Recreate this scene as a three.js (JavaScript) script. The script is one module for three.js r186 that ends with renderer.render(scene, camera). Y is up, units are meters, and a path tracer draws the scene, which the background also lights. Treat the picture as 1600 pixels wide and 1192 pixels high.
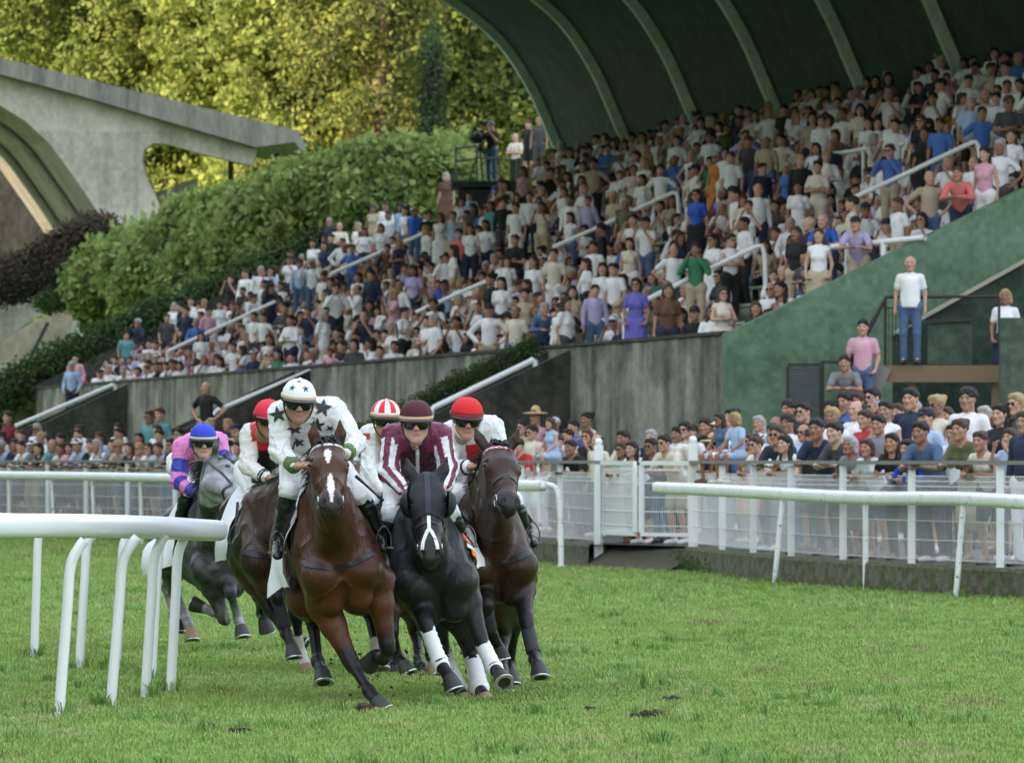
import * as THREE from 'three';
import { mergeGeometries } from 'three/addons/utils/BufferGeometryUtils.js';
import { ImprovedNoise } from 'three/addons/math/ImprovedNoise.js';

// ---------- camera, sky, sun, exposure ----------
const F = 10000, CX = 800, HY = 718, EYE = 1.55;          // focal length in photo pixels, horizon row, eye height
const scene = new THREE.Scene();
const camera = new THREE.PerspectiveCamera(2 * Math.atan(596 / F) * 180 / Math.PI, 1600 / 1192, 0.5, 3000);
camera.position.set(0, EYE, 0);
camera.lookAt(0, EYE, -10);
camera.setViewOffset(1600, 1192, 0, 596 - HY, 1600, 1192);
camera.focus = 41; camera.userData.fStop = 10;
camera.updateProjectionMatrix();
const renderer = new THREE.WebGLRenderer({ antialias: true });
renderer.setSize(1024, 762);
renderer.toneMapping = THREE.LinearToneMapping;
renderer.toneMappingExposure = 2.2;
renderer.shadowMap.enabled = true;
const SUN = new THREE.Vector3(-0.75, 0.30, 0.30).normalize();
{
  const w = 256, h = 128, d = new Float32Array(w * h * 4);
  for (let j = 0; j < h; j++) for (let i = 0; i < w; i++) {
    const lat = ((j + 0.5) / h - 0.5) * Math.PI, lon = ((i + 0.5) / w - 0.5) * 2 * Math.PI;
    const y = Math.sin(lat), x = Math.cos(lat) * Math.cos(lon), z = Math.cos(lat) * Math.sin(lon);
    const t = Math.pow(Math.max(0, y), 0.55), s = Math.pow(Math.max(0, x * SUN.x + y * SUN.y + z * SUN.z), 6);
    const c = y < 0 ? [0.10, 0.11, 0.08] : [1.02 - 0.34 * t + 0.35 * s, 1.02 - 0.20 * t + 0.27 * s, 1.0 + 0.02 * t + 0.10 * s];
    d.set([...c, 1], (j * w + i) * 4);
  }
  const t = new THREE.DataTexture(d, w, h, THREE.RGBAFormat, THREE.FloatType);
  t.mapping = THREE.EquirectangularReflectionMapping; t.magFilter = t.minFilter = THREE.LinearFilter; t.needsUpdate = true;
  scene.background = t; scene.environment = t;
}
const sun = new THREE.DirectionalLight(new THREE.Color(1.0, 0.86, 0.60), 5);
sun.position.copy(SUN).multiplyScalar(300).add(new THREE.Vector3(0, 0, -120)); sun.target.position.set(0, 0, -120);
sun.castShadow = true; sun.shadow.radius = 2; sun.shadow.mapSize.set(4096, 4096);
Object.assign(sun.shadow.camera, { left: -160, right: 160, top: 160, bottom: -160, near: 1, far: 700 });
scene.add(sun, sun.target);

// ---------- small helpers ----------
const V = (x, y, z) => new THREE.Vector3(x, y, z);
const lerp = (a, b, t) => a + (b - a) * t, clamp = (x, a = 0, b = 1) => Math.min(b, Math.max(a, x));
const smooth = (a, b, x) => { const t = clamp((x - a) / (b - a)); return t * t * (3 - 2 * t); };
function rng(seed) { let s = seed >>> 0; return () => { s = (s + 0x6D2B79F5) >>> 0; let t = s; t = Math.imul(t ^ (t >>> 15), t | 1); t ^= t + Math.imul(t ^ (t >>> 7), t | 61); return ((t ^ (t >>> 14)) >>> 0) / 4294967296; }; }
const _noise = new ImprovedNoise();
const N3 = (x, y, z) => _noise.noise(x + 31.7, y + 12.3, z + 7.9);
const fbm = (x, y, z, o = 3) => { let a = 0, k = 1, n = 0; for (let i = 0; i < o; i++) { a += N3(x * k, y * k, z * k) / k; n += 1 / k; k *= 2.03; } return a / n; };
// the world point that shows at photo pixel (px, py) at distance Z
const at = (px, py, Z) => V((px - CX) * Z / F, EYE - (py - HY) * Z / F, -Z);
const ground = (px, py) => { const Z = EYE * F / (py - HY); return at(px, py, Z); };
const names = {};
function numbered(n) { const k = names[n] = (names[n] ?? -1) + 1; return k ? n + '_' + String(k).padStart(3, '0') : n; }
function mesh(name, geo, mat, parent) { const m = new THREE.Mesh(geo, mat); m.name = parent ? name : numbered(name); m.castShadow = m.receiveShadow = true; (parent ?? scene).add(m); return m; }
function thing(name, label, category, pos, group) {
  const o = new THREE.Group(); o.name = numbered(name); if (pos) o.position.copy(pos); scene.add(o);
  o.userData = { label, category }; if (group) o.userData.group = group; return o;
}
function tag(o, label, category, group) { o.userData.label = label; o.userData.category = category; if (group) o.userData.group = group; return o; }
function struct(name, geo, mat, parent) { const m = mesh(name, geo, mat, parent); if (!parent) m.userData.kind = 'structure'; return m; }
const merge = (gs) => { gs = gs.filter(Boolean).map((g) => { const h = g.index ? g : g; for (const k of Object.keys(h.attributes)) if (!['position', 'normal', 'uv', 'color'].includes(k)) h.deleteAttribute(k); return h; });
  const any = (k) => gs.some((g) => g.attributes[k]), all = (k) => gs.every((g) => g.attributes[k]);
  for (const k of ['uv', 'color']) if (any(k) && !all(k)) gs.forEach((g) => { if (!g.attributes[k]) { const n = g.attributes.position.count, s = k === 'uv' ? 2 : 3; g.setAttribute(k, new THREE.BufferAttribute(new Float32Array(n * s).fill(k === 'uv' ? 0 : 1), s)); } });
  if (gs.some((g) => g.index) && !gs.every((g) => g.index)) gs = gs.map((g) => g.index ? g.toNonIndexed() : g);
  return gs.length > 1 ? mergeGeometries(gs) : gs[0]; };
const std = (c, roughness = 0.8, o = {}) => new THREE.MeshStandardMaterial({ color: Array.isArray(c) ? new THREE.Color().setRGB(...c) : new THREE.Color(c), roughness, ...o });
const vphys = (roughness, o) => new THREE.MeshPhysicalMaterial({ vertexColors: true, roughness, side: THREE.DoubleSide, ...o });
const vcol = (roughness = 0.8, o = {}) => new THREE.MeshStandardMaterial({ vertexColors: true, roughness, side: THREE.DoubleSide, ...o });
function box(w, h, d, x = 0, y = 0, z = 0) { const g = new THREE.BoxGeometry(w, h, d); g.translate(x, y, z); return g; }
// a beam of section w x h between two points; h is measured along `up`
function beam(a, b, w, h, up = V(0, 1, 0)) {
  const d = b.clone().sub(a), L = d.length(), g = new THREE.BoxGeometry(w, h, L), f = d.normalize(), r = up.clone().cross(f).normalize(), u = f.clone().cross(r);
  g.applyMatrix4(new THREE.Matrix4().makeBasis(r, u, f).setPosition(a.clone().add(b).multiplyScalar(0.5))); return g;
}
function tube(pts, r, seg = 24, sides = 8, closed = false, tension = 0.5) { return new THREE.TubeGeometry(new THREE.CatmullRomCurve3(pts, closed, 'catmullrom', tension), seg, r, sides, closed); }
// a straight-edged tapered tube through points with a radius each
function limbTube(pts, rs, sides = 6, cap = true) {
  const pos = [], idx = [], n = pts.length;
  let ref = V(0.31, 0.2, 0.93);
  for (let i = 0; i < n; i++) {
    const t = pts[Math.min(n - 1, i + 1)].clone().sub(pts[Math.max(0, i - 1)]).normalize();
    if (Math.abs(t.dot(ref)) > 0.95) ref = V(0.9, 0.3, 0.1);
    const a = ref.clone().cross(t).normalize(), b = t.clone().cross(a); ref = b;
    for (let k = 0; k < sides; k++) { const q = k / sides * 2 * Math.PI; const p = pts[i].clone().addScaledVector(a, Math.cos(q) * rs[i]).addScaledVector(b, Math.sin(q) * rs[i]); pos.push(p.x, p.y, p.z); }
    if (i) for (let k = 0; k < sides; k++) { const A = (i - 1) * sides + k, B = (i - 1) * sides + (k + 1) % sides, C = A + sides, D = B + sides; idx.push(A, B, D, A, D, C); }
  }
  if (cap) for (const [i, s] of [[0, -1], [n - 1, 1]]) { const c = pos.length / 3, t = pts[Math.min(n - 1, i + 1)].clone().sub(pts[Math.max(0, i - 1)]).normalize(), p = pts[i].clone().addScaledVector(t, s * rs[i] * 0.55); pos.push(p.x, p.y, p.z);
    for (let k = 0; k < sides; k++) { const A = i * sides + k, B = i * sides + (k + 1) % sides; s > 0 ? idx.push(A, B, c) : idx.push(B, A, c); } }
  const g = new THREE.BufferGeometry(); g.setAttribute('position', new THREE.Float32BufferAttribute(pos, 3)); g.setIndex(idx); g.computeVertexNormals();
  g.setAttribute('uv', new THREE.Float32BufferAttribute(new Float32Array(pos.length / 3 * 2), 2)); return g;
}
function paint(g, fn) { const p = g.attributes.position, c = new Float32Array(p.count * 3); for (let i = 0; i < p.count; i++) { const q = typeof fn === 'function' ? fn(p.getX(i), p.getY(i), p.getZ(i), i) : fn; c[i * 3] = q[0]; c[i * 3 + 1] = q[1]; c[i * 3 + 2] = q[2]; } g.setAttribute('color', new THREE.BufferAttribute(c, 3)); return g; }

// ---------- textures ----------
function texture(w, h, fn, srgb = true, rep) {
  const d = new Uint8Array(w * h * 4);
  for (let j = 0; j < h; j++) for (let i = 0; i < w; i++) { const c = fn(i / w, j / h, i, j); const o = (j * w + i) * 4; d[o] = clamp(c[0]) * 255; d[o + 1] = clamp(c[1]) * 255; d[o + 2] = clamp(c[2]) * 255; d[o + 3] = 255; }
  const t = new THREE.DataTexture(d, w, h); t.wrapS = t.wrapT = THREE.RepeatWrapping; t.magFilter = THREE.LinearFilter; t.minFilter = THREE.LinearMipmapLinearFilter; t.generateMipmaps = true;
  if (srgb) t.colorSpace = THREE.SRGBColorSpace; if (rep) t.repeat.set(...rep); t.needsUpdate = true; return t;
}
// noise that repeats with the tile: periodic value noise
function tileNoise(seed) {
  const R = rng(seed), T = new Float32Array(65536); for (let i = 0; i < 65536; i++) T[i] = R();
  return (u, v, n, m = n) => { const x = u * n, y = v * m, i = Math.floor(x), j = Math.floor(y), a = x - i, b = y - j, s = a * a * (3 - 2 * a), t = b * b * (3 - 2 * b);
    const g = (p, q) => T[((((q % m) + m) % m) * 251 + (((p % n) + n) % n) * 7 + n * 13) & 65535];
    return lerp(lerp(g(i, j), g(i + 1, j), s), lerp(g(i, j + 1), g(i + 1, j + 1), s), t); };
}
// uv in metres from position and normal (box projection)
function boxUV(g, k = 1) {
  const p = g.attributes.position, n = g.attributes.normal, u = new Float32Array(p.count * 2);
  for (let i = 0; i < p.count; i++) { const x = Math.abs(n.getX(i)), y = Math.abs(n.getY(i)), z = Math.abs(n.getZ(i));
    const a = y > x && y > z ? [p.getX(i), p.getZ(i)] : x > z ? [p.getZ(i), p.getY(i)] : [p.getX(i), p.getY(i)]; u[i * 2] = a[0] * k; u[i * 2 + 1] = a[1] * k; }
  g.setAttribute('uv', new THREE.BufferAttribute(u, 2)); return g;
}

// ---------- signed-distance modelling: smooth unions of capsules and ellipsoids, meshed by surface nets ----------
class SDF {
  constructor(lo, hi, cell) {
    this.lo = lo.clone(); this.c = cell; this.n = [0, 1, 2].map((k) => Math.max(4, Math.ceil((hi.getComponent(k) - lo.getComponent(k)) / cell) + 1));
    this.v = new Float32Array(this.n[0] * this.n[1] * this.n[2]).fill(0.6);
  }
  apply(lo, hi, k, fn, cut = false) {
    const [nx, ny, nz] = this.n, c = this.c, L = this.lo, v = this.v, m = k + 3 * c;
    const i0 = Math.max(0, Math.floor((lo.x - m - L.x) / c)), i1 = Math.min(nx - 1, Math.ceil((hi.x + m - L.x) / c));
    const j0 = Math.max(0, Math.floor((lo.y - m - L.y) / c)), j1 = Math.min(ny - 1, Math.ceil((hi.y + m - L.y) / c));
    const k0 = Math.max(0, Math.floor((lo.z - m - L.z) / c)), k1 = Math.min(nz - 1, Math.ceil((hi.z + m - L.z) / c));
    for (let z = k0; z <= k1; z++) for (let y = j0; y <= j1; y++) { let o = (z * ny + y) * nx + i0; for (let x = i0; x <= i1; x++, o++) {
      const d = fn(L.x + x * c, L.y + y * c, L.z + z * c), a = v[o];
      if (cut) { const e = -d, h = Math.max(k - Math.abs(a - e), 0); v[o] = Math.max(a, e) + h * h * 0.25 / k; }
      else { const h = Math.max(k - Math.abs(a - d), 0); v[o] = Math.min(a, d) - h * h * 0.25 / k; }
    } }
    return this;
  }
  // tapered capsule; flat = [direction, factor] thins it along a direction
  cap(a, b, ra, rb = ra, k = 0.03, flat = null, cut = false) {
    const R = Math.max(ra, rb), lo = a.clone().min(b).subScalar(R), hi = a.clone().max(b).addScalar(R);
    const dx = b.x - a.x, dy = b.y - a.y, dz = b.z - a.z, L2 = dx * dx + dy * dy + dz * dz + 1e-9, ax = a.x, ay = a.y, az = a.z;
    let fx = 0, fy = 0, fz = 0, ff = 0; if (flat) { const q = flat[0].clone().normalize(); fx = q.x; fy = q.y; fz = q.z; ff = flat[1] * flat[1] - 1; }
    return this.apply(lo, hi, k, (x, y, z) => {
      const px = x - ax, py = y - ay, pz = z - az; let t = (px * dx + py * dy + pz * dz) / L2; t = t < 0 ? 0 : t > 1 ? 1 : t;
      const qx = px - dx * t, qy = py - dy * t, qz = pz - dz * t; let d2 = qx * qx + qy * qy + qz * qz;
      if (ff) { const w = qx * fx + qy * fy + qz * fz; d2 += ff * w * w; }
      return Math.sqrt(d2) - (ra + (rb - ra) * t);
    }, cut);
  }
  // ellipsoid with radii r along the axes e1, e2, e3
  ell(c, r, e = [V(1, 0, 0), V(0, 1, 0), V(0, 0, 1)], k = 0.03, cut = false) {
    const R = Math.max(...r), lo = c.clone().subScalar(R), hi = c.clone().addScalar(R), [A, B, C] = e, m = Math.min(...r);
    return this.apply(lo, hi, k, (x, y, z) => {
      const px = x - c.x, py = y - c.y, pz = z - c.z, u = px * A.x + py * A.y + pz * A.z, v = px * B.x + py * B.y + pz * B.z, w = px * C.x + py * C.y + pz * C.z;
      const q0 = Math.hypot(u / r[0], v / r[1], w / r[2]), q1 = Math.hypot(u / (r[0] * r[0]), v / (r[1] * r[1]), w / (r[2] * r[2]));
      return q1 < 1e-6 ? -m : q0 * (q0 - 1) / q1;
    }, cut);
  }
  sample(p) {
    const [nx, ny, nz] = this.n, c = this.c, x = clamp((p.x - this.lo.x) / c, 0, nx - 1.001), y = clamp((p.y - this.lo.y) / c, 0, ny - 1.001), z = clamp((p.z - this.lo.z) / c, 0, nz - 1.001);
    const i = x | 0, j = y | 0, k = z | 0, a = x - i, b = y - j, d = z - k, v = this.v, o = (k * ny + j) * nx + i, s = nx, t = nx * ny;
    return lerp(lerp(lerp(v[o], v[o + 1], a), lerp(v[o + s], v[o + s + 1], a), b), lerp(lerp(v[o + t], v[o + t + 1], a), lerp(v[o + t + s], v[o + t + s + 1], a), b), d);
  }
  normal(p) { const e = this.c * 1.2, q = p.clone(), g = V(0, 0, 0); for (const k of ['x', 'y', 'z']) { q[k] = p[k] + e; const a = this.sample(q); q[k] = p[k] - e; g[k] = a - this.sample(q); q[k] = p[k]; } return g.lengthSq() > 1e-12 ? g.normalize() : V(0, 0, 1); }
  // first surface point on the way from a to b
  hit(a, b) { const n = Math.ceil(a.distanceTo(b) / (this.c * 0.7)), p = V(), q = a.clone(); for (let i = 1; i <= n; i++) { p.lerpVectors(a, b, i / n); if (this.sample(p) < 0) { for (let k = 0; k < 6; k++) { const m = q.clone().add(p).multiplyScalar(0.5); this.sample(m) < 0 ? p.copy(m) : q.copy(m); } return p; } q.copy(p); } return null; }
  geometry(smoothing = 0) {
    const [nx, ny, nz] = this.n, v = this.v, c = this.c, L = this.lo, id = new Int32Array(v.length).fill(-1), pos = [], idx = [], sx = 1, sy = nx, sz = nx * ny, O = [0, sx, sy, sx + sy, sz, sz + sx, sz + sy, sz + sy + sx];
    const E = [[0, 1], [2, 3], [4, 5], [6, 7], [0, 2], [1, 3], [4, 6], [5, 7], [0, 4], [1, 5], [2, 6], [3, 7]];
    for (let z = 0; z < nz - 1; z++) for (let y = 0; y < ny - 1; y++) for (let x = 0; x < nx - 1; x++) {
      const o = z * sz + y * sy + x; let m = 0; for (let k = 0; k < 8; k++) if (v[o + O[k]] < 0) m |= 1 << k;
      if (!m || m === 255) continue;
      let X = 0, Y = 0, Z = 0, n = 0;
      for (const [a, b] of E) { if ((m >> a & 1) === (m >> b & 1)) continue; const p = v[o + O[a]], q = v[o + O[b]], t = p / (p - q);
        X += (a & 1) + t * ((b & 1) - (a & 1)); Y += (a >> 1 & 1) + t * ((b >> 1 & 1) - (a >> 1 & 1)); Z += (a >> 2) + t * ((b >> 2) - (a >> 2)); n++; }
      id[o] = pos.length / 3; pos.push(L.x + (x + X / n) * c, L.y + (y + Y / n) * c, L.z + (z + Z / n) * c);
    }
    const quad = (a, b, d, e, flip) => { if (a < 0 || b < 0 || d < 0 || e < 0) return; flip ? idx.push(a, d, b, a, e, d) : idx.push(a, b, d, a, d, e); };
    for (let z = 1; z < nz - 1; z++) for (let y = 1; y < ny - 1; y++) for (let x = 1; x < nx - 1; x++) {
      const o = z * sz + y * sy + x, s = v[o] < 0;
      if (s !== v[o + sx] < 0) quad(id[o], id[o - sy], id[o - sy - sz], id[o - sz], s);
      if (s !== v[o + sy] < 0) quad(id[o], id[o - sz], id[o - sz - sx], id[o - sx], s);
      if (s !== v[o + sz] < 0) quad(id[o], id[o - sx], id[o - sx - sy], id[o - sy], s);
    }
    const P = new Float32Array(pos), n = P.length / 3;
    for (let it = 0; it < smoothing; it++) { const S = new Float32Array(n * 3), W = new Float32Array(n);
      for (let i = 0; i < idx.length; i += 3) for (let k = 0; k < 3; k++) { const a = idx[i + k], b = idx[i + (k + 1) % 3]; for (let q = 0; q < 3; q++) { S[a * 3 + q] += P[b * 3 + q]; S[b * 3 + q] += P[a * 3 + q]; } W[a]++; W[b]++; }
      for (let i = 0; i < n; i++) for (let q = 0; q < 3; q++) if (W[i]) P[i * 3 + q] = lerp(P[i * 3 + q], S[i * 3 + q] / W[i], 0.5); }
    const g = new THREE.BufferGeometry(); g.setAttribute('position', new THREE.BufferAttribute(P, 3)); g.setIndex(idx); g.computeVertexNormals(); return boxUV(g);
  }
}
// pushes every vertex along its normal by fn(x, y, z)
function displace(g, fn) { const p = g.attributes.position, n = g.attributes.normal; for (let i = 0; i < p.count; i++) { const d = fn(p.getX(i), p.getY(i), p.getZ(i)); p.setXYZ(i, p.getX(i) + n.getX(i) * d, p.getY(i) + n.getY(i) * d, p.getZ(i) + n.getZ(i) * d); } g.computeVertexNormals(); return g; }
// a flat strap of given width and thickness through points, lying against `normals`
function strapGeo(pts, nrm, width, thick, closed = false) {
  const pos = [], idx = [], n = pts.length, m = closed ? n : n - 1;
  for (let i = 0; i < n; i++) {
    const t = pts[closed ? (i + 1) % n : Math.min(n - 1, i + 1)].clone().sub(pts[closed ? (i + n - 1) % n : Math.max(0, i - 1)]).normalize(), s = t.clone().cross(nrm[i]).normalize().multiplyScalar((Array.isArray(width) ? width[i] : width) / 2), u = nrm[i].clone().multiplyScalar(thick);
    for (const [a, b] of [[-1, 0], [1, 0], [1, 1], [-1, 1]]) { const p = pts[i].clone().addScaledVector(s, a).addScaledVector(u, b); pos.push(p.x, p.y, p.z); }
  }
  for (let i = 0; i < m; i++) for (let k = 0; k < 4; k++) { const A = i * 4 + k, B = i * 4 + (k + 1) % 4, C = ((i + 1) % n) * 4 + k, D = ((i + 1) % n) * 4 + (k + 1) % 4; idx.push(A, C, B, B, C, D); }
  if (!closed) { idx.push(0, 1, 2, 0, 2, 3); const e = (n - 1) * 4; idx.push(e, e + 2, e + 1, e, e + 3, e + 2); }
  let g = new THREE.BufferGeometry(); g.setAttribute('position', new THREE.Float32BufferAttribute(pos, 3)); g.setIndex(idx); g = g.toNonIndexed(); g.computeVertexNormals(); return boxUV(g);
}
// a strap that lies on a modelled body: each point is marched from outside towards a centre
function strapOn(f, from, to, width, thick = 0.004, closed = false, lift = 0.001) {
  const P = [], N = [];
  for (let i = 0; i < from.length; i++) { const h = f.hit(from[i], to[i]); if (!h) continue; const n = f.normal(h); P.push(h.addScaledVector(n, lift)); N.push(n); }
  return P.length > 2 ? strapGeo(P, N, width, thick, closed) : null;
}
// the same right round an axis: centre c, plane axes e1, e2
function ringOn(f, c, e1, e2, R, width, thick = 0.004, from = 0, to = 2 * Math.PI, n = 40) {
  const A = [], B = [], closed = to - from > 6.28; for (let i = 0; i < n; i++) { const q = from + (to - from) * i / (closed ? n : n - 1); A.push(c.clone().addScaledVector(e1, Math.cos(q) * R).addScaledVector(e2, Math.sin(q) * R)); B.push(c); }
  return strapOn(f, A, B, width, thick, closed);
}
// ---------- ground ----------
scene.environmentIntensity = 1;
{
  const n = tileNoise(3), t = texture(1024, 1024, (u, v) => { const a = n(u, v, 9), b = n(u, v, 40), c = n(u, v, 170), d = n(u, v, 512); const k = 0.25 * a + 0.25 * b + 0.3 * c + 0.2 * d, y = n(u + 0.3, v + 0.7, 14); return [0.33 + 0.26 * (k - 0.5) + 0.13 * (y - 0.5), 0.47 + 0.30 * (k - 0.5) + 0.04 * (y - 0.5), 0.17 + 0.12 * (k - 0.5)]; });
  const g = new THREE.PlaneGeometry(1400, 1600, 1, 1); g.rotateX(-Math.PI / 2); g.translate(0, 0, -500); const u = g.attributes.uv; for (let i = 0; i < u.count; i++) u.setXY(i, u.getX(i) * 1400 / 11, u.getY(i) * 1600 / 11);
  struct('turf', g, std([1, 1, 1], 0.95, { map: t }));
}
const turfTone = (x, z) => 0.5 + 0.5 * fbm(x * 0.7, 0, z * 0.16, 3) + 0.25 * fbm(x * 3, 4, z * 0.9, 2);
{ // turf blades: one mass that nobody could count
  const R = rng(77), gs = []; for (let i = 0; i < 9; i++) { const a = R() * 6.28, h = 0.018 + 0.022 * R(), w = 0.0028 + 0.002 * R(), l = 0.5 * R() + 0.15, r = 0.045 * Math.sqrt(R()), q = R() * 6.28, bx = Math.cos(q) * r, bz = Math.sin(q) * r, cx = Math.cos(a), cz = Math.sin(a), px = -cz * w, pz = cx * w;
    const g = new THREE.BufferGeometry(); g.setAttribute('position', new THREE.Float32BufferAttribute([bx - px, -0.01, bz - pz, bx + px, -0.01, bz + pz, bx + cx * l * h * 0.35 - px * 0.8, h * 0.6, bz + cz * l * h * 0.35 - pz * 0.8, bx + cx * l * h * 0.35 + px * 0.8, h * 0.6, bz + cz * l * h * 0.35 + pz * 0.8, bx + cx * l * h, h * (1 - 0.2 * l), bz + cz * l * h], 3)); g.setIndex([0, 1, 2, 1, 3, 2, 2, 3, 4]); g.computeVertexNormals(); gs.push(g); }
  const tuft = mergeGeometries(gs), spots = [];
  const sow = (z0, z1, per, s0) => { for (let z = z0; z < z1; z += 1 / Math.sqrt(per)) { const w = 0.086 * z + 1.5, step = 1 / Math.sqrt(per); for (let x = -w; x < w; x += step) spots.push([x + (R() - .5) * step * 1.2, z + (R() - .5) * step * 1.2, s0]); } };
  sow(31, 47, 260, 1); sow(47, 66, 120, 1.15); sow(66, 100, 36, 1.5); sow(100, 128, 14, 1.9);
  const im = new THREE.InstancedMesh(tuft, std([1, 1, 1], 0.75, { side: THREE.DoubleSide }), spots.length), m = new THREE.Matrix4(), q = new THREE.Quaternion(), c = new THREE.Color();
  spots.forEach(([x, z, s], i) => { const t = turfTone(x, z), long = smooth(0.35, 0.6, fbm(x * 1.6 + 9, 2, z * 0.8, 2)), dry = smooth(0.10, 0.5, fbm(x * 2.2, 8, z * 0.9, 2)); const k = s * (0.75 + 0.4 * R() + 0.8 * long); q.setFromEuler(new THREE.Euler((R() - .5) * .5, R() * 6.28, (R() - .5) * .5)); m.compose(V(x, 0, -z), q, V(k * 1.1, k * (0.75 + 0.5 * t), k * 1.1)); im.setMatrixAt(i, m);
    const b = 0.72 + 0.4 * R() + 0.22 * (t - 0.5); c.setRGB(lerp(0.23, 0.38, dry * 0.6 + 0.3 * R()) * b, lerp(0.365, 0.395, dry) * b * (1 - 0.25 * long), lerp(0.085, 0.14, dry) * b); im.setColorAt(i, c); });
  im.name = 'grass'; im.userData = { kind: 'stuff', label: 'short green turf of the racecourse', category: 'grass' }; im.castShadow = im.receiveShadow = true; scene.add(im);
}
{ // longer tufts: round the posts and here and there in the turf
  const R = rng(78), gs = []; for (let i = 0; i < 12; i++) { const a = R() * 6.28, h = 0.07 + 0.07 * R(), w = 0.004, l = 0.25 + 0.6 * R(), r = 0.03 * R(), bx = Math.cos(a) * r, bz = Math.sin(a) * r, cx = Math.cos(a), cz = Math.sin(a), px = -cz * w, pz = cx * w; const g = new THREE.BufferGeometry(); g.setAttribute('position', new THREE.Float32BufferAttribute([bx - px, -0.01, bz - pz, bx + px, -0.01, bz + pz, bx + cx * l * h * 0.35 - px * 0.8, h * 0.6, bz + cz * l * h * 0.35 - pz * 0.8, bx + cx * l * h * 0.35 + px * 0.8, h * 0.6, bz + cz * l * h * 0.35 + pz * 0.8, bx + cx * l * h, h * (1 - 0.3 * l), bz + cz * l * h], 3)); g.setIndex([0, 1, 2, 1, 3, 2, 2, 3, 4]); g.computeVertexNormals(); gs.push(g); }
  const spots = []; for (const [x, y] of [[90, 1121], [171, 1106], [225, 1093], [265, 1084], [235, 1061], [180, 1050], [122, 1047], [52, 1029], [1210, 913], [1353, 922], [1494, 933]]) { const b = ground(x, y); for (let k = 0; k < 9; k++) spots.push([b.x + (R() - .5) * 0.16, b.z + (R() - .5) * 0.3, 0.6 + 0.7 * R()]); }
  for (let i = 0; i < 130; i++) { const z = -(31 + 52 * Math.pow(R(), 1.4)), x = (R() - .5) * 0.17 * -z; const n = 3 + Math.floor(R() * 14); for (let k = 0; k < n; k++) spots.push([x + (R() + R() - 1) * 0.22, z + (R() + R() - 1) * 0.5, 0.45 + 0.5 * R()]); }
  const im = new THREE.InstancedMesh(mergeGeometries(gs), std([1, 1, 1], 0.8, { side: THREE.DoubleSide }), spots.length), m = new THREE.Matrix4(), q = new THREE.Quaternion(), c = new THREE.Color(); spots.forEach(([x, z, s], i) => { q.setFromEuler(new THREE.Euler(0, R() * 6.28, 0)); m.compose(V(x, 0, z), q, V(s, s, s)); im.setMatrixAt(i, m); const k = R(), b = 0.7 + 0.5 * R(); c.setRGB(lerp(0.12, 0.24, k) * b, lerp(0.28, 0.33, k) * b, lerp(0.05, 0.08, k) * b); im.setColorAt(i, c); });
  im.name = 'grass'; im.userData = { kind: 'stuff', label: 'longer grass tufts in the turf and round the posts', category: 'grass' }; im.castShadow = im.receiveShadow = true; scene.add(im);
}
{ // divots and flying clods
  const R = rng(5), soil = std([0.045, 0.030, 0.018], 0.95); const lump = (s) => { const g = new THREE.IcosahedronGeometry(s, 2); displace(g, (x, y, z) => s * 0.55 * N3(x / s * 1.7 + R() * 0.01, y / s * 1.7, z / s * 1.7)); return g; };
  const D = [[376, 1148, 0.035], [1047, 1097, 0.04], [1010, 1124, 0.05], [930, 1112, 0.03], [878, 1113, 0.028], [556, 1112, 0.045]]; const W = ['left of the white posts', 'highest on the right half of the turf', 'broad and flat, at right below the other clods', 'small, right of the black horse', 'small, nearest the black horse at right', 'beside the leading hoof of the bay horse'];
  D.forEach(([x, y, s], i) => { const o = thing('turf_clod', 'dark clod of torn turf ' + W[i], 'turf clod', ground(x, y)); const gs = []; for (let k = 0; k < 5; k++) { const g = lump(s * (0.5 + 0.5 * R())); g.translate((R() - .5) * s * 3, s * 0.25, (R() - .5) * s * 3); gs.push(g); } mesh('soil', merge(gs), soil, o); });
  const gs = [], Rr = rng(15); for (let i = 0; i < 150; i++) { const cx = [560, 600, 690, 640][i % 4], p = at(cx + (Rr() + Rr() - 1) * 75, 1025 + (Rr() + Rr() - 1) * 75, 40.5 + Rr() * 3); const s = 0.004 + 0.010 * Rr() * Rr() ; const g = new THREE.IcosahedronGeometry(s, 0); g.scale(1, 0.7 + Rr() * 0.6, 1); g.translate(p.x, Math.max(0.02, p.y), p.z); gs.push(g); }
  const m = mesh('flying_dirt', merge(gs), soil); m.userData = { kind: 'stuff', label: 'crumbs of earth thrown up by the hooves', category: 'dirt' };
}

// ---------- running rails ----------
const WHITEPAINT = std([0.78, 0.79, 0.80], 0.35), RAILPVC = std([0.76, 0.77, 0.78], 0.25), WORN = (() => { const n = tileNoise(8); return std([1, 1, 1], 0.4, { map: texture(512, 512, (u, v) => { const k = n(u, v, 30, 90), s = n(u, v, 120, 30), d = smooth(0.72, 0.9, k * 0.6 + s * 0.4); const g = 0.87 + 0.05 * n(u, v, 9); return [lerp(g, 0.42, d), lerp(g, 0.44, d), lerp(g * 1.01, 0.36, d)]; }, true, [0.5, 0.5]) }); })();
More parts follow.
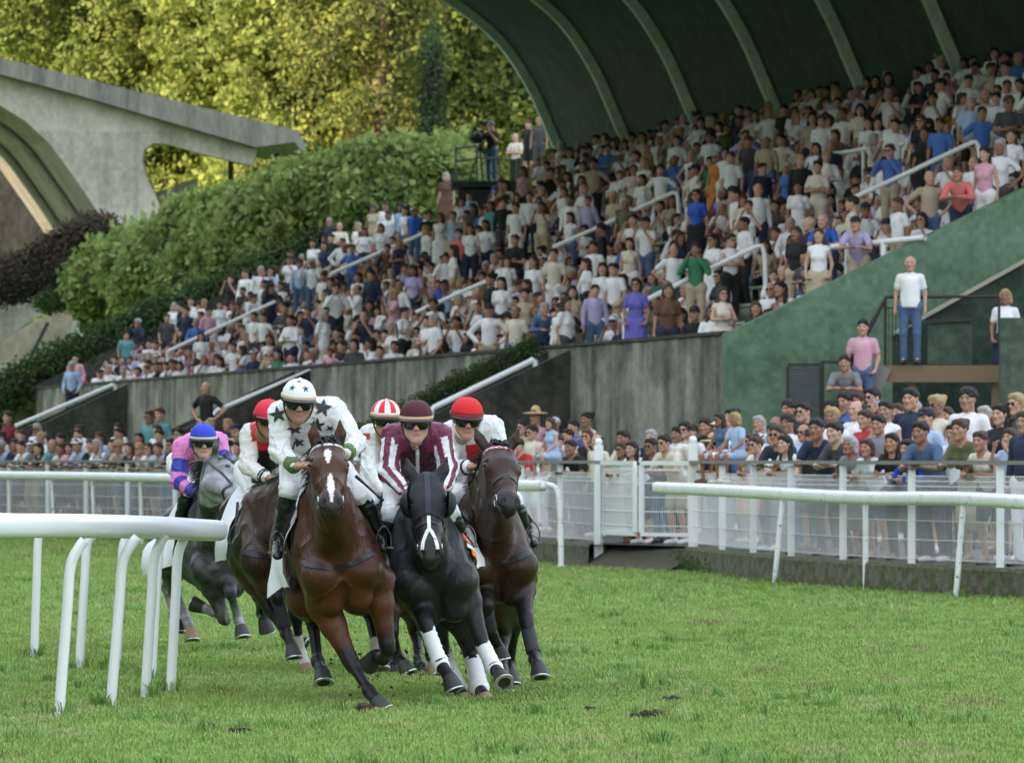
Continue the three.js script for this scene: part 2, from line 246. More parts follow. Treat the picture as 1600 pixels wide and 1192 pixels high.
// an oval rail swept along a curve
function ovalRail(pts, w, h, seg) {
  const c = new THREE.CatmullRomCurve3(pts, false, 'centripetal'), pos = [], idx = [], m = 16, N = seg, uv = [];
  for (let i = 0; i <= N; i++) { const p = c.getPointAt(i / N), t = c.getTangentAt(i / N), r = V(0, 1, 0).cross(t).normalize(), u = t.clone().cross(r); const L = c.getLength() * i / N;
    for (let k = 0; k <= m; k++) { const q = k / m * 2 * Math.PI, a = Math.sign(Math.cos(q)) * Math.pow(Math.abs(Math.cos(q)), 0.8) * w / 2, b = Math.sign(Math.sin(q)) * Math.pow(Math.abs(Math.sin(q)), 0.8) * h / 2; const v = p.clone().addScaledVector(r, a).addScaledVector(u, b); pos.push(v.x, v.y, v.z); uv.push(k / m, L); } }
  for (let i = 0; i < N; i++) for (let k = 0; k < m; k++) { const a = i * (m + 1) + k, b = a + m + 1; idx.push(a, a + 1, b, a + 1, b + 1, b); }
  for (const [i, s] of [[0, 1], [N, -1]]) { const p = c.getPointAt(i / N), o = pos.length / 3, t = c.getTangentAt(i / N); const q = p.clone().addScaledVector(t, s * 0.01); pos.push(q.x, q.y, q.z); uv.push(0, 0); for (let k = 0; k < m; k++) { const a = i * (m + 1) + k; s > 0 ? idx.push(o, a + 1, a) : idx.push(o, a, a + 1); } }
  const g = new THREE.BufferGeometry(); g.setAttribute('position', new THREE.Float32BufferAttribute(pos, 3)); g.setAttribute('uv', new THREE.Float32BufferAttribute(uv, 2)); g.setIndex(idx); g.computeVertexNormals(); return g;
}
{ // inner rail: a tight bend that comes towards the camera and turns back
  const Y = 1.11, R0 = at(345, 830, 44).setY(0), o = thing('running_rail', 'white curved inner running rail on bent posts at left, in front of the horses', 'rail', R0), T = (p) => p.clone().sub(R0);
  const path = [at(-160, 822, 36.6), at(-40, 822, 37.9), at(70, 821.5, 38.7), at(170, 822.5, 40.0), at(255, 825, 41.6), at(312, 828, 43.2), at(338, 829, 45.0), at(326, 828.5, 46.6), at(280, 826, 47.6), at(210, 823, 48.8), at(120, 820, 50.5), at(20, 818, 53), at(-120, 815, 57)];
  path.forEach((p) => { p.y = clamp(p.y, 1.03, 1.3); });
  mesh('rail', ovalRail(path.map(T), 0.15, 0.148, 220), RAILPVC, o);
  const post = (bx, by, tx, Zb) => { const b = ground(bx, by), Zp = -b.z, t = at(tx, 838, Zp); const P = [b.clone().setY(-0.05), b.clone().lerp(V(t.x, b.y, t.z), 0.32).setY(0.62), b.clone().lerp(V(t.x, b.y, t.z), 0.45).setY(0.90), b.clone().lerp(V(t.x, b.y, t.z), 0.78).setY(1.02), V(t.x, 1.065, t.z)].map(T); mesh('post', boxUV(tube(P, 0.033, 40, 14)), RAILPVC, o); };
  post(90, 1121, 132, 0); post(171, 1106, 215, 0); post(225, 1093, 258, 0); post(265, 1084, 292, 0); post(235, 1061, 262, 0); post(180, 1050, 205, 0); post(122, 1047, 150, 0); post(52, 1029, 66, 0);
}
function outerRail(label, pts, posts, mat) {
  const R0 = pts[0].clone().setY(0), o = thing('running_rail', label, 'rail', R0), T = (p) => p.clone().sub(R0); mesh('rail', ovalRail(pts.map(T), 0.13, 0.16, 160), mat, o);
  posts.forEach(([b, lean, under]) => { const c = new THREE.CatmullRomCurve3(pts); if (under) { let e = 1e9, q0 = null; const px = b.x / -b.z; for (let i = 0; i <= 400; i++) { const p = c.getPoint(i / 400), d = Math.abs(p.x / -p.z - px); if (d < e) { e = d; q0 = p; } } b = V(q0.x + 0.05, 0, q0.z); } let best = null, bd = 1e9; for (let i = 0; i <= 300; i++) { const p = c.getPoint(i / 300), d = (p.x - b.x - lean) ** 2 + (p.z - b.z) ** 2; if (d < bd) { bd = d; best = p; } } mesh('post', boxUV(tube([b.clone().setY(-0.05), b.clone().lerp(best, 0.55).setY(best.y * 0.6), best.clone().add(V((b.x - best.x) * 0.1, -0.06, 0))].map(T), 0.034, 12, 10)), mat, o); });
}
outerRail('white outer running rail at right in front of the mesh fence', [at(1026, 762, 86), at(1120, 766, 83), at(1210, 771, 80), at(1353, 778, 76), at(1493, 779, 72.5), at(1640, 787, 68.6), at(1800, 796, 65)], [[ground(1210, 913), -0.06], [ground(1353, 922), -0.02], [ground(1494, 933), -0.06], [ground(1640, 945), -0.05], [ground(1110, 900), -0.05]].slice(0, 4), WORN);
{ const P = [at(848, 759, 91), at(700, 757, 95.5), at(560, 755, 100), at(400, 750.5, 106.5), at(260, 747, 114), at(120, 744, 121.5), at(0, 742.5, 128), at(-200, 740, 140)];
  outerRail('white outer running rail at far left behind the horses', P, [[ground(217, 846.5), 0, true], [ground(143, 844), 0, true], [ground(79, 842), 0, true], [ground(300, 849.5), 0, true], [ground(12, 840), 0, true], [ground(430, 857), 0, true], [ground(560, 865), 0, true], [ground(690, 873), 0, true]], WORN);
  const o = thing('rail_end_post', 'white bent end post where the far rail stops', 'post', ground(877, 888)); mesh('post', boxUV(tube([V(0, -0.05, 0), V(-0.01, 0.6, 0), V(-0.04, 1.0, 0), V(-0.10, 1.16, 0), V(-0.26, 1.20, 0.05)], 0.042, 30, 12)), WORN, o); const b = new THREE.CylinderGeometry(0.055, 0.055, 0.05, 12); b.translate(0, 0.02, 0); mesh('collar', b, WHITEPAINT, o); }

// ---------- concrete, paint ----------
const concrete = (seed, base, dark, streak = 1, rep = [0.125, 0.25]) => { const n = tileNoise(seed); return std([1, 1, 1], 0.9, { map: texture(1024, 512, (u, v) => { const s = smooth(0.36, 0.72, n(u, v * 0.3, 70, 3) * 0.45 + n(u, v * 0.3, 22, 3) * 0.4 + n(u, v, 40, 20) * 0.15), f = n(u, v, 400, 200), m = n(u, v, 20, 10), b = n(u, v, 90, 45); const len = n(u, 0.37, 26, 1), run = smooth(0, 0.4, v - (0.92 - 1.0 * len)); const k = clamp(streak * (0.62 * s * (0.25 + 0.75 * run) * (0.4 + 0.8 * m) + 0.35 * run * (0.4 + 0.6 * n(u, v, 60, 9)) + 0.35 * smooth(0.4, 0.8, n(u, v, 14, 8)))); const e = 0.05 * (f - 0.5) + 0.08 * (b - 0.5) + 0.06 * (m - 0.5); return [0, 1, 2].map((i) => lerp(base[i], dark[i], k) + e); }, true, rep), bumpMap: texture(256, 256, (u, v) => { const k = n(u, v, 128) * 0.5 + n(u, v, 30) * 0.5; return [k, k, k]; }, false, [1, 1]), bumpScale: 0.006 }); };
const M = {
  wall: concrete(21, [0.58, 0.58, 0.53], [0.25, 0.25, 0.22], 1.0, [0.071, 0.25]), flank: concrete(22, [0.27, 0.27, 0.24], [0.15, 0.15, 0.13], 0.8), pale: concrete(23, [0.66, 0.65, 0.60], [0.44, 0.43, 0.38], 0.5), moss: null,
  green: concrete(24, [0.38, 0.48, 0.385], [0.27, 0.37, 0.29], 0.6), shell: concrete(25, [0.16, 0.25, 0.215], [0.12, 0.19, 0.165], 0.5), rib: concrete(26, [0.74, 0.80, 0.71], [0.62, 0.69, 0.60], 0.6), step: concrete(27, [0.58, 0.62, 0.56], [0.42, 0.46, 0.40], 0.5), greyGreen: concrete(28, [0.28, 0.34, 0.29], [0.2, 0.25, 0.21], 0.5), dark: std([0.035, 0.035, 0.032], 0.8), iron: std([0.02, 0.018, 0.016], 0.6), wood: std([0.20, 0.13, 0.075], 0.8), greyWood: std([0.20, 0.195, 0.18], 0.9),
};
{ const n = tileNoise(33); M.moss = std([1, 1, 1], 1, { map: texture(512, 256, (u, v) => { const a = n(u, v, 22, 9), b = n(u, v, 120, 60), c = n(u, v, 60, 6); const m = smooth(0.35, 0.65, a * 0.6 + b * 0.4); return [lerp(0.38, 0.27, m) + 0.22 * (b - .5), lerp(0.36, 0.29, m) + 0.24 * (b - .5) + 0.12 * (c - .5), lerp(0.32, 0.16, m) + 0.14 * (b - .5)]; }, true, [0.4, 1.0]) }); }

// ---------- the mesh fence along the track ----------
const FENCE = [[10.6, 55], [8.1, 62], [5.75, 70.8], [4.5, 75.2], [3.55, 80], [2.52, 89]].map(([x, z]) => V(x, 0, -z)), FENCE2 = [[1.23, 92], [0.35, 97], [-0.75, 102], [-3.3, 110.5], [-7.2, 121], [-10.6, 131], [-17, 147]].map(([x, z]) => V(x, 0, -z));
const APRON = 0.34;
function meshFence(line, label, wlabel, spacing) {
  const c = new THREE.CatmullRomCurve3(line, false, 'centripetal'), L = c.getLength(), n = Math.round(L / spacing), P = Array.from({ length: n + 1 }, (_, i) => c.getPointAt(i / n)), R0 = P[0].clone(), o = thing('mesh_fence', label, 'fence', R0), T = (p, y) => V(p.x - R0.x, y, p.z - R0.z);
  const w = thing('low_wall', wlabel, 'wall', R0), wn = 40; { const pos = [], idx = [], uv = []; for (let i = 0; i <= wn * 2; i++) { const p = c.getPointAt(i / wn / 2), t = c.getTangentAt(i / wn / 2), r = V(0, 1, 0).cross(t).normalize(), wob = 0.02 * N3(i * 0.7, 3, 1); const prof = [[-0.14 - wob, -0.05], [-0.125 + wob * 0.5, APRON - 0.04], [-0.10, APRON], [0.12, APRON], [0.14, -0.05]]; prof.forEach(([a, y], k) => { const q = p.clone().addScaledVector(r, -a).sub(R0); pos.push(q.x, y, q.z); uv.push(L * i / wn / 2, y + k * 0.3); }); } for (let i = 0; i < wn * 2; i++) for (let k = 0; k < 4; k++) { const a = i * 5 + k, b = a + 5; idx.push(a, b, a + 1, a + 1, b, b + 1); } let g = new THREE.BufferGeometry(); g.setAttribute('position', new THREE.Float32BufferAttribute(pos, 3)); g.setAttribute('uv', new THREE.Float32BufferAttribute(uv, 2)); g.setIndex(idx); g = g.toNonIndexed(); g.computeVertexNormals(); M.moss.side = THREE.DoubleSide; mesh('kerb', g, M.moss, w); }
  for (let i = 0; i < n; i++) { const a = P[i], b = P[i + 1], d = b.clone().sub(a), l = d.length(), dd = d.clone().normalize(), gs = []; const nw = Math.round(l / 0.055);
    for (let k = 1; k < nw; k++) { const p = a.clone().addScaledVector(d, k / nw), q = box(0.0048, 0.98, 0.0048); const t = T(p, APRON + 0.53); q.translate(t.x, t.y, t.z); gs.push(q); }
    for (const y of [0.06, 0.28, 0.50, 0.72, 0.90, 0.96, 1.02]) gs.push(beam(T(a.clone().addScaledVector(dd, 0.05), APRON + y), T(b.clone().addScaledVector(dd, -0.05), APRON + y), 0.008, y > 0.85 ? 0.010 : 0.008)); mesh('wire_panel', merge(gs), WHITEPAINT, o);
    mesh('top_rail', beam(T(a, 1.515).addScaledVector(dd, -0.004), T(b, 1.515).addScaledVector(dd, 0.004 - 0.012), 0.13, 0.045), M.greyWood, o); }
  P.forEach((p, i) => { const q = T(p, 0), g = box(0.085, 1.15, 0.085, q.x, APRON + 0.575 - 0.01, q.z); g.name = ''; mesh('post', g, WHITEPAINT, o); });
  return P;
}
meshFence(FENCE, 'white welded mesh fence with grey top rail, right of the gate', 'low mossy concrete wall under the right mesh fence', 2.9); meshFence(FENCE2, 'white welded mesh fence with grey top rail, left of the gate', 'low mossy concrete wall under the left mesh fence', 3.0);
{ // gate whose two leaves stand out over the turf
  const A = V(1.25, 0, -92.2), B = V(2.52, 0, -89), Mm = V(1.74, 0, -89.9), o = thing('white_gate', 'white double gate with ball-topped posts between the two mesh fences', 'gate', Mm), T = (p, y) => V(p.x - Mm.x, y, p.z - Mm.z);
  for (const [p, h] of [[A, 1.76], [B, 1.78]]) { const q = T(p, 0), gp = box(0.13, h, 0.13, q.x, h / 2, q.z), m = mesh('gate_post', gp, WHITEPAINT, o), s = new THREE.SphereGeometry(0.055, 14, 10); s.translate(q.x, h + 0.045, q.z); mesh('ball_finial', s, WHITEPAINT, m); }
  for (const [p, q] of [[A, Mm], [Mm.clone().add(V(0.02, 0, 0.02)), B]]) { const d = q.clone().sub(p), dd = d.clone().normalize(), a = p.clone().addScaledVector(dd, 0.09), b = q.clone().addScaledVector(dd, -0.05), l = a.distanceTo(b), leaf = new THREE.Group(); leaf.name = 'gate_leaf'; o.add(leaf); const y0 = 0.50, y1 = 1.50, gs = [];
    mesh('leaf_frame', merge([beam(T(a, y0), T(b, y0), 0.05, 0.05), beam(T(a, y1), T(b, y1), 0.05, 0.06), beam(T(a, y0 + 0.026), T(a, y1 - 0.031), 0.06, 0.06, dd), beam(T(b, y0 + 0.026), T(b, y1 - 0.031), 0.06, 0.06, dd)]), WHITEPAINT, leaf);
    const nw = Math.round(l / 0.045); for (let k = 1; k < nw; k++) { const t = T(a.clone().lerp(b, k / nw), (y0 + y1) / 2); gs.push(box(0.007, y1 - y0 - 0.05, 0.007, t.x, t.y, t.z)); } for (const y of [0.62, 0.82, 1.02, 1.22, 1.40]) gs.push(beam(T(a, y), T(b, y), 0.010, 0.012)); mesh('wire_panel', merge(gs), WHITEPAINT, leaf); }
}
// ---------- grandstand ----------
const C0 = at(1140, 522, 104), UH = V(-0.2085, 0, -0.978), VH = V(0.978, 0, -0.2085), TOP = C0.y, FLOOR0 = TOP - 0.80, SL = 0.48;
const S = (u, v, y) => V(C0.x, 0, C0.z).addScaledVector(UH, u).addScaledVector(VH, v).setY(y);
// the (u, v) on the seating slope that shows at a photo pixel, `lift` above the steps
function slopeAt(px, py, lift = 0) { const d = V((px - CX) / F, -(py - HY) / F, -1), n = UH.clone().cross(VH.clone().add(V(0, SL, 0))).normalize(), o = S(0, 0, FLOOR0 + lift); const t = o.clone().sub(V(0, EYE, 0)).dot(n) / d.dot(n), p = V(0, EYE, 0).addScaledVector(d, t), q = p.clone().sub(o); return { p, u: q.dot(UH), v: q.dot(VH) }; }
const BASIS = new THREE.Matrix4().makeBasis(VH, V(0, 1, 0), UH.clone().negate());
// a profile in the (v, y) plane, carried along the stand from u0 to u1
function prof(pts, u0, u1, R0) { const s = new THREE.Shape(pts.map(([v, y]) => new THREE.Vector2(v, y))), g = new THREE.ExtrudeGeometry(s, { depth: u1 - u0, bevelEnabled: false, steps: 1 }); const b = S(u1, 0, 0); g.applyMatrix4(BASIS.clone().setPosition(b.x - R0.x, 0, b.z - R0.z)); g.computeVertexNormals(); return boxUV(g); }
const UEND = 83, VBACK = 12.4, G0 = S(0, 0, 0), stand = thing('grandstand', 'long open grandstand under a dark green ribbed concrete canopy', 'grandstand', G0);
{
  const put = (n, g, m) => mesh(n, g, m, stand), T = (p) => p.clone().sub(G0);
  put('front_wall', prof([[0, 0.2], [0, TOP], [0.22, TOP], [0.22, 0.2]], 0.4, UEND, G0), M.wall);
  put('wall_coping', prof([[-0.03, TOP + 0.003], [-0.03, TOP + 0.06], [0.25, TOP + 0.06], [0.25, TOP + 0.003]], 0.4, UEND, G0), M.flank);
  { const pts = [[0.23, 0.5]]; let v = 0.23, y = FLOOR0; for (let i = 0; i < 15; i++) { pts.push([v, y]); v = 0.23 + (i + 1) * 0.8; pts.push([v, y]); y = FLOOR0 + (i + 1) * 0.8 * SL; } pts.push([v, y], [VBACK + 0.6, y], [VBACK + 0.6, 0.5]); put('terrace', prof(pts, 0.4, UEND, G0), M.step); }
  for (let i = 1; i < 15; i++) { const v = 0.23 + i * 0.8; put('bench', prof([[v + 0.30, FLOOR0 + i * 0.8 * SL + 0.36], [v + 0.30, FLOOR0 + i * 0.8 * SL + 0.41], [v + 0.62, FLOOR0 + i * 0.8 * SL + 0.41], [v + 0.62, FLOOR0 + i * 0.8 * SL + 0.36]], 0.6, UEND - 0.4, G0), M.step); }
  put('end_wall', prof([[-0.02, 0], [-0.02, TOP + 0.02], [0.1, TOP + 0.06], [13.4, TOP + 13.3 * SL + 0.06], [13.4, 0]], 0.05, 0.4, G0), M.green);
  put('far_end_wall', prof([[-0.02, 0], [-0.02, TOP + 0.1], [13.4, TOP + 13.4 * SL + 0.25], [13.4, 0]], UEND, UEND + 0.35, G0), M.flank);
  // canopy
  const cv = [[12.45, 7.6], [12.35, 8.9], [12.0, 10.23], [11.45, 11.53], [10.68, 12.65], [9.75, 13.43], [8.9, 13.95], [7.5, 14.55], [5.5, 15.1], [3, 15.5], [0, 15.6], [-3, 15.4]], cc = new THREE.CatmullRomCurve3(cv.map(([v, y]) => V(v - 0.32 * smooth(8, 11, y), y, 0)), false, 'centripetal'), cp = cc.getSpacedPoints(60), nrm = cp.map((p, i) => { const t = cc.getTangentAt(i / 60); return V(t.y, -t.x, 0); });
  const off = (d) => cp.map((p, i) => [p.x + nrm[i].x * d, p.y + nrm[i].y * d]);
  const shell = [...off(0.32), ...off(0.60).reverse()]; put('canopy', prof(shell, -6, 67.8, G0), M.shell);
  put('back_wall', prof([[VBACK + 0.62, 0.5], [VBACK + 0.62, 9.2], [VBACK + 0.95, 9.2], [VBACK + 0.95, 0.5]], 0.4, 67.8, G0), M.shell);
  for (let k = 0; k < 10; k++) { const u = 67.65 - k * 7.75; put('roof_rib', prof([...off(0.08), ...off(0.34).reverse()], u - 0.11, u + 0.11, G0), M.rib); }
  // stairs that climb to the stand through the front, each with dark flank walls
  for (const u of [12, 38.5, 65.5]) { const fl = [[-0.01, 0.2], [-0.01, TOP - 0.06], [-5.4, TOP - 0.06 - 5.39 * 0.465], [-5.4, 0.2]]; put('stair_flank', prof(fl, u - 0.12, u + 0.12, G0), M.flank); put('stair_flank', prof(fl, u + 1.75, u + 1.98, G0), M.flank); const st = [[-0.02, 0.2]]; for (let i = 0; i < 13; i++) { const v = -0.02 - i * 0.4, y = TOP - 0.9 - i * 0.186; if (y < 0.35) break; st.push([v, y], [v - 0.4, y]); } st.push([st[st.length - 1][0], 0.2]); put('stair_flight', prof(st.reverse(), u + 0.12, u + 1.75, G0), M.flank); }
  const rail = (pts, r = 0.045) => put('handrail', boxUV(tube(pts.map(T), r, 50, 10, false, 0.15)), WHITEPAINT);
  for (const [a, b] of [[[20, 667], [172, 603]], [[340, 641], [512, 568]], [[680, 636], [826, 566]]]) { const mid = a[0] < 100 ? 65.5 : a[0] < 400 ? 38.5 : 12, Z = (px) => { const k = (px - CX) / F; const u = mid - 0.05; /* on the near flank */ const X0 = C0.x - 0.2085 * u, Z0 = 104 + 0.978 * u, v = (k * Z0 - X0) / (0.978 - 0.2085 * k); return Z0 + 0.2085 * v; }; const p = at(...a, Z(a[0])), q = at(...b, Z(b[0])), d = q.clone().sub(p).normalize(); rail([p.clone().addScaledVector(d, -0.25).add(V(0, -0.45, 0)), p.clone().addScaledVector(d, -0.05), p, p.clone().lerp(q, 0.5), q, q.clone().addScaledVector(d, 0.12), q.clone().addScaledVector(d, 0.18).add(V(0, -0.35, 0))], 0.055); }
  const sr = (pts, lift = 1.12) => pts.map(([x, y, l]) => slopeAt(x, y, l ?? lift).p);
  const drop = (pts, at0, at1) => { const P = sr(pts); const a = P[0].clone().add(V(0, -1.0, 0)), b = P[P.length - 1].clone().add(V(0, -1.0, 0)); const d = P[P.length - 1].clone().sub(P[0]).normalize(); return [...(at0 ? [a, P[0].clone().add(V(0, -0.15, 0))] : []), ...P, ...(at1 ? [b.clone().add(V(0, 0.7, 0)).addScaledVector(d, 0.1), b.addScaledVector(d, 0.12)] : [])]; };
  rail(drop([[262, 549], [345, 510], [430, 471]], true, false)); rail(drop([[517, 428], [590, 396], [668, 362]], true, false)); rail(drop([[650, 488], [710, 461], [770, 436]], false, true)); rail(drop([[865, 386], [950, 348], [1054, 300]], false, true)); rail(drop([[976, 486], [1080, 434], [1188, 383]], true, true)); rail(drop([[1330, 311], [1430, 265], [1524, 221]], false, true));
  { const P = sr([[1289, 243], [1414, 224]], 1.1); rail([P[0].clone().add(V(0, -1, 0)), P[0].clone().add(V(0, -0.1, 0)), P[0], P[1], P[1].clone().add(V(0, -0.1, 0)), P[1].clone().add(V(0, -1, 0))], 0.05); const m = P[0].clone().lerp(P[1], 0.5); rail([m, m.clone().add(V(0, -1, 0))], 0.04); }
  { const a = at(1300, 386, 106), b = at(1446, 371, 104.6); rail([a, b], 0.05); for (const t of [0.17, 0.56]) { const p = a.clone().lerp(b, t); rail([p, p.clone().add(V(0, -0.75, 0))], 0.05); } }
  // dark parapets of the gangways half-way up
  const par = (px, py, qx, qy, h) => { const a = slopeAt(px, py, 0.7), b = slopeAt(qx, qy, 0.7); put('gangway_parapet', beam(T(a.p).add(V(0, -h / 2, 0)), T(b.p).add(V(0, -h / 2, 0)), 0.2, h), M.flank); };
  par(890, 306, 1004, 246, 1.3); par(1512, 172, 1640, 112, 1.0);
}
{ // paved standing area between fence and stand, rising a little towards the wall
  const A = new THREE.CatmullRomCurve3([...FENCE, ...FENCE2], false, 'centripetal'), pos = [], idx = [], n = 80, uv = []; for (let i = 0; i <= n; i++) { const p = A.getPoint(i / n); const w = [0.1, 3, 8, 60]; [0, 1, 2, 3].forEach((k) => { const q = p.clone().addScaledVector(VH, w[k]); pos.push(q.x, [APRON - 0.006, 0.62, 0.95, 1.0][k], q.z); uv.push(i, w[k]); }); } for (let i = 0; i < n; i++) for (let k = 0; k < 3; k++) { const a = i * 4 + k, b = a + 4; idx.push(a, b, a + 1, a + 1, b, b + 1); }
  const g = new THREE.BufferGeometry(); g.setAttribute('position', new THREE.Float32BufferAttribute(pos, 3)); g.setAttribute('uv', new THREE.Float32BufferAttribute(uv, 2)); g.setIndex(idx); g.computeVertexNormals(); const mm = concrete(41, [0.33, 0.32, 0.30], [0.24, 0.235, 0.22], 0.5, [0.2, 0.2]); mm.side = THREE.DoubleSide; struct('pavement', g, mm);
}
{ // worn earth ramp through the gate
  const a = V(0.95, 0.328, -93.4), b = V(2.6, 0.328, -88.8), d = VH.clone().multiplyScalar(-1), pos = [], idx = [], n = 24, uv = []; for (let i = 0; i <= n; i++) for (let j = 0; j <= 8; j++) { const p = a.clone().lerp(b, i / n).addScaledVector(VH, 0.5 - 1.1 * j / 8); const t = j / 8; p.y = lerp(0.335, -0.01, smooth(0.2, 1, t)) + 0.02 * N3(i * 0.4, j * 0.5, 2) * (t > 0.1 ? 1 : 0); pos.push(p.x, p.y, p.z); uv.push(i / 4, j / 4); } for (let i = 0; i < n; i++) for (let j = 0; j < 8; j++) { const k = i * 9 + j; idx.push(k, k + 9, k + 1, k + 1, k + 9, k + 10); } const g = new THREE.BufferGeometry(); g.setAttribute('position', new THREE.Float32BufferAttribute(pos, 3)); g.setAttribute('uv', new THREE.Float32BufferAttribute(uv, 2)); g.setIndex(idx); g.computeVertexNormals(); struct('earth_path', g, std([0.06, 0.052, 0.033], 1)); }
const apronY = (p) => { // height of the standing area at a point
  let best = 1e9; for (let i = 0; i <= 60; i++) { const q = (i <= 30 ? FC1.getPoint(i / 30) : FC2.getPoint((i - 31) / 29)); const d = p.clone().sub(q); best = Math.min(best, Math.abs(d.dot(VH)) + 0.3 * Math.abs(d.dot(UH))); } return best < 3 ? lerp(APRON, 0.62, best / 3) : lerp(0.62, 0.95, clamp((best - 3) / 5)); };
const FC1 = new THREE.CatmullRomCurve3(FENCE, false, 'centripetal'), FC2 = new THREE.CatmullRomCurve3(FENCE2, false, 'centripetal');
// ---------- viewing platform with its stair, right ----------
{
  const Z = 99.5, R0 = at(1470, 718, Z).setY(0), o = thing('viewing_platform', 'dark metal viewing platform with railings and a steep stair beside the green wall', 'platform', R0), Q = (x, y, z = 0) => at(x, y, Z - z).sub(R0), put = (n, g, m) => mesh(n, boxUV(g), m, o);
  put('deck', beam(Q(1384, 578, -0.5), Q(1562, 578, -0.5), 1.6, 0.12), M.wood); put('edge_beam', beam(Q(1378, 584, 0.36), Q(1562, 584, 0.36), 0.08, 0.26), M.wood);
  for (const x of [1425, 1556]) put('support_post', beam(Q(x, 596, 0.2), Q(x, 705, 0.2), 0.13, 0.13, V(1, 0, 0)), M.wood);
  for (const y of [640, 668]) put('cross_beam', beam(Q(1380, y, -0.4), Q(1560, y, -0.4), 0.1, 0.12), M.dark);
  const R = (pts, r = 0.022) => put('railing', tube(pts, r, 30, 6, false, 0.05), M.iron);
  R([Q(1384, 464, 0.3), Q(1440, 464, 0.3), Q(1562, 463, 0.3)], 0.028); for (const x of [1384, 1432, 1562]) R([Q(x, 464, 0.3), Q(x, 572, 0.3)], x === 1432 ? 0.035 : 0.025); for (let i = 1; i < 9; i++) if (i !== 4) R([Q(1384 + i * 5.5, 482, -0.8), Q(1384 + i * 5.5, 572, -0.8)], 0.008); R([Q(1384, 481, -0.8), Q(1434, 481, -0.8)], 0.014);
  // stair going down to the left
  const sA = Q(1382, 574, 0.1), sB = Q(1326, 690, 0.1); for (const z of [0.35, -0.35]) put('stringer', beam(sA.clone().add(V(0, 0, z)), sB.clone().add(V(0, 0, z)), 0.05, 0.2), M.greyWood); for (let i = 1; i < 7; i++) { const p = sA.clone().lerp(sB, i / 7); put('tread', box(0.24, 0.04, 0.66, p.x, p.y, p.z), M.iron); }
  for (const z of [0.36, -0.36]) { R([Q(1384, 466, z), Q(1312, 594, z)], 0.03); R([Q(1381, 476, z), Q(1312, 604, z)], 0.024); R([Q(1350, 524, z), Q(1350, 640, z)], 0.024); R([Q(1312, 594, z), Q(1312, 700, z)], 0.02); }
  put('newel_post', beam(Q(1318, 594, 0.5), Q(1318, 705, 0.5), 0.09, 0.09, V(1, 0, 0)), std([0.52, 0.46, 0.30], 0.8));
  for (let i = 0; i < 7; i++) put('gate_board', box(0.098, 0.69, 0.03, Q(1455 + i * 10, 535, -0.95).x, Q(0, 535, -0.95).y, Q(0, 0, -0.95).z), M.greyGreen); put('gate_rail', beam(Q(1408, 505, -0.9), Q(1520, 498, -0.9), 0.05, 0.06), M.iron);
  const lv = thing('louvred_panel', 'grey louvred metal panel on the green wall by the platform stair', 'panel', at(1257, 718, 101).setY(0)), q = (x, y) => at(x, y, 101).sub(lv.position); mesh('panel_frame', merge([beam(q(1231, 570), q(1283, 570), 0.06, 0.05), beam(q(1231, 690), q(1231, 572.6), 0.06, 0.05, V(1, 0, 0)), beam(q(1283, 690), q(1283, 572.6), 0.06, 0.05, V(1, 0, 0))]), M.iron, lv); for (let i = 0; i < 26; i++) { const y = 576 + i * 4.4; const g = box(0.47, 0.012, 0.05); g.rotateX(0.6); const p = q(1257, y); g.translate(p.x, p.y, p.z); mesh('louvre', g, std([0.10, 0.11, 0.12], 0.6), lv); }
  const dfr = thing('door_frame', 'thin dark steel frame right of the louvred panel', 'frame', at(1300, 718, 101).setY(0)), q2 = (x, y) => at(x, y, 101).sub(dfr.position); mesh('frame', merge([beam(q2(1283, 566), q2(1345, 566), 0.05, 0.05), beam(q2(1286, 568.6), q2(1286, 690), 0.05, 0.05, V(1, 0, 0))]), M.iron, dfr);
  const bw = thing('side_wall', 'grey green masonry wall at the right picture edge below the seated onlooker', 'wall', at(1600, 718, 98).setY(0)), b2 = (x, y) => at(x, y, 98).sub(bw.position); { const s = new THREE.Shape([[1562, 700], [1562, 497], [1760, 497], [1760, 700]].map(([x, y]) => { const p = b2(x, y); return new THREE.Vector2(p.x, p.y); })); mesh('masonry', boxUV(new THREE.ExtrudeGeometry(s, { depth: 0.3, bevelEnabled: false })), M.greyGreen, bw); }
  const rw = thing('ramp_wall', 'sloping dark green ramp wall with pale worn edge, rising to the right edge', 'wall', at(1530, 718, 102).setY(0)), r2 = (x, y) => at(x, y, 102).sub(rw.position); { const s = new THREE.Shape([[1395, 700], [1395, 525], [1700, 356], [1700, 700]].map(([x, y]) => { const p = r2(x, y); return new THREE.Vector2(p.x, p.y); })); mesh('ramp_side', boxUV(new THREE.ExtrudeGeometry(s, { depth: 0.25, bevelEnabled: false })), concrete(44, [0.15, 0.22, 0.18], [0.10, 0.15, 0.12], 0.5), rw); mesh('worn_edge', beam(r2(1397, 521).add(V(0, 0, 0.14)), r2(1700, 353).add(V(0, 0, 0.14)), 0.34, 0.06), M.pale, rw); }
}
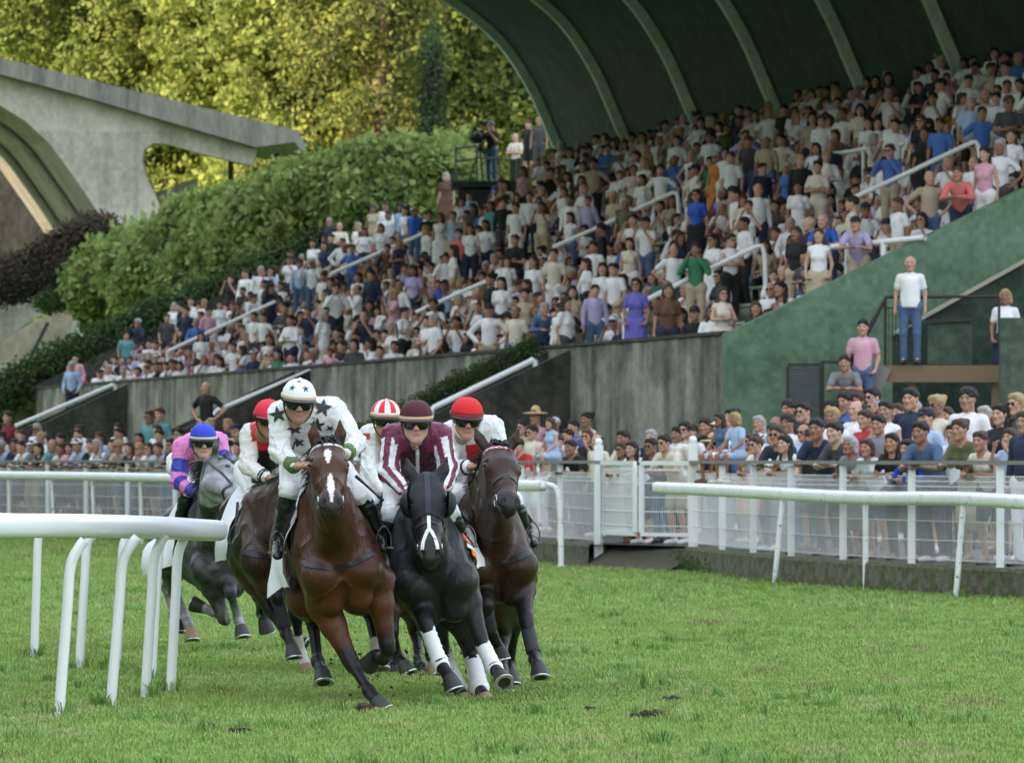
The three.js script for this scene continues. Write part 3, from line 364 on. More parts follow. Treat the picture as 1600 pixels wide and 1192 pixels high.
// ---------- the older stand far left, with its own canopy ----------
{
  const Z = 214, R0 = at(200, 718, Z).setY(0), o = thing('old_stand', 'weathered grey concrete stand with arched canopy at far left', 'grandstand', R0), q = (x, y, z = 0) => at(x, y, Z - z).sub(R0), shape = (pts) => new THREE.Shape(pts.map(([x, y]) => { const p = q(x, y); return new THREE.Vector2(p.x, p.y); })), ex = (pts, d, z) => { const g = new THREE.ExtrudeGeometry(shape(pts), { depth: d, bevelEnabled: false, curveSegments: 20 }); g.translate(0, 0, z); return boxUV(g); };
  const grey = concrete(51, [0.70, 0.68, 0.63], [0.50, 0.48, 0.44], 0.6, [0.1, 0.16]), inner = concrete(52, [0.58, 0.55, 0.53], [0.43, 0.41, 0.40], 0.6, [0.1, 0.1]), edge = concrete(53, [0.52, 0.51, 0.48], [0.36, 0.35, 0.33], 0.7, [0.2, 0.1]);
  const arch = [[-160, 118], [-90, 132], [-40, 146], [0, 165], [40, 190], [75, 222], [105, 262], [132, 300], [156, 336]], hole = [[395, 259], [330, 245], [262, 226], [240, 224], [226, 234], [222, 252], [228, 276], [240, 300], [252, 330]];
  mesh('roof_slab', ex([[-260, 28], [0, 92], [120, 122], [465, 206], [462, 224], [400, 232], [120, 150], [0, 118], [-260, 56]], 9, -8), edge, o);
  mesh('end_frame', ex([[-160, 80], [0, 119], [120, 151], [400, 233], [395, 259], ...hole.slice(1), [230, 345], [156, 420], ...arch.slice().reverse()], 1.0, -0.6), grey, o);
  const back = V(-0.2085, 0, -0.978), cp = new THREE.CatmullRomCurve3([...arch, [185, 386], [210, 430]].map(([x, y]) => q(x, y)), false, 'centripetal').getSpacedPoints(40);
  { const pos = [], idx = [], n = cp.length; for (let k = 0; k <= 12; k++) cp.forEach((p) => { const r = p.clone().addScaledVector(back, k * 1.2).add(V(0, 0, -0.6)); pos.push(r.x, r.y, r.z); }); for (let k = 0; k < 12; k++) for (let i = 0; i < n - 1; i++) { const a = k * n + i, b = a + n; idx.push(a, b, a + 1, a + 1, b, b + 1); } const g = new THREE.BufferGeometry(); g.setAttribute('position', new THREE.Float32BufferAttribute(pos, 3)); g.setIndex(idx); g.computeVertexNormals(); inner.side = THREE.DoubleSide; mesh('vault', boxUV(g), inner, o); }
  for (const k of [5, 10]) mesh('vault_rib', boxUV(limbTube(cp.map((p) => p.clone().addScaledVector(back, k).add(V(-0.05, -0.05, 0))), cp.map(() => 0.16), 8)), M.pale, o);
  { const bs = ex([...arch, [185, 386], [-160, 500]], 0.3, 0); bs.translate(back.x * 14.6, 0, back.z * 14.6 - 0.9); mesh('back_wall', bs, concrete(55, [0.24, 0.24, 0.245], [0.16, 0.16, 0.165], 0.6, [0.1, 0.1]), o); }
  mesh('seating_wall', ex([[-200, 505], [0, 412], [240, 292], [300, 270], [300, 420], [60, 470], [-200, 580]], 0.6, -4), inner, o);
  for (const [pts, m, z, n] of [[[[-60, 508], [0, 492], [132, 458], [140, 470], [66, 500], [0, 545], [-60, 580]], M.pale, 3, 'sloping_slab'], [[[-60, 560], [0, 532], [66, 498], [128, 470], [128, 700], [-60, 700]], concrete(54, [0.62, 0.58, 0.50], [0.5, 0.47, 0.4], 0.4, [0.1, 0.1]), 0.5, 'plaster_wall'], [[[120, 505], [150, 480], [230, 540], [195, 620], [90, 640], [95, 590]], std([0.74, 0.73, 0.69], 0.9), 1.5, 'white_wall']]) mesh(n, ex(pts, 0.4, z), m, o);
  for (const [a, b, w] of [[[18, 618], [74, 504], 0.12], [[42, 612], [140, 478], 0.2], [[-20, 640], [10, 560], 0.2]]) mesh('strut', boxUV(beam(q(...a, 4), q(...b, 4), w, w, V(0, 0, 1))), w > 0.15 ? M.pale : M.dark, o);
  for (let i = 0; i < 16; i++) mesh('baluster', boxUV(beam(q(-10 + i * 7.6, 492 - i * 2.0, 3.6), q(-10 + i * 7.6, 462 - i * 1.2, 3.6), 0.05, 0.05, V(1, 0, 0))), M.pale, o); mesh('balustrade_rail', boxUV(beam(q(-14, 461, 3.6), q(112, 441, 3.6), 0.1, 0.1)), M.pale, o);
  for (const x of [360, 432]) mesh('column', boxUV(beam(q(x, 235, -5), q(x, 420, -5), 0.18, 0.18, V(1, 0, 0))), M.dark, o);
}
// ---------- trees, hedges, hills ----------
const leafMat = (c, tr = 0.35) => new THREE.MeshPhysicalMaterial({ color: new THREE.Color().setRGB(...c), roughness: 0.9, transmission: tr, thickness: 0, side: THREE.DoubleSide, specularIntensity: 0.4 });
const LEAVES = leafMat([1, 1, 1], 0.38), NEEDLES = leafMat([1, 1, 1], 0.12), BARK = std([0.085, 0.058, 0.036], 0.95), PALEBARK = std([0.20, 0.18, 0.15], 0.95);
function leafCluster(seed, n, R0, len, wid, fold = 0.3) { const R = rng(seed), gs = []; for (let i = 0; i < n; i++) { const g = new THREE.BufferGeometry(); g.setAttribute('position', new THREE.Float32BufferAttribute([0, 0, 0, wid / 2, fold * wid * 0.5, len * 0.45, 0, -0.02, len * 0.5, -wid / 2, fold * wid * 0.5, len * 0.45, 0, -0.1 * len, len], 3)); g.setIndex([0, 1, 2, 0, 2, 3, 1, 4, 2, 2, 4, 3]); g.computeVertexNormals();
    const e = new THREE.Euler((R() - .5) * 2.4, R() * 6.28, (R() - .5) * 1.6); g.applyMatrix4(new THREE.Matrix4().makeRotationFromEuler(e)); const d = V(R() - .5, R() - .5, R() - .5).multiplyScalar(2 * R0); g.translate(d.x, d.y, d.z); gs.push(g); } return mergeGeometries(gs); }
const CLUSTER = [leafCluster(1, 11, 0.34, 0.24, 0.17), leafCluster(2, 11, 0.30, 0.20, 0.14), leafCluster(3, 16, 0.26, 0.11, 0.08), leafCluster(4, 14, 0.30, 0.34, 0.035, 0)];
// leaves through a set of lobes: denser towards the outside, in clumps, with gaps
function foliage(name, parent, lobes, count, kind, tone, R, o = {}) {
  const vol = lobes.map((l) => l[1][0] * l[1][1] * l[1][2]), sum = vol.reduce((a, b) => a + Math.pow(b, 0.67), 0), im = new THREE.InstancedMesh(CLUSTER[kind], kind === 3 ? NEEDLES : LEAVES, count), m = new THREE.Matrix4(), q = new THREE.Quaternion(), c = new THREE.Color(); let k = 0; const sd = R() * 50;
  lobes.forEach((l, li) => { const n = li === lobes.length - 1 ? count - k : Math.round(count * Math.pow(vol[li], 0.67) / sum); for (let i = 0, tries = 0; i < n && k < count; tries++) { const d = V(R() * 2 - 1, R() * 2 - 1, R() * 2 - 1); const L = d.length(); if (L > 1 || L < 0.05) continue; const rad = Math.pow(R(), 0.4); d.multiplyScalar(rad / L); const p = l[0].clone().add(V(d.x * l[1][0], d.y * l[1][1], d.z * l[1][2])); const cl = fbm(p.x * (o.f ?? 0.55) + sd, p.y * (o.f ?? 0.55), p.z * (o.f ?? 0.55), 2); if (cl < (o.gap ?? -0.08) && tries < n * 6) continue;
      const s = (o.size ?? 1) * (0.7 + 0.7 * R()); if (o.droop) q.setFromEuler(new THREE.Euler(1.2 + 0.6 * R(), R() * 6.28, 0)); else q.setFromEuler(new THREE.Euler(R() * 6.28, R() * 6.28, R() * 6.28)); m.compose(p, q, V(s, s, s)); im.setMatrixAt(k, m); const t = tone(p, R, cl); c.setRGB(t[0], t[1], t[2]); im.setColorAt(k, c); k++; i++; } });
  im.count = k; im.name = name; im.castShadow = im.receiveShadow = true; parent.add(im); return im;
}
const mixTone = (a, b, v = 0.35) => (p, R) => { const k = R(), b0 = 1 - v / 2 + v * R(); return a.map((x, i) => lerp(x, b[i], k) * b0); };
function tree(name, label, px, Z, base, top, w, tone, count, o = {}) {
  const R = rng(o.seed ?? Math.round(px * 7 + Z)), R0 = at(px, 718, Z).setY(o.y ?? 0), g = thing(name, label, 'tree', R0, o.group), lobes = [], H = top - base;
  for (let i = 0; i < (o.lobes ?? 9); i++) { const t = (i + 0.5) / (o.lobes ?? 9), a = i * 2.4 + R(), rr = w * 0.5 * (0.25 + 0.5 * R()) * (o.cone ? 1 - t * 0.8 : Math.sin(Math.PI * clamp(t * 0.85 + 0.12))); lobes.push([V(Math.cos(a) * rr, base + H * t, Math.sin(a) * rr + (o.back ?? 0)), [w * (o.lobeW ?? 1) * (0.26 + 0.14 * R()) * (o.cone ? 1.1 - t * 0.8 : 1), H * (0.15 + 0.07 * R()), w * (o.lobeW ?? 1) * (0.26 + 0.14 * R()) * (o.cone ? 1.1 - t * 0.8 : 1)]]); }
  for (let i = 0; i < (o.shoots ?? 0); i++) { const a = R() * 6.28, rr = w * 0.5 * Math.sqrt(R()); lobes.push([V(Math.cos(a) * rr, base + H * (0.92 + 0.12 * R()) - rr * 0.5, Math.sin(a) * rr), [0.24 + 0.14 * R(), 0.45 + 0.5 * R(), 0.24 + 0.14 * R()]]); }
  const tr = o.trunk ?? 0.28, gs = [limbTube([V(0, -0.3, 0), V(0.1, base * 0.6, 0.05), V(-0.1, base + H * 0.4, 0), V(0.15, base + H * (o.cone ? 0.97 : 0.8), 0)], [tr * 1.3, tr, tr * 0.7, tr * 0.2], 9)]; const lm = lobes.map((l) => { const y = Math.max(0.5, l[0].y - H * 0.16); return limbTube([V(0, y - 0.5, 0), V(l[0].x * 0.5, lerp(y, l[0].y, 0.6), l[0].z * 0.5), l[0]], [tr * 0.42, tr * 0.3, tr * 0.1], 6); });
  mesh('trunk', boxUV(gs[0]), o.bark ?? BARK, g); lm.forEach((l) => mesh('limb', boxUV(l), o.bark ?? BARK, g)); foliage('crown', g, lobes, count, o.kind ?? 0, tone, R, o); return g;
}
const GOLD1 = mixTone([0.19, 0.235, 0.045], [0.37, 0.40, 0.09]), GREEN1 = mixTone([0.14, 0.18, 0.035], [0.30, 0.33, 0.07]), DARK1 = mixTone([0.06, 0.09, 0.025], [0.13, 0.16, 0.04]), PLANE1 = mixTone([0.15, 0.23, 0.055], [0.30, 0.37, 0.11], 0.3);
const WG = 'tall trees behind the stands';
[[28, 264, 3, 25, 9.5, DARK1, 'dark green leafy tree at the far upper left corner'], [150, 257, 5, 27, 9.5, GREEN1, 'green leafy tree rising over the roof of the old stand, second from left'], [262, 250, 4, 27, 9, GREEN1, 'olive leafy tree over the middle of the old stand roof'], [372, 244, 3, 25, 8.5, GOLD1, 'sunlit yellow leafy tree above the tip of the old stand roof'], [478, 239, 3, 24, 8, GOLD1, 'sunlit golden tree between old stand roof and the conifer'], [760, 240, 3, 20, 7, GREEN1, 'shaded olive tree just left of the green canopy edge'], [850, 241, 3, 18, 7, DARK1, 'dark tree partly covered by the green canopy edge']].forEach(([px, Z, b, t, w, tn, lb], i) => tree('leafy_tree', lb, px, Z, b, t, w, tn, 5200, { group: WG, seed: 100 + i, size: 1.15, gap: 0.04 }));
[[-40, 286], [95, 280], [215, 276], [330, 270], [440, 264], [560, 260], [660, 256], [770, 262], [880, 262], [980, 270]].forEach(([px, Z], i) => tree('forest_tree', ['dark forest tree behind the upper left corner tree', 'forest tree behind the second roof tree', 'forest tree behind the olive roof tree', 'forest tree between the olive and yellow trees, behind', 'forest tree behind the golden tree', 'forest tree behind the conifer trunk', 'forest tree behind the cypress', 'forest tree behind the shaded olive tree', 'forest tree behind the canopy edge', 'forest tree hidden behind the canopy ribs'][i], px, Z, 3, 27, 11, i > 2 && i < 7 ? GOLD1 : i < 2 ? DARK1 : GREEN1, 4200, { group: WG, seed: 140 + i, size: 1.4, gap: -0.05 }));
tree('conifer', 'tall conifer with bare reddish trunk and drooping sprays, right of the golden tree', 596, 232, 5, 26, 6.5, mixTone([0.07, 0.095, 0.02], [0.34, 0.33, 0.07]), 2300, { kind: 1, size: 1.15, lobes: 16, gap: 0.04, back: -0.8, seed: 7, trunk: 0.24, bark: std([0.13, 0.075, 0.042], 0.95), cone: false });
tree('cypress', 'narrow dark green cypress right of the conifer trunk', 674, 226, 1.5, 15.6, 1.5, mixTone([0.030, 0.060, 0.022], [0.07, 0.12, 0.04]), 1900, { kind: 2, size: 1.2, lobes: 12, gap: -0.6, seed: 8, cone: true });
const PG = 'plane trees between the two stands';
[[192, 462, 203, 2.5], [246, 440, 200, 2.9], [300, 415, 196, 3.2], [350, 405, 194, 3.2], [410, 395, 191, 3.3], [465, 370, 190, 3.3], [520, 350, 189, 3.2], [575, 338, 188, 3.0], [630, 322, 187, 2.8], [684, 312, 187, 2.6]].forEach(([px, py, Z, w], i) => { const cy = EYE - (py - HY) * Z / F, top = cy + w * 0.45; tree('plane_tree', ['broad low plane tree nearest the white wall of the old stand', 'plane tree below the pier of the old stand', 'plane tree with tall shoots in front of the oval opening', 'plane tree right of the oval opening', 'plane tree below the tip of the old stand roof', 'plane tree left of the golden tree foot', 'plane tree behind the lone man in navy', 'plane tree left of the conifer foot', 'plane tree right of the conifer foot', 'plane tree beside the camera platform'][i], px, Z, Math.max(0.8, cy - w * (i < 2 ? 0.42 : 0.75)), top, w * 1.2, PLANE1, 3200, { group: PG, kind: 0, size: 1.0, lobes: 18, lobeW: 0.66, shoots: 9, gap: 0.15, f: 0.8, trunk: 0.13, bark: PALEBARK, seed: 200 + i }); });
// fresh upright shoots over the plane trees
function band(name, label, pts, r, count, kind, tone, seed, size = 0.8, cat = 'hedge') { const R = rng(seed), R0 = pts[0].clone(), g = thing(name, label, cat, R0), lobes = []; const c = new THREE.CatmullRomCurve3(pts), n = Math.ceil(c.getLength() / (r[0] * 1.1)); for (let i = 0; i <= n; i++) { const p = c.getPointAt(i / n).sub(R0); lobes.push([p.add(V(0, 0.2 * r[1] * (R() - .5), 0)), [r[0] * (0.8 + 0.4 * R()), r[1] * (0.8 + 0.4 * R()), r[0] * (0.8 + 0.4 * R())]]); } mesh('branch', boxUV(limbTube(lobes.map((l) => l[0]), lobes.map(() => 0.05), 5)), BARK, g); foliage('foliage', g, lobes, count, kind, tone, R, { size, gap: -0.4, f: 1.5 }); return g; }
const IVY = mixTone([0.030, 0.065, 0.018], [0.08, 0.14, 0.03]);
band('hedge', 'dark clipped hedge along the sloping far end of the seating', [S(UEND + 0.9, -2.2, 1.8), S(UEND + 0.7, -0.5, TOP + 0.1), S(UEND + 0.5, 2.5, TOP + 1.55), S(UEND + 0.5, 6, TOP + 3.1), S(UEND + 0.5, 9.5, TOP + 4.75), S(UEND + 0.5, 12.5, TOP + 6.1)], [0.42, 0.36], 3000, 2, IVY, 31, 1.1);
band('ivy', 'green ivy on the stair flank behind the maroon rider', [S(13.9, -0.3, TOP + 0.02), S(13.9, -2.6, TOP - 1.15), S(13.9, -4.8, TOP - 2.2)], [0.17, 0.14], 900, 2, IVY, 32, 0.45, 'ivy');
band('hedge', 'reddish brown hedge on the slope of the old stand', [at(-40, 448, 206), at(40, 416, 206), at(100, 386, 205), at(150, 358, 204)], [0.48, 0.30], 2400, 2, mixTone([0.05, 0.040, 0.026], [0.13, 0.10, 0.06]), 33, 1.1);
band('hedge', 'brown hanging creeper below the reddish hedge', [at(-20, 452, 205), at(60, 438, 205), at(120, 420, 204)], [0.5, 0.4], 900, 2, mixTone([0.035, 0.028, 0.018], [0.07, 0.06, 0.03]), 34, 1.0);
band('creeper', 'green creeper hanging over the white slab at far left', [at(70, 470, 204), at(110, 468, 203), at(165, 455, 202)], [0.26, 0.2], 420, 2, IVY, 35, 0.8, 'creeper');
band('hedge', 'small rounded hedge at the foot of the old stand', [at(22, 668, 195), at(40, 640, 193), at(52, 615, 190)], [0.3, 0.35], 500, 2, IVY, 36, 0.8);
band('kerb_weeds', 'weeds along the foot of the wall by the gate', [ground(1150, 899), ground(1080, 893), ground(980, 882), ground(890, 876)].map((p) => p.setY(0.1)), [0.14, 0.08], 420, 2, mixTone([0.05, 0.10, 0.025], [0.11, 0.19, 0.045]), 37, 0.4, 'weeds');
{ // a pale house glimpsed through the trees
  const R0 = at(385, 718, 300).setY(6), o = thing('white_house', 'white house with red roof glimpsed through the golden trees', 'house', R0); mesh('wall', box(7, 14, 6, 0, 3.0, -3), std([0.78, 0.77, 0.74], 0.9), o); const rf = prismRoof(7.8, 2.2, 7); rf.translate(0, 10.02, -3); mesh('roof', rf, std([0.35, 0.10, 0.06], 0.8), o); for (const [x, y] of [[-2.2, 5.5], [0, 5.5], [2.2, 5.5], [-2.2, 8], [0, 8], [2.2, 8]]) { const w = mesh('window', box(0.9, 1.4, 0.1, x, y, 0.06), std([0.03, 0.035, 0.04], 0.2), o); mesh('sill', box(1.1, 0.1, 0.2, x, y - 0.78, 0.12), WHITEPAINT, w); } }
function prismRoof(w, h, d) { const s = new THREE.Shape([new THREE.Vector2(-w / 2, 0), new THREE.Vector2(w / 2, 0), new THREE.Vector2(0, h)]); const g = new THREE.ExtrudeGeometry(s, { depth: d, bevelEnabled: false }); g.translate(0, 0, -d / 2); return g; }
function ridge(name, fn, nx, nz, mat) { const pos = [], idx = []; for (let i = 0; i <= nx; i++) for (let j = 0; j <= nz; j++) { const p = fn(i / nx, j / nz); pos.push(p.x, p.y, p.z); } for (let i = 0; i < nx; i++) for (let j = 0; j < nz; j++) { const a = i * (nz + 1) + j, b = a + nz + 1; idx.push(a, b, a + 1, a + 1, b, b + 1); } const g = new THREE.BufferGeometry(); g.setAttribute('position', new THREE.Float32BufferAttribute(pos, 3)); g.setIndex(idx); g.computeVertexNormals(); mat.side = THREE.DoubleSide; return struct(name, boxUV(g), mat); }
// the wooded hill behind everything, and the wooded slope on the left that keeps the low sun off the course
ridge('wooded_hill', (u, v) => { const x = lerp(-260, 260, u), z = -330 - 200 * v; return V(x, smooth(0, 0.8, v) * 62 + 5 * fbm(x * 0.06, 1, z * 0.06, 3) - 1, z); }, 90, 40, std([0.030, 0.050, 0.018], 1));
ridge('side_hill', (u, v) => { const x = lerp(-62, -250, v), z = lerp(130, -237 + 0.4 * -x, u), e = smooth(0, 0.07, u) * smooth(1, 0.98, u); return V(x, e * (72 * smooth(0, 0.32, v)) * (1 + 0.05 * fbm(x * 0.05, 3, z * 0.05, 2)) - 1, z); }, 90, 40, std([0.045, 0.065, 0.025], 1));
// ---------- race horses ----------
const HAIRBUMP = (() => { const n = tileNoise(61); return texture(256, 256, (u, v) => { const k = 0.5 + 0.5 * (n(u, v, 128, 20) - 0.5) + 0.4 * (n(u, v, 40, 12) - 0.5); return [k, k, k]; }, false, [3, 3]); })();
const MAT = {
  coat: vphys(0.42, { specularIntensity: 0.6, bumpMap: HAIRBUMP, bumpScale: 0.0025 }), hoof: std([0.03, 0.028, 0.026], 0.6), shoe: std([0.62, 0.62, 0.62], 0.35, { metalness: 0.7 }), leather: std([0.012, 0.010, 0.009], 0.45), whiteLeather: std([0.72, 0.70, 0.64], 0.6),
  eye: std([0.006, 0.004, 0.003], 0.08), steel: std([0.5, 0.5, 0.5], 0.25, { metalness: 0.9 }), darkSteel: std([0.12, 0.12, 0.12], 0.35, { metalness: 0.6 }), bandage: std([0.78, 0.78, 0.77], 0.85), blackCloth: std([0.014, 0.014, 0.017], 0.9), orange: std([0.75, 0.17, 0.03], 0.7),
  whiteCloth: std([0.74, 0.75, 0.77], 0.85, { side: THREE.DoubleSide }), hair: std([0.010, 0.008, 0.007], 0.55),
};
// a horse is built where the photograph shows its joints: (px, py) plus a depth that follows from the bone's length
function lifter(Z, root) { return (px, py, z = 0) => at(px, py, Z - z).sub(root); }
function reach(L, p, [px, py], len, sg) { let z = p.z, q; for (let i = 0; i < 5; i++) { q = L(px, py, z); const d2 = (q.x - p.x) ** 2 + (q.y - p.y) ** 2; z = p.z + sg * Math.sqrt(Math.max(0.0003, len * len - d2)); } return L(px, py, z); }
function hairStrands(R, roots, dirs, len, r = 0.006, droop = 0.3, waviness = 0.02) {
  const gs = []; roots.forEach((p, i) => { const d = dirs[i], l = len * (0.6 + 0.6 * R()), q = [p.clone()], rs = [r]; const w = V(R() - 0.5, R() - 0.5, R() - 0.5).multiplyScalar(waviness * 4);
    for (let k = 1; k <= 4; k++) { const t = k / 4; q.push(p.clone().addScaledVector(d, l * t).add(V(0, -droop * l * t * t, 0)).addScaledVector(w, t * t)); rs.push(r * (1 - t * 0.85)); } gs.push(limbTube(q, rs, 4, false)); });
  return merge(gs);
}
function makeHorse(S) {
  const Z = F / S.s, root = at(S.chest[0], S.chest[1], Z).setY(0), L = lifter(Z, root), R = rng(S.seed);
  const fwd = V(Math.sin(S.turn), S.pitch ?? 0, Math.cos(S.turn)).normalize(), up = V(-Math.sin(S.lean), Math.cos(S.lean), 0); up.addScaledVector(fwd, -up.dot(fwd)).normalize();
  const right = fwd.clone().cross(up), wd = S.wide ?? 0.88, anchor = L(...S.chest, 0), P = (f, u, r = 0) => anchor.clone().addScaledVector(fwd, f + 0.1).addScaledVector(up, u - 1.12).addScaledVector(right, r * wd);
  const g = thing('race_horse', S.label, 'horse', root, 'race horses galloping on the turf');
  // joints
  const legs = {};
  for (const k of ['rf', 'lf', 'rh', 'lh']) { const l = S.legs[k], sd = k[0] === 'r' ? 1 : -1, fore = k[1] === 'f';
    const top = fore ? P(-0.24, 0.88, 0.17 * sd) : P(-1.05, 1.0, 0.19 * sd), a = l.top ? L(...l.top, top.z + (l.topz ?? 0)) : top, len = fore ? [0.42, 0.29, 0.13] : [0.46, 0.38, 0.13];
    const b = reach(L, a, l.j[0], len[0], l.sg[0]), c = reach(L, b, l.j[1], len[1], l.sg[1]), d = reach(L, c, l.j[2], len[2], l.sg[2]);
    legs[k] = { a, b, c, d, fore, sd }; }
  const nb = P(-0.22, 1.36), poll = reach(L, nb, S.poll, S.neck ?? 0.78, 1), muz = reach(L, poll, S.muzzle, 0.56 * (S.headScale ?? 1.1), 1), A = muz.clone().sub(poll).normalize();
  const hf = V(Math.sin(S.headTurn ?? S.turn), 0.25, Math.cos(S.headTurn ?? S.turn)), D = hf.clone().addScaledVector(A, -hf.dot(A)).normalize(), W = A.clone().cross(D).normalize();   // along the face, out of the forehead, to the horse's left or right
  const hs = S.headScale ?? 1.1, H = (a, d, w) => poll.clone().addScaledVector(A, a * hs).addScaledVector(D, d * hs).addScaledVector(W, w * hs);
  // field
  const all = [P(0.15, 1.3), P(-1.7, 1.2), P(-0.5, 1.7), P(-.5, .7, .4), P(-.5, .7, -.4), P(-1.4, 1, .4), P(-1.4, 1, -.4), poll, muz, H(-0.2, 0, .15), H(-0.2, 0, -.15), H(.3, .1, .16), H(.3, .1, -.16)]; for (const k in legs) all.push(legs[k].a, legs[k].b, legs[k].c, legs[k].d);
  const bb = new THREE.Box3().setFromPoints(all).expandByScalar(0.14), f = new SDF(bb.min, bb.max, S.cell ?? 0.011);
  const C = (a, b, ra, rb, k = 0.05, fl) => f.cap(a, b, ra, rb, k, fl), w = (S.girth ?? 1) * 0.90;
  C(P(-0.38, 1.22), P(-1.08, 1.24), 0.275 * w, 0.27 * w, 0.06); C(P(-0.36, 1.02), P(-0.95, 1.08), 0.245 * w, 0.23 * w, 0.08); C(P(-0.95, 1.10), P(-1.28, 1.16), 0.23, 0.21, 0.08);
  C(P(-0.18, 1.48), P(-0.62, 1.50), 0.10, 0.10, 0.08); C(P(-0.6, 1.38), P(-1.25, 1.42), 0.16, 0.17, 0.08); C(P(-1.2, 1.34), P(-1.52, 1.22), 0.23, 0.17, 0.07);
  C(P(-0.12, 1.12), P(-0.3, 1.0), 0.17, 0.2, 0.06);
  for (const s of [1, -1]) {
    const lg = legs[s > 0 ? 'rf' : 'lf'], sh = P(-0.05, 1.06, 0.17 * s).lerp(lg.b.clone().sub(lg.a).multiplyScalar(0.15).add(P(-0.05, 1.06, 0.17 * s)), 0.5), hh = legs[s > 0 ? 'rh' : 'lh'];
    C(P(-0.08, 1.00, 0.10 * s), P(-0.10, 0.86, 0.10 * s), 0.118, 0.09, 0.025);                       // breast muscle
    C(P(-0.38, 1.46, 0.11 * s), sh, 0.080, 0.105, 0.05); C(sh, lg.a, 0.105, 0.095, 0.04); C(P(-0.36, 1.14, 0.18 * s), lg.a, 0.115, 0.09, 0.05);   // shoulder, arm, triceps
    C(P(-1.28, 1.36, 0.16 * s), P(-1.36, 1.2, 0.17 * s), 0.15, 0.19, 0.06); C(P(-1.32, 1.14, 0.17 * s), hh.a, 0.17, 0.115, 0.07);
    C(P(-1.45, 1.14, 0.14 * s), hh.a.clone().lerp(hh.b, 0.45).addScaledVector(fwd, -0.04), 0.15, 0.075, 0.07);
  }
  // neck
  C(P(-0.10, 1.20), H(0.16, -0.16, 0), 0.165 * (S.neckW ?? 1), 0.088, 0.05, [W, 1.2]); C(P(-0.38, 1.42), H(-0.02, -0.07, 0), 0.13, 0.075, 0.08); C(P(-0.24, 1.32), H(0.07, -0.12, 0), 0.165 * (S.neckW ?? 1), 0.082, 0.06, [W, 1.2]);
  // legs
  for (const k in legs) { const { a, b, c, d, fore } = legs[k], m = a.clone().lerp(b, 0.35), dir = b.clone().sub(a).normalize();
    const back = fwd.clone().addScaledVector(dir, -fwd.dot(dir)).normalize(), cd = c.clone().sub(b).normalize(), cb = fwd.clone().addScaledVector(cd, -fwd.dot(cd)).normalize().multiplyScalar(-1);
    const pd = d.clone().sub(c).normalize();
    if (fore) { C(a, m, 0.092, 0.080, 0.05); C(m, b, 0.078, 0.047, 0.04); C(b.clone().addScaledVector(dir, -0.035), b.clone().addScaledVector(cd, 0.03), 0.050, 0.047, 0.02); C(b.clone().addScaledVector(cb, 0.028), b.clone().addScaledVector(cb, 0.028).addScaledVector(dir, -0.03), 0.028, 0.026, 0.02);
      C(b, c, 0.036, 0.031, 0.02); C(b.clone().addScaledVector(cb, 0.024), c.clone().addScaledVector(cb, 0.022), 0.021, 0.022, 0.015); }
    else { C(a, m, 0.115, 0.095, 0.06); C(m, b, 0.09, 0.05, 0.05); C(a.clone().lerp(b, 0.5).addScaledVector(back, -0.05), b.clone().addScaledVector(cb, 0.05), 0.05, 0.024, 0.03); C(b, b.clone().addScaledVector(cb, 0.05).addScaledVector(cd, -0.03), 0.044, 0.03, 0.02); C(b, b.clone().addScaledVector(cd, 0.08), 0.050, 0.042, 0.03);
      C(b, c, 0.040, 0.033, 0.02); C(b.clone().addScaledVector(cb, 0.034), c.clone().addScaledVector(cb, 0.024), 0.022, 0.023, 0.015); }
    C(c.clone().addScaledVector(cd, -0.015), c.clone().addScaledVector(pd, 0.02), 0.041, 0.040, 0.02); C(c.clone().addScaledVector(cb, 0.016), c.clone().addScaledVector(cb, 0.016).addScaledVector(pd, 0.02), 0.034, 0.03, 0.015); C(c, d, 0.036, 0.043, 0.02); }
  // head
  C(H(0.03, -0.055, 0), H(0.2, -0.035, 0), 0.088 * hs, 0.095 * hs, 0.04);
  for (const s of [1, -1]) {
    C(H(0.10, -0.02, 0.045 * s), H(0.22, -0.02, 0.052 * s), 0.052 * hs, 0.052 * hs, 0.03); C(H(0.175, -0.012, 0.078 * s), H(0.215, -0.012, 0.08 * s), 0.032 * hs, 0.030 * hs, 0.018);
    f.ell(H(0.24, -0.12, 0.05 * s), [0.115 * hs, 0.10 * hs, 0.05 * hs], [A, D, W], 0.03); C(H(0.27, -0.035, 0.062 * s), H(0.38, -0.035, 0.05 * s), 0.020 * hs, 0.012 * hs, 0.02);
    C(H(0.50, -0.012, 0.036 * s), H(0.545, -0.016, 0.042 * s), 0.026 * hs, 0.030 * hs, 0.02); C(H(0.3, -0.13, 0.035 * s), H(0.5, -0.075, 0.025 * s), 0.042 * hs, 0.028 * hs, 0.03);
  }
  C(H(0.2, -0.03, 0), H(0.36, -0.035, 0), 0.078 * hs, 0.060 * hs, 0.03); C(H(0.36, -0.032, 0), H(0.5, -0.035, 0), 0.056 * hs, 0.052 * hs, 0.03); C(H(0.49, -0.035, 0), H(0.565, -0.035, 0), 0.052 * hs, 0.042 * hs, 0.03); C(H(0.25, -0.09, 0), H(0.48, -0.065, 0), 0.07 * hs, 0.045 * hs, 0.03);
  f.ell(H(0.575, -0.06, 0), [0.032 * hs, 0.035 * hs, 0.046 * hs], [A, D, W], 0.02); C(H(0.51, -0.095, 0), H(0.555, -0.098, 0), 0.036 * hs, 0.026 * hs, 0.015);
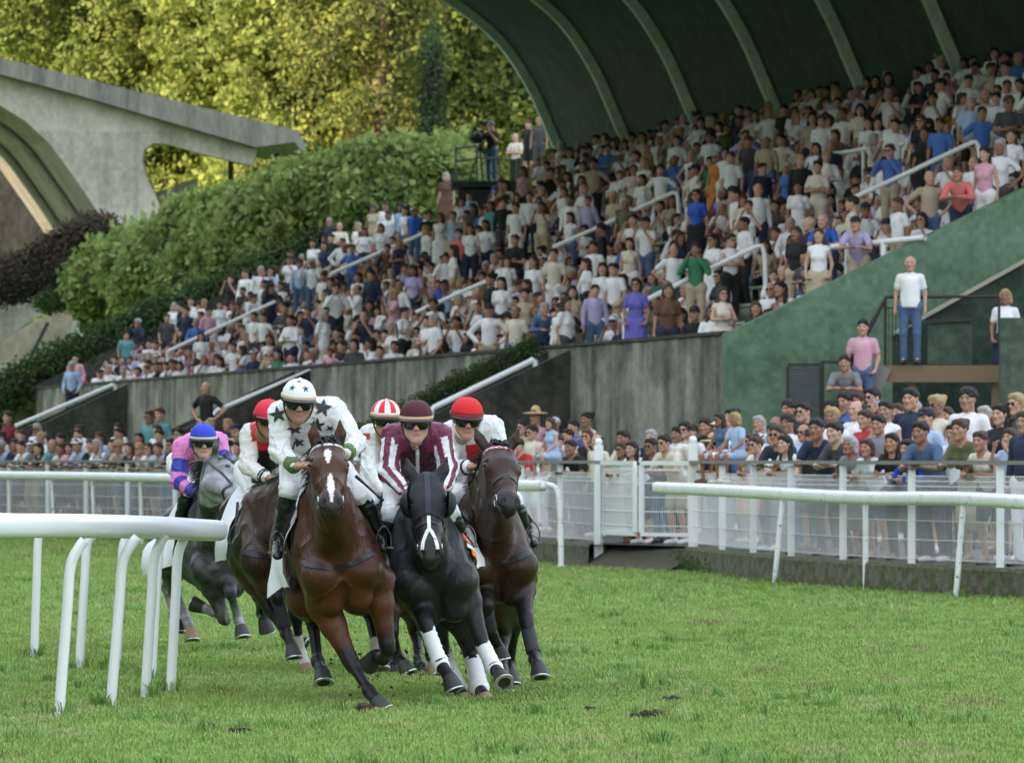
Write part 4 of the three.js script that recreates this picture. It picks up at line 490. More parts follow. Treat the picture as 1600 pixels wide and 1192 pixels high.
  for (const s of [1, -1]) { f.ell(H(0.553, 0.006, 0.044 * s), [0.026 * hs, 0.017 * hs, 0.013 * hs], [A.clone().addScaledVector(D, -0.5).normalize(), D.clone().addScaledVector(A, 0.5).normalize(), W], 0.008, true); f.ell(H(0.195, 0.002, 0.104 * s), [0.03 * hs, 0.022 * hs, 0.018 * hs], [A, D, W], 0.012, true); }
  f.apply(H(0.585, -0.083, 0).subScalar(0.06), H(0.585, -0.083, 0).addScalar(0.06), 0.008, (x, y, z) => { const q = V(x, y, z).sub(H(0.57, -0.086, 0)); return Math.hypot(q.dot(D) / 0.5, Math.max(0, Math.abs(q.dot(W)) - 0.03), Math.max(0, Math.abs(q.dot(A)) - 0.03)) - 0.008; }, true);
  const ears = S.ears ?? [V(0, 1, 0), V(0, 1, 0)];
  [1, -1].forEach((s, i) => { const b = H(-0.005, -0.045, 0.055 * s), e = ears[i].clone().normalize(), t = b.clone().addScaledVector(e, 0.175), m = b.clone().addScaledVector(e, 0.09).addScaledVector(W, 0.012 * s);
    C(b, m, 0.034, 0.036, 0.02, [hf, 1.35]); C(m, t, 0.035, 0.008, 0.015, [hf, 1.35]); f.cap(b.clone().addScaledVector(e, 0.06).addScaledVector(hf, 0.034).addScaledVector(W, 0.006 * s), b.clone().addScaledVector(e, 0.135).addScaledVector(hf, 0.022), 0.018, 0.006, 0.01, null, true); });
  const geo = f.geometry(1);
  displace(geo, (x, y, z) => { const q = V(x, y, z).sub(poll).length(); const k = smooth(0.12, 0.5, q); const kl = smooth(0.45, 0.9, y); return k * kl * (0.007 * fbm(x * 6 + S.seed, y * 4, z * 6, 2) - 0.012 * Math.pow(1 - Math.min(1, Math.abs(N3(x * 4.2 + S.seed, y * 2.6, z * 4.2)) * 5), 2)) - kl * 0.0025 * Math.pow(1 - Math.min(1, Math.abs(N3(x * 11 + S.seed, y * 9, z * 11)) * 6), 2); });
  // coat
  const col = S.coat, tmp = V(), seg = (p, a, b) => { const d = b.clone().sub(a); const t = clamp(tmp.copy(p).sub(a).dot(d) / d.lengthSq()); return [t, tmp.copy(a).addScaledVector(d, t).distanceTo(p)]; };
  paint(geo, (x, y, z) => {
    const p = V(x, y, z), q = p.clone().sub(poll), a = q.dot(A) / hs, d = q.dot(D) / hs, ww = q.dot(W) / hs, head = a > -0.02 && a < 0.7 && Math.abs(ww) < 0.16 && d > -0.28 && d < 0.1 && p.clone().sub(nb).dot(poll.clone().sub(nb).normalize()) > 0.55;
    let leg = 0, sock = null, lt = 0;
    for (const k in legs) { const l = legs[k], [t0, d0] = seg(p, l.a, l.b), [t1, d1] = seg(p, l.b, l.c), [t2, d2] = seg(p, l.c, l.d); const m = Math.min(d0, d1, d2); if (m > 0.15) continue; const s = m === d0 ? t0 : m === d1 ? 1 + t1 : 2 + t2; if (s > lt && m < 0.1 + 0.05 * (1 - Math.min(1, s))) { lt = s; leg = k; } }
    const c = col(p, { head, a, d, w: ww, leg, lt, fu: tmp.copy(p).sub(anchor).dot(up) + 1.12, ff: tmp.copy(p).sub(anchor).dot(fwd) - 0.1, rr: tmp.copy(p).sub(anchor).dot(right) });
    const n = 1 + 0.16 * fbm(x * 5, y * 5, z * 5, 3) + 0.10 * N3(x * 60, y * 25, z * 60); return [c[0] * n, c[1] * n, c[2] * n];
  });
  mesh('body', geo, MAT.coat, g);
  for (const s of [1, -1]) { const e = new THREE.SphereGeometry(0.024, 14, 10); e.translate(...H(0.195, -0.012, 0.094 * s).toArray()); mesh('eye', e, MAT.eye, g); }
  // hooves with their shoes
  for (const k in legs) { const l = legs[k], pd = l.d.clone().sub(l.c).normalize(), toe = S.legs[k].toe ? V(...S.legs[k].toe).normalize() : pd.clone().multiplyScalar(0.75).add(V(0, -0.55, 0)).normalize();   // axis of the hoof
    const ff = fwd.clone().addScaledVector(toe, -fwd.dot(toe)).normalize(), rr = toe.clone().cross(ff), pos = [], idx = [], n = 20, rings = [[-0.02, 0.043, 0.045, 0], [0.0, 0.050, 0.053, 0.002], [0.045, 0.058, 0.063, 0.012], [0.078, 0.064, 0.069, 0.022], [0.082, 0.060, 0.064, 0.022]];
    for (const [h, wd, ln, off] of rings) for (let i = 0; i < n; i++) { const q = i / n * 2 * Math.PI, cs = Math.cos(q), lnn = cs < -0.3 ? ln * 0.82 : ln; const p = l.d.clone().addScaledVector(toe, h + 0.01).addScaledVector(ff, off + cs * lnn).addScaledVector(rr, Math.sin(q) * wd); pos.push(p.x, p.y, p.z); }
    for (let r = 0; r < rings.length - 1; r++) for (let i = 0; i < n; i++) { const a = r * n + i, b = r * n + (i + 1) % n; idx.push(a, a + n, b, b, a + n, b + n); }
    const cc = pos.length / 3, pc = l.d.clone().addScaledVector(toe, 0.078).addScaledVector(ff, 0.02); pos.push(pc.x, pc.y, pc.z); for (let i = 0; i < n; i++) idx.push((rings.length - 1) * n + i, cc, (rings.length - 1) * n + (i + 1) % n);
    const hg = new THREE.BufferGeometry(); hg.setAttribute('position', new THREE.Float32BufferAttribute(pos, 3)); hg.setIndex(idx); hg.computeVertexNormals();
    const hm = mesh('hoof', boxUV(hg), S.legs[k].hoofMat ?? MAT.hoof, g), sp = [], sn = []; for (let i = -11; i <= 11; i++) { const q = i / 11 * 2.35, cs = Math.cos(q); sp.push(l.d.clone().addScaledVector(toe, 0.094).addScaledVector(ff, 0.022 + cs * 0.058).addScaledVector(rr, Math.sin(q) * 0.054)); sn.push(toe); }
    mesh('horseshoe', strapGeo(sp, sn, 0.022, 0.007), MAT.shoe, hm);
    if (S.bandage) { const gs = []; const i0 = l.b.clone().lerp(l.c, 0.1), i1 = l.b.clone().lerp(l.c, 0.98), e1 = fwd.clone(), dir = i1.clone().sub(i0).normalize(); e1.addScaledVector(dir, -e1.dot(dir)).normalize(); const e2 = dir.clone().cross(e1); const rs = [], ps = []; for (let i = 0; i <= 14; i++) { const t = i / 14; ps.push(i0.clone().lerp(i1, t).addScaledVector(e1, -0.012)); rs.push((l.fore ? 0.050 : 0.057) + 0.0035 * Math.sin(i * 2.6) + (t > 0.8 ? 0.008 : 0)); }
      ps.push(l.c.clone().lerp(l.d, 0.25).addScaledVector(e1, -0.006)); rs.push(0.052); const bg = limbTube(ps, rs, 18); mesh('bandage', boxUV(bg), MAT.bandage, g); }
    if (S.boots?.includes(k)) { const gs = []; const ps = [], rs = []; for (let i = 0; i <= 6; i++) { ps.push(l.b.clone().lerp(l.c, 0.2 + 0.62 * i / 6).addScaledVector(fwd, -0.012)); rs.push(0.046 + 0.002 * Math.sin(i * 3)); } mesh('leg_boot', boxUV(limbTube(ps, rs, 16)), S.bootMat ?? MAT.blackCloth, g); }
  }
  // mane and forelock
  { const ro = [], di = []; for (let i = 0; i < 70; i++) { const t = i / 69, p = P(-0.36, 1.54).lerp(H(-0.03, -0.12, 0), t); const n = f.hit(p.clone().addScaledVector(up, 0.25).addScaledVector(fwd, -0.15), p.clone().addScaledVector(fwd, 0.1).addScaledVector(up, -0.1)) ?? p; const sd = S.maneSide ?? 1; for (let q = 0; q < 2; q++) { ro.push(n.clone().add(V((R() - .5) * .02, -0.006, (R() - .5) * .02))); di.push(right.clone().multiplyScalar(sd * (0.5 + R() * 0.5)).addScaledVector(up, 0.35 * R() + 0.05).addScaledVector(fwd, -0.5 - R() * 0.4).normalize()); } }
    mesh('mane', hairStrands(R, ro, di, 0.13, 0.011, 0.6), S.maneMat ?? MAT.hair, g);
    if (!S.hood) { const r2 = [], d2 = []; for (let i = 0; i < 46; i++) { r2.push(H(-0.03 + 0.05 * R(), 0.012 + 0.02 * R(), (R() - .5) * 0.09)); d2.push(A.clone().multiplyScalar(0.5).addScaledVector(D, 0.35 * R() + .15).addScaledVector(W, (R() - 0.5) * 0.7).addScaledVector(V(0, 1, 0), 0.25 * R()).normalize()); } mesh('forelock', hairStrands(R, r2, d2, 0.085, 0.009, 0.5), S.maneMat ?? MAT.hair, g); } }
  { const ro = [], di = []; const tb = P(-1.66, 1.32); for (let i = 0; i < 60; i++) { ro.push(tb.clone().add(V((R() - .5) * .05, (R() - .5) * .05, (R() - .5) * .05))); di.push(fwd.clone().multiplyScalar(-0.9).add(V((R() - .5) * .3, -0.2 + (R() - .5) * .3, 0)).normalize()); } mesh('tail', hairStrands(R, ro, di, 0.5, 0.016, 0.35, 0.04), S.maneMat ?? MAT.hair, g); }
  // tack
  const HC = (a, d) => H(a, d, 0), br = [], straps = MAT.leather;
  const brow = ringOn(f, HC(0.075, -0.05), D, W, 0.25, 0.024, 0.006, -1.35, 1.35, 25), e1 = D, e2 = W;
  const tilt = (a) => [D.clone().addScaledVector(A, a).normalize(), W];
  const nose = ringOn(f, HC(0.36, -0.055), ...tilt(-0.12), 0.22, 0.022, 0.005), cheekL = [];
  const bridle = new THREE.Group(); bridle.name = 'bridle'; g.add(bridle);
  if (S.browMat && brow) mesh('browband', brow, S.browMat, bridle); else if (brow && !S.hood) mesh('browband', brow, straps, bridle);
  if (nose) mesh('noseband', nose, straps, bridle);
  for (const s of [1, -1]) { const n = 18, fr = [], to = []; for (let i = 0; i <= n; i++) { const t = i / n, a = lerp(0.0, 0.475, t), d = lerp(-0.10, -0.045, t); fr.push(H(a, d, 0.24 * s)); to.push(H(a, d, 0)); } const g1 = strapOn(f, fr, to, 0.018, 0.005); if (g1) mesh('cheekpiece', g1, straps, bridle);
    const th = []; const g2 = strapOn(f, fr.map((_, i) => H(lerp(0.0, 0.13, i / n), lerp(-0.11, -0.26, i / n), 0.26 * s)), to.map((_, i) => H(lerp(0.0, 0.13, i / n), lerp(-0.11, -0.2, i / n), 0)), 0.016, 0.005); if (g2) mesh('throat_lash', g2, straps, bridle);
    const hitp = f.hit(H(0.485, -0.05, 0.2 * s), H(0.485, -0.05, 0)) ?? H(0.485, -0.05, 0.06 * s), ring = new THREE.TorusGeometry(0.034, 0.0055, 8, 22); ring.applyMatrix4(new THREE.Matrix4().makeBasis(A, D, W).setPosition(hitp.clone().addScaledVector(W, 0.008 * s))); mesh('bit_ring', ring, MAT.steel, bridle); legs['bit' + s] = hitp; }
  
  // breastplate, girth and saddle cloth
  const bp = ringOn(f, P(-0.34, 1.13), up.clone().multiplyScalar(0.35).addScaledVector(fwd, -0.25).normalize().multiplyScalar(-1).addScaledVector(fwd, 0).normalize(), right, 0.6, 0.05, 0.006, -1.5, 1.5, 40);
  { const fr = [], to = []; for (let i = 0; i <= 44; i++) { const q = (i / 44 - 0.5) * 2, r = q * 0.5, ff = 0.5 - 0.95 * q * q, uu = 1.06 + 0.16 * q * q; fr.push(P(ff, uu + 0.02, r * 1.25)); to.push(P(-0.42, uu + 0.0, r * 0.2)); } const g3 = strapOn(f, fr, to, 0.034, 0.006); if (g3 && S.breast !== false) mesh('breastplate', g3, MAT.leather, g); }
  const girth = ringOn(f, P(-0.55, 1.15), up, right, 0.6, 0.11, 0.008); if (girth) mesh('girth', girth, MAT.leather, g);
  { const nu = 20, nv = 30, pos = [], idx = [], cl = S.cloth ?? {}, f0 = cl.f0 ?? -0.50, f1 = cl.f1 ?? -1.05, amax = cl.a ?? 1.9;
    for (let i = 0; i <= nu; i++) for (let j = 0; j <= nv; j++) { const s = j / nv * 2 - 1, q = s * amax, fp = lerp(f0 - 0.10 * Math.abs(s), f1 - 0.06 * Math.abs(s), i / nu); const c = P(fp, 1.18), e = up.clone().multiplyScalar(Math.cos(q)).addScaledVector(right, Math.sin(q)); const h = f.hit(c.clone().addScaledVector(e, 0.6), c) ?? c.clone().addScaledVector(e, 0.28);
      const fl = 0.014 + Math.pow(Math.max(0, Math.abs(s) - 0.35), 1.3) * ((cl.flare ?? 0.10) + 0.05 * N3(fp * 6, s * 4, S.seed)) + 0.010 * (1 + N3(fp * 14, q * 5, S.seed * 1.3)) * smooth(0.3, 0.8, Math.abs(s)) + 0.03 * smooth(0.75, 1, i / nu); h.addScaledVector(e, fl); if (Math.abs(s) > 0.55) h.y -= 0.05 * (Math.abs(s) - 0.55); pos.push(h.x, h.y, h.z); }
    for (let i = 0; i < nu; i++) for (let j = 0; j < nv; j++) { const a = i * (nv + 1) + j, b = a + nv + 1; idx.push(a, b, a + 1, a + 1, b, b + 1); }
    const cg = new THREE.BufferGeometry(); cg.setAttribute('position', new THREE.Float32BufferAttribute(pos, 3)); cg.setIndex(idx); cg.computeVertexNormals(); mesh('saddle_cloth', boxUV(cg), MAT.whiteCloth, g); }
  { const sd = new SDF(P(-0.75, 1.62).subScalar(0.5), P(-0.75, 1.62).addScalar(0.5), 0.02); sd.cap(P(-0.55, 1.63), P(-0.95, 1.66), 0.06, 0.07, 0.03, [up, 1.6]); for (const s of [1, -1]) sd.cap(P(-0.6, 1.60, 0.06 * s), P(-0.62, 1.32, 0.27 * s), 0.10, 0.06, 0.03, [right.clone().multiplyScalar(s).addScaledVector(up, 0.5), 3.5]); mesh('saddle', sd.geometry(1), MAT.leather, g); }
  if (S.hood) S.hood({ g, f, H, A, D, W, bridle });
  S.out = { g, root, L, P, H, legs, f, A, D, W, fwd, up, right, poll, Z };
  return S.out;
}
// reins from the bit rings to the rider's hands, one mesh, part of the horse's bridle
function reins(h, hands, grip) {
  const b = h.g.children.find((c) => c.name === 'bridle');
  [1, -1].forEach((s) => { const p = h.legs['bit' + s], q = hands[s > 0 ? 1 : 0] ?? hands[0]; if (!p || !q) return; const n = 14, P2 = [], N2 = []; const side = h.W.clone().multiplyScalar(s);
    for (let i = 0; i <= n; i++) { const t = i / n, m = p.clone().lerp(q, t).addScaledVector(side, 0.05 * Math.sin(Math.PI * Math.min(1, t * 1.6))).add(V(0, -0.05 * Math.sin(Math.PI * t), 0)); P2.push(m); N2.push(side); }
    mesh('rein', strapGeo(P2, N2, 0.018, 0.004), MAT.leather, b); if (grip) mesh('rein_grip', strapGeo(P2.slice(n - 7).map((p, i) => p.clone().addScaledVector(N2[i], 0.002)), N2.slice(n - 7), 0.03, 0.008), MAT.orange, b); });
}
const bayCoat = (o = {}) => { const body = o.body ?? [0.056, 0.018, 0.007], dark = o.dark ?? [0.010, 0.008, 0.007], flank = o.flank ?? [0.082, 0.025, 0.008];
  return (p, q) => {
    let c = body; const k = smooth(0.75, 1.05, q.fu) ; c = [0, 1, 2].map((i) => lerp(flank[i], body[i], k));
    if (q.ff < -0.3 && q.fu > 1.2 && !q.head) c = c.map((x, i) => lerp(x, dark[i] * 2.2, 0.4));
    if (q.leg) { const s = smooth(o.legFrom ?? 0.55, (o.legFrom ?? 0.55) + 0.35, q.lt + 0.12 * N3(p.x * 20, p.y * 20, p.z * 20)); c = c.map((x, i) => lerp(x, dark[i], s)); if (o.sock?.[q.leg] && q.lt > o.sock[q.leg]) c = [0.62, 0.58, 0.52]; }
    if (q.head) { const m = smooth(0.40, 0.56, q.a); c = c.map((x, i) => lerp(x, [0.018, 0.015, 0.014][i], m)); if (q.a < 0.03 && q.d > -0.1) c = c.map((x, i) => lerp(x, dark[i], smooth(0.03, -0.02, q.a)));
      if (q.d > -0.06 && o.mark) { const k2 = o.mark(q.a, q.w, p); if (k2) c = k2 === 2 ? [0.62, 0.48, 0.44] : [0.72, 0.68, 0.63]; } }
    return c; }; };
// ---------- heads, hands, riders ----------
const SKIN = [0.42, 0.22, 0.145];
// a head about its centre (midway between the ears): x to its left, y up, z forward; chin at -0.115, crown at 0.115
function headField(o = {}) {
  const c = o.cell ?? 0.006, f = new SDF(V(-0.12, -0.2, -0.14), V(0.12, 0.15, 0.16), c), w = o.w ?? 1, j = o.jaw ?? 1;
  const X = V(1, 0, 0), Y = V(0, 1, 0), Zz = V(0, 0, 1);
  f.ell(V(0, 0.033, -0.012), [0.073 * w, 0.080, 0.094]); f.ell(V(0, -0.015, 0.02), [0.064 * w, 0.085, 0.072], undefined, 0.02);
  f.cap(V(-0.038 * w, -0.06, 0.02), V(0, -0.092, 0.062), 0.032 * j, 0.026 * j, 0.025); f.cap(V(0.038 * w, -0.06, 0.02), V(0, -0.092, 0.062), 0.032 * j, 0.026 * j, 0.025);
  f.cap(V(-0.05 * w, -0.012, 0.055), V(0.05 * w, -0.012, 0.055), 0.02, 0.02, 0.03);
  f.cap(V(-0.034, 0.026, 0.077), V(0.034, 0.026, 0.077), 0.013, 0.013, 0.012);
  f.ell(V(-0.031, 0.004, 0.090), [0.018, 0.013, 0.014], undefined, 0.012, true); f.ell(V(0.031, 0.004, 0.090), [0.018, 0.013, 0.014], undefined, 0.012, true);
  for (const s of [1, -1]) f.ell(V(0.031 * s, 0.003, 0.072), [0.0125, 0.0115, 0.0125], undefined, 0.004);
  f.cap(V(0, 0.015, 0.082), V(0, -0.026, 0.104), 0.009, 0.012, 0.012); for (const s of [1, -1]) f.ell(V(0.011 * s, -0.031, 0.095), [0.009, 0.008, 0.010], undefined, 0.008);
  f.cap(V(-0.016, -0.056, 0.083), V(0.016, -0.056, 0.083), 0.007, 0.007, 0.008); f.cap(V(-0.014, -0.066, 0.082), V(0.014, -0.066, 0.082), 0.0075, 0.0075, 0.008); f.ell(V(0, -0.092, 0.074), [0.02, 0.016, 0.016], undefined, 0.012);
  for (const s of [1, -1]) f.ell(V(0.076 * w * s, -0.005, -0.008), [0.010, 0.031, 0.019], undefined, 0.008);
  f.cap(V(0, -0.04, -0.03), o.neckTo ?? V(0, -0.19, -0.045), o.neck ?? 0.054, (o.neck ?? 0.054) + 0.004, 0.03);
  return f;
}
function paintHead(g, skin, brow = [0.03, 0.02, 0.014], beard = 0) {
  return paint(g, (x, y, z) => {
    let c = skin.slice(); const n = 1 + 0.07 * N3(x * 60, y * 60, z * 60);
    if (z > 0.06 && Math.abs(y + 0.061) < 0.011 - 0.25 * Math.max(0, Math.abs(x) - 0.012) && Math.abs(x) < 0.025) c = [skin[0] * 0.82, skin[1] * 0.55, skin[2] * 0.6];
    if (z > 0.055 && Math.abs(y - 0.0245 - 0.004 * Math.cos(x * 60)) < 0.0048 && Math.abs(x) > 0.012 && Math.abs(x) < 0.050) c = brow;
    const ex = Math.abs(Math.abs(x) - 0.031), ey = Math.abs(y - 0.003); if (z > 0.07 && ex / 0.0135 + ey / 0.0075 < 1) c = ex < 0.0062 ? [0.02, 0.012, 0.008] : [0.6, 0.57, 0.54];
    if (beard && z > 0.0 && y < -0.03 && !(Math.abs(y + 0.061) < 0.009 && Math.abs(x) < 0.022)) c = c.map((q, i) => lerp(q, brow[i] * 1.6, beard * smooth(-0.028, -0.05, y)));
    return c.map((q) => q * n); });
}
// a closed hand holding a rein: wrist, direction to the knuckles, direction the palm faces, side the thumb is on
function fist(w, dir, palm, thumb, sc = 1) {
  const d = dir.clone().normalize(), p = palm.clone().addScaledVector(d, -palm.dot(d)).normalize(), s = thumb.clone().addScaledVector(d, -thumb.dot(d)).addScaledVector(p, -thumb.dot(p)).normalize();
  const q = (a, b, c) => w.clone().addScaledVector(d, a * sc).addScaledVector(p, b * sc).addScaledVector(s, c * sc), all = [q(-.05, -.04, -.06), q(.14, .07, .07), q(.14, -.04, -.06), q(-.05, .07, .07), q(-.05, -.04, .07), q(.14, .07, -.06), w];
  const bb = new THREE.Box3().setFromPoints(all).expandByScalar(0.02), f = new SDF(bb.min, bb.max, 0.0042);
  f.cap(q(-0.05, 0, 0), q(0.02, 0, 0), 0.026 * sc, 0.026 * sc, 0.01); for (const c of [-0.026, -0.008, 0.010, 0.028]) f.cap(q(0.015, 0, c * 0.7), q(0.078, -0.003, c), 0.017 * sc, 0.013 * sc, 0.014);
  [[0.028, 1], [0.0095, 1.08], [-0.009, 1.0], [-0.027, 0.82]].forEach(([c, l]) => { const k = sc; f.cap(q(0.08, -0.003, c), q(0.08 + 0.022 * l, 0.030 * l, c), 0.0098 * k, 0.0092 * k, 0.003); f.cap(q(0.08 + 0.022 * l, 0.030 * l, c), q(0.066, 0.046 * l, c), 0.0092 * k, 0.0085 * k, 0.003); f.cap(q(0.066, 0.046 * l, c), q(0.046, 0.034 * l, c), 0.0085 * k, 0.0075 * k, 0.003); });
  f.cap(q(0.015, 0.010, 0.026), q(0.045, 0.026, 0.045), 0.016 * sc, 0.0115 * sc, 0.01); f.cap(q(0.045, 0.026, 0.045), q(0.078, 0.040, 0.032), 0.0112 * sc, 0.0095 * sc, 0.004); f.cap(q(0.078, 0.040, 0.032), q(0.092, 0.046, 0.016), 0.0095 * sc, 0.008 * sc, 0.004);
  return f.geometry(1);
}
const basisOf = (fwd, up) => { const z = fwd.clone().normalize(), x = up.clone().cross(z).normalize(), y = z.clone().cross(x); return new THREE.Matrix4().makeBasis(x, y, z); };
// a flat print (a star) laid on a modelled body: radial rings of points marched on to its surface
function starOn(f, c, out, size, turn = 0, lift = 0.009) {
  const z = out.clone().normalize(), x = V(0, 1, 0).cross(z).normalize(), y = z.clone().cross(x), pos = [], idx = [], m = 40, rings = 6;
  for (let r = 0; r <= rings; r++) for (let i = 0; i < m; i++) { const q = i / m * 2 * Math.PI, k = ((i / m * 5) % 1), e = Math.abs(k - 0.5) * 2, A = 1, B = 0.40, R = size * r / rings / (lerp(Math.cos(Math.PI / 5) * 0 + 1 / B, 1 / A, e)), ang = q + Math.PI / 2 + turn;
    const o = c.clone().addScaledVector(x, Math.cos(ang) * R).addScaledVector(y, Math.sin(ang) * R), h = f.hit(o.clone().addScaledVector(z, 0.16), o.clone().addScaledVector(z, -0.22)) ?? o; h.addScaledVector(f.normal(h), lift); pos.push(h.x, h.y, h.z); }
  for (let r = 0; r < rings; r++) for (let i = 0; i < m; i++) { const a = r * m + i, b = r * m + (i + 1) % m; idx.push(a, a + m, b, b, a + m, b + m); }
  const g = new THREE.BufferGeometry(); g.setAttribute('position', new THREE.Float32BufferAttribute(pos, 3)); g.setIndex(idx); g.computeVertexNormals(); return g;
}
const starIn = (x, y, R) => { const r = Math.hypot(x, y); if (r > R) return false; const q = Math.atan2(x, y) / (2 * Math.PI) * 5, k = q - Math.floor(q), e = Math.abs(k - 0.5) * 2; return r < R / lerp(2.5, 1, e); };
const jockeyHead = headField({ cell: 0.0055, w: 0.97, neckTo: V(0, -0.12, -0.12), neck: 0.05 }).geometry(1);
const CLOTH_BUMP = (() => { const n = tileNoise(5); return texture(256, 256, (u, v) => { const k = 0.5 + 0.3 * (n(u, v, 64) - 0.5) + 0.4 * (n(u, v, 12) - 0.5); return [k, k, k]; }, false); })();
CLOTH_BUMP.repeat.set(4, 4);
const SILK = vcol(0.5, { bumpMap: CLOTH_BUMP, bumpScale: 0.004 }), BREECH = std([0.74, 0.74, 0.75], 0.75, { bumpMap: CLOTH_BUMP, bumpScale: 0.004 }), BOOT = std([0.010, 0.010, 0.011], 0.28), LENS = std([0.004, 0.004, 0.005], 0.06), FACE = vcol(0.55), BLACKSHELL = std([0.008, 0.008, 0.009], 0.35);
function makeJockey(S, h) {
  const L = h.L, G = (a) => L(a[0], a[1], a[2]), sh = S.sh.map(G), el = S.el.map(G), wr = S.wr.map(G), hand = S.hand.map(G), kn = S.kn.map(G), an = S.an.map(G), toe = S.toe.map(G), hip = G(S.hip), hd = G(S.head), O = hip;
  const g = thing('jockey', S.label, 'person', h.root.clone().add(hip), 'jockeys riding in the race'), put = (n, geo, m, p = g) => { geo.translate(-O.x, -O.y, -O.z); return mesh(n, geo, m, p); };
  const HS = S.hs ?? 1.13, look = V(...S.look).normalize(), hu = V(...(S.tilt ?? [0, 1, 0])), hb = basisOf(look, hu), hx = V(), hy = V(), hz = V(); hb.extractBasis(hx, hy, hz);
  const mid = sh[0].clone().add(sh[1]).multiplyScalar(0.5), spine = hip.clone().sub(mid), sl = spine.length(), sd = spine.clone().normalize(), lat = sh[1].clone().sub(sh[0]).normalize(), chestOut = lat.clone().cross(sd).normalize(); if (chestOut.z < 0 && chestOut.y > 0) chestOut.negate();
  if (chestOut.dot(V(0, -0.5, 0.8)) < 0) chestOut.negate();
  const hipL = hip.clone().addScaledVector(lat, -0.10), hipR = hip.clone().addScaledVector(lat, 0.10), hips = [hipL, hipR];
  const every = [...sh, ...el, ...wr, ...hand, hip, hd, mid], bb = (pts, m) => new THREE.Box3().setFromPoints(pts).expandByScalar(m);
  // silks: torso and sleeves, with folds
  let b = bb([...sh, ...el, ...wr, hip], 0.2); const f = new SDF(b.min, b.max, 0.0075);
  f.cap(sh[0], sh[1], 0.070, 0.070, 0.05); f.cap(mid.clone().addScaledVector(sd, 0.06), mid.clone().addScaledVector(sd, sl * 0.55), 0.150, 0.145, 0.06, [chestOut, 1.25]); f.cap(mid.clone().addScaledVector(sd, sl * 0.5), hip.clone().addScaledVector(sd, -0.03), 0.145, 0.128, 0.06, [chestOut, 1.2]);
  for (const s of [-1, 1]) f.cap(mid.clone().addScaledVector(lat, 0.10 * s).addScaledVector(sd, 0.05), mid.clone().addScaledVector(lat, 0.09 * s).addScaledVector(sd, 0.2), 0.10, 0.10, 0.05);
  const pv = S.puff ?? 0.012; [0, 1].forEach((i) => { f.cap(sh[i], el[i], 0.060 + pv * 0.7, 0.047 + pv * 0.8, 0.03); f.cap(el[i], wr[i].clone().lerp(el[i], 0.12), 0.046 + pv * 0.8, 0.036 + pv * 0.7, 0.025); });
  const nk = hd.clone().addScaledVector(hy, -0.11).addScaledVector(hz, -0.10); f.cap(mid.clone().addScaledVector(sd, -0.02), nk.clone().lerp(mid, 0.3), 0.075, 0.066, 0.03);
  const sg = f.geometry(1);
  displace(sg, (x, y, z) => { const p = V(x, y, z); let k = 0.006 * fbm(x * 9 + S.seed, y * 6, z * 9, 2); const near = Math.min(p.distanceTo(el[0]), p.distanceTo(el[1])); const rip = Math.sin((x * 0.6 + y * 1.0 + z * 0.5) * 95 + 6 * N3(x * 9, y * 9, z * 9 + S.seed)); k += rip * 0.0042 * smooth(0.18, 0.03, near) + 0.006 * N3(x * 24 + S.seed, y * 9, z * 24) + 0.004 * N3(x * 11, y * 34 + S.seed, z * 11) - 0.006 * Math.pow(1 - Math.min(1, Math.abs(N3(x * 13 + S.seed, y * 9, z * 13 - x * 8)) * 4.5), 2); return k; });
  const info = (x, y, z) => { const p = V(x, y, z), seg = (a, c) => { const d = c.clone().sub(a), t = clamp(p.clone().sub(a).dot(d) / d.lengthSq()); return [t, a.clone().addScaledVector(d, t).distanceTo(p), d]; };
    let best = [0, 9], arm = -1; [0, 1].forEach((i) => { const [t, d] = seg(sh[i], el[i]), [t2, d2] = seg(el[i], wr[i]); const q = d < d2 ? [t, d] : [1 + t2, d2]; if (q[1] < best[1]) { best = q; arm = i; } });
    const tor = p.clone().sub(mid), lv = tor.dot(lat), sv = tor.dot(sd), cv = tor.dot(chestOut), dT = Math.hypot(Math.max(0, Math.abs(lv) - 0.10), Math.max(0, -sv - .02)); const half = sh[0].distanceTo(sh[1]) / 2; const isArm = arm >= 0 && (best[0] > 0.28 || Math.abs(lv) > half * 0.95) && best[1] < 0.115 && (Math.abs(lv) > half * 0.72 || best[0] > 0.9);
    // an angle round the sleeve, for stripes along it
    let ang = 0; if (arm >= 0) { const a = best[0] < 1 ? sh[arm] : el[arm], c = best[0] < 1 ? el[arm] : wr[arm], d = c.clone().sub(a).normalize(), r = p.clone().sub(a).addScaledVector(d, -p.clone().sub(a).dot(d)), e1 = lat.clone().addScaledVector(d, -lat.dot(d)).normalize(), e2 = d.clone().cross(e1); ang = Math.atan2(r.dot(e2), r.dot(e1)); }
    return { arm: isArm ? arm : -1, t: best[0], lv, sv, cv, ang, p }; };
  paint(sg, (x, y, z) => S.silks(info(x, y, z)));
  boxUV(sg); put('silks', sg, SILK);
  (S.stars ?? []).forEach(([px, py, zz, size, turn]) => { const c = L(px, py, zz); const d = V(0, EYE - 0, 0).sub(h.root).sub(c).setY(0.05).normalize(); const o = h.f && f.hit(c.clone().addScaledVector(d, 0.3), c.clone().addScaledVector(d, -0.35)); if (o) put('printed_star', starOn(f, o, f.normal(o).lerp(d, 0.4), size, turn ?? 0), S.starMat); });
  // cuffs
  if (S.cuff) [0, 1].forEach((i) => { const gs = S.cuff.map(([t0, t1, m], k) => { const a = el[i].clone().lerp(wr[i], t0), c = el[i].clone().lerp(wr[i], t1); return put('cuff', boxUV(limbTube([a, a.clone().lerp(c, 0.08), a.clone().lerp(c, 0.92), c], [0.042, 0.055, 0.054, 0.040], 18)), m); }); });
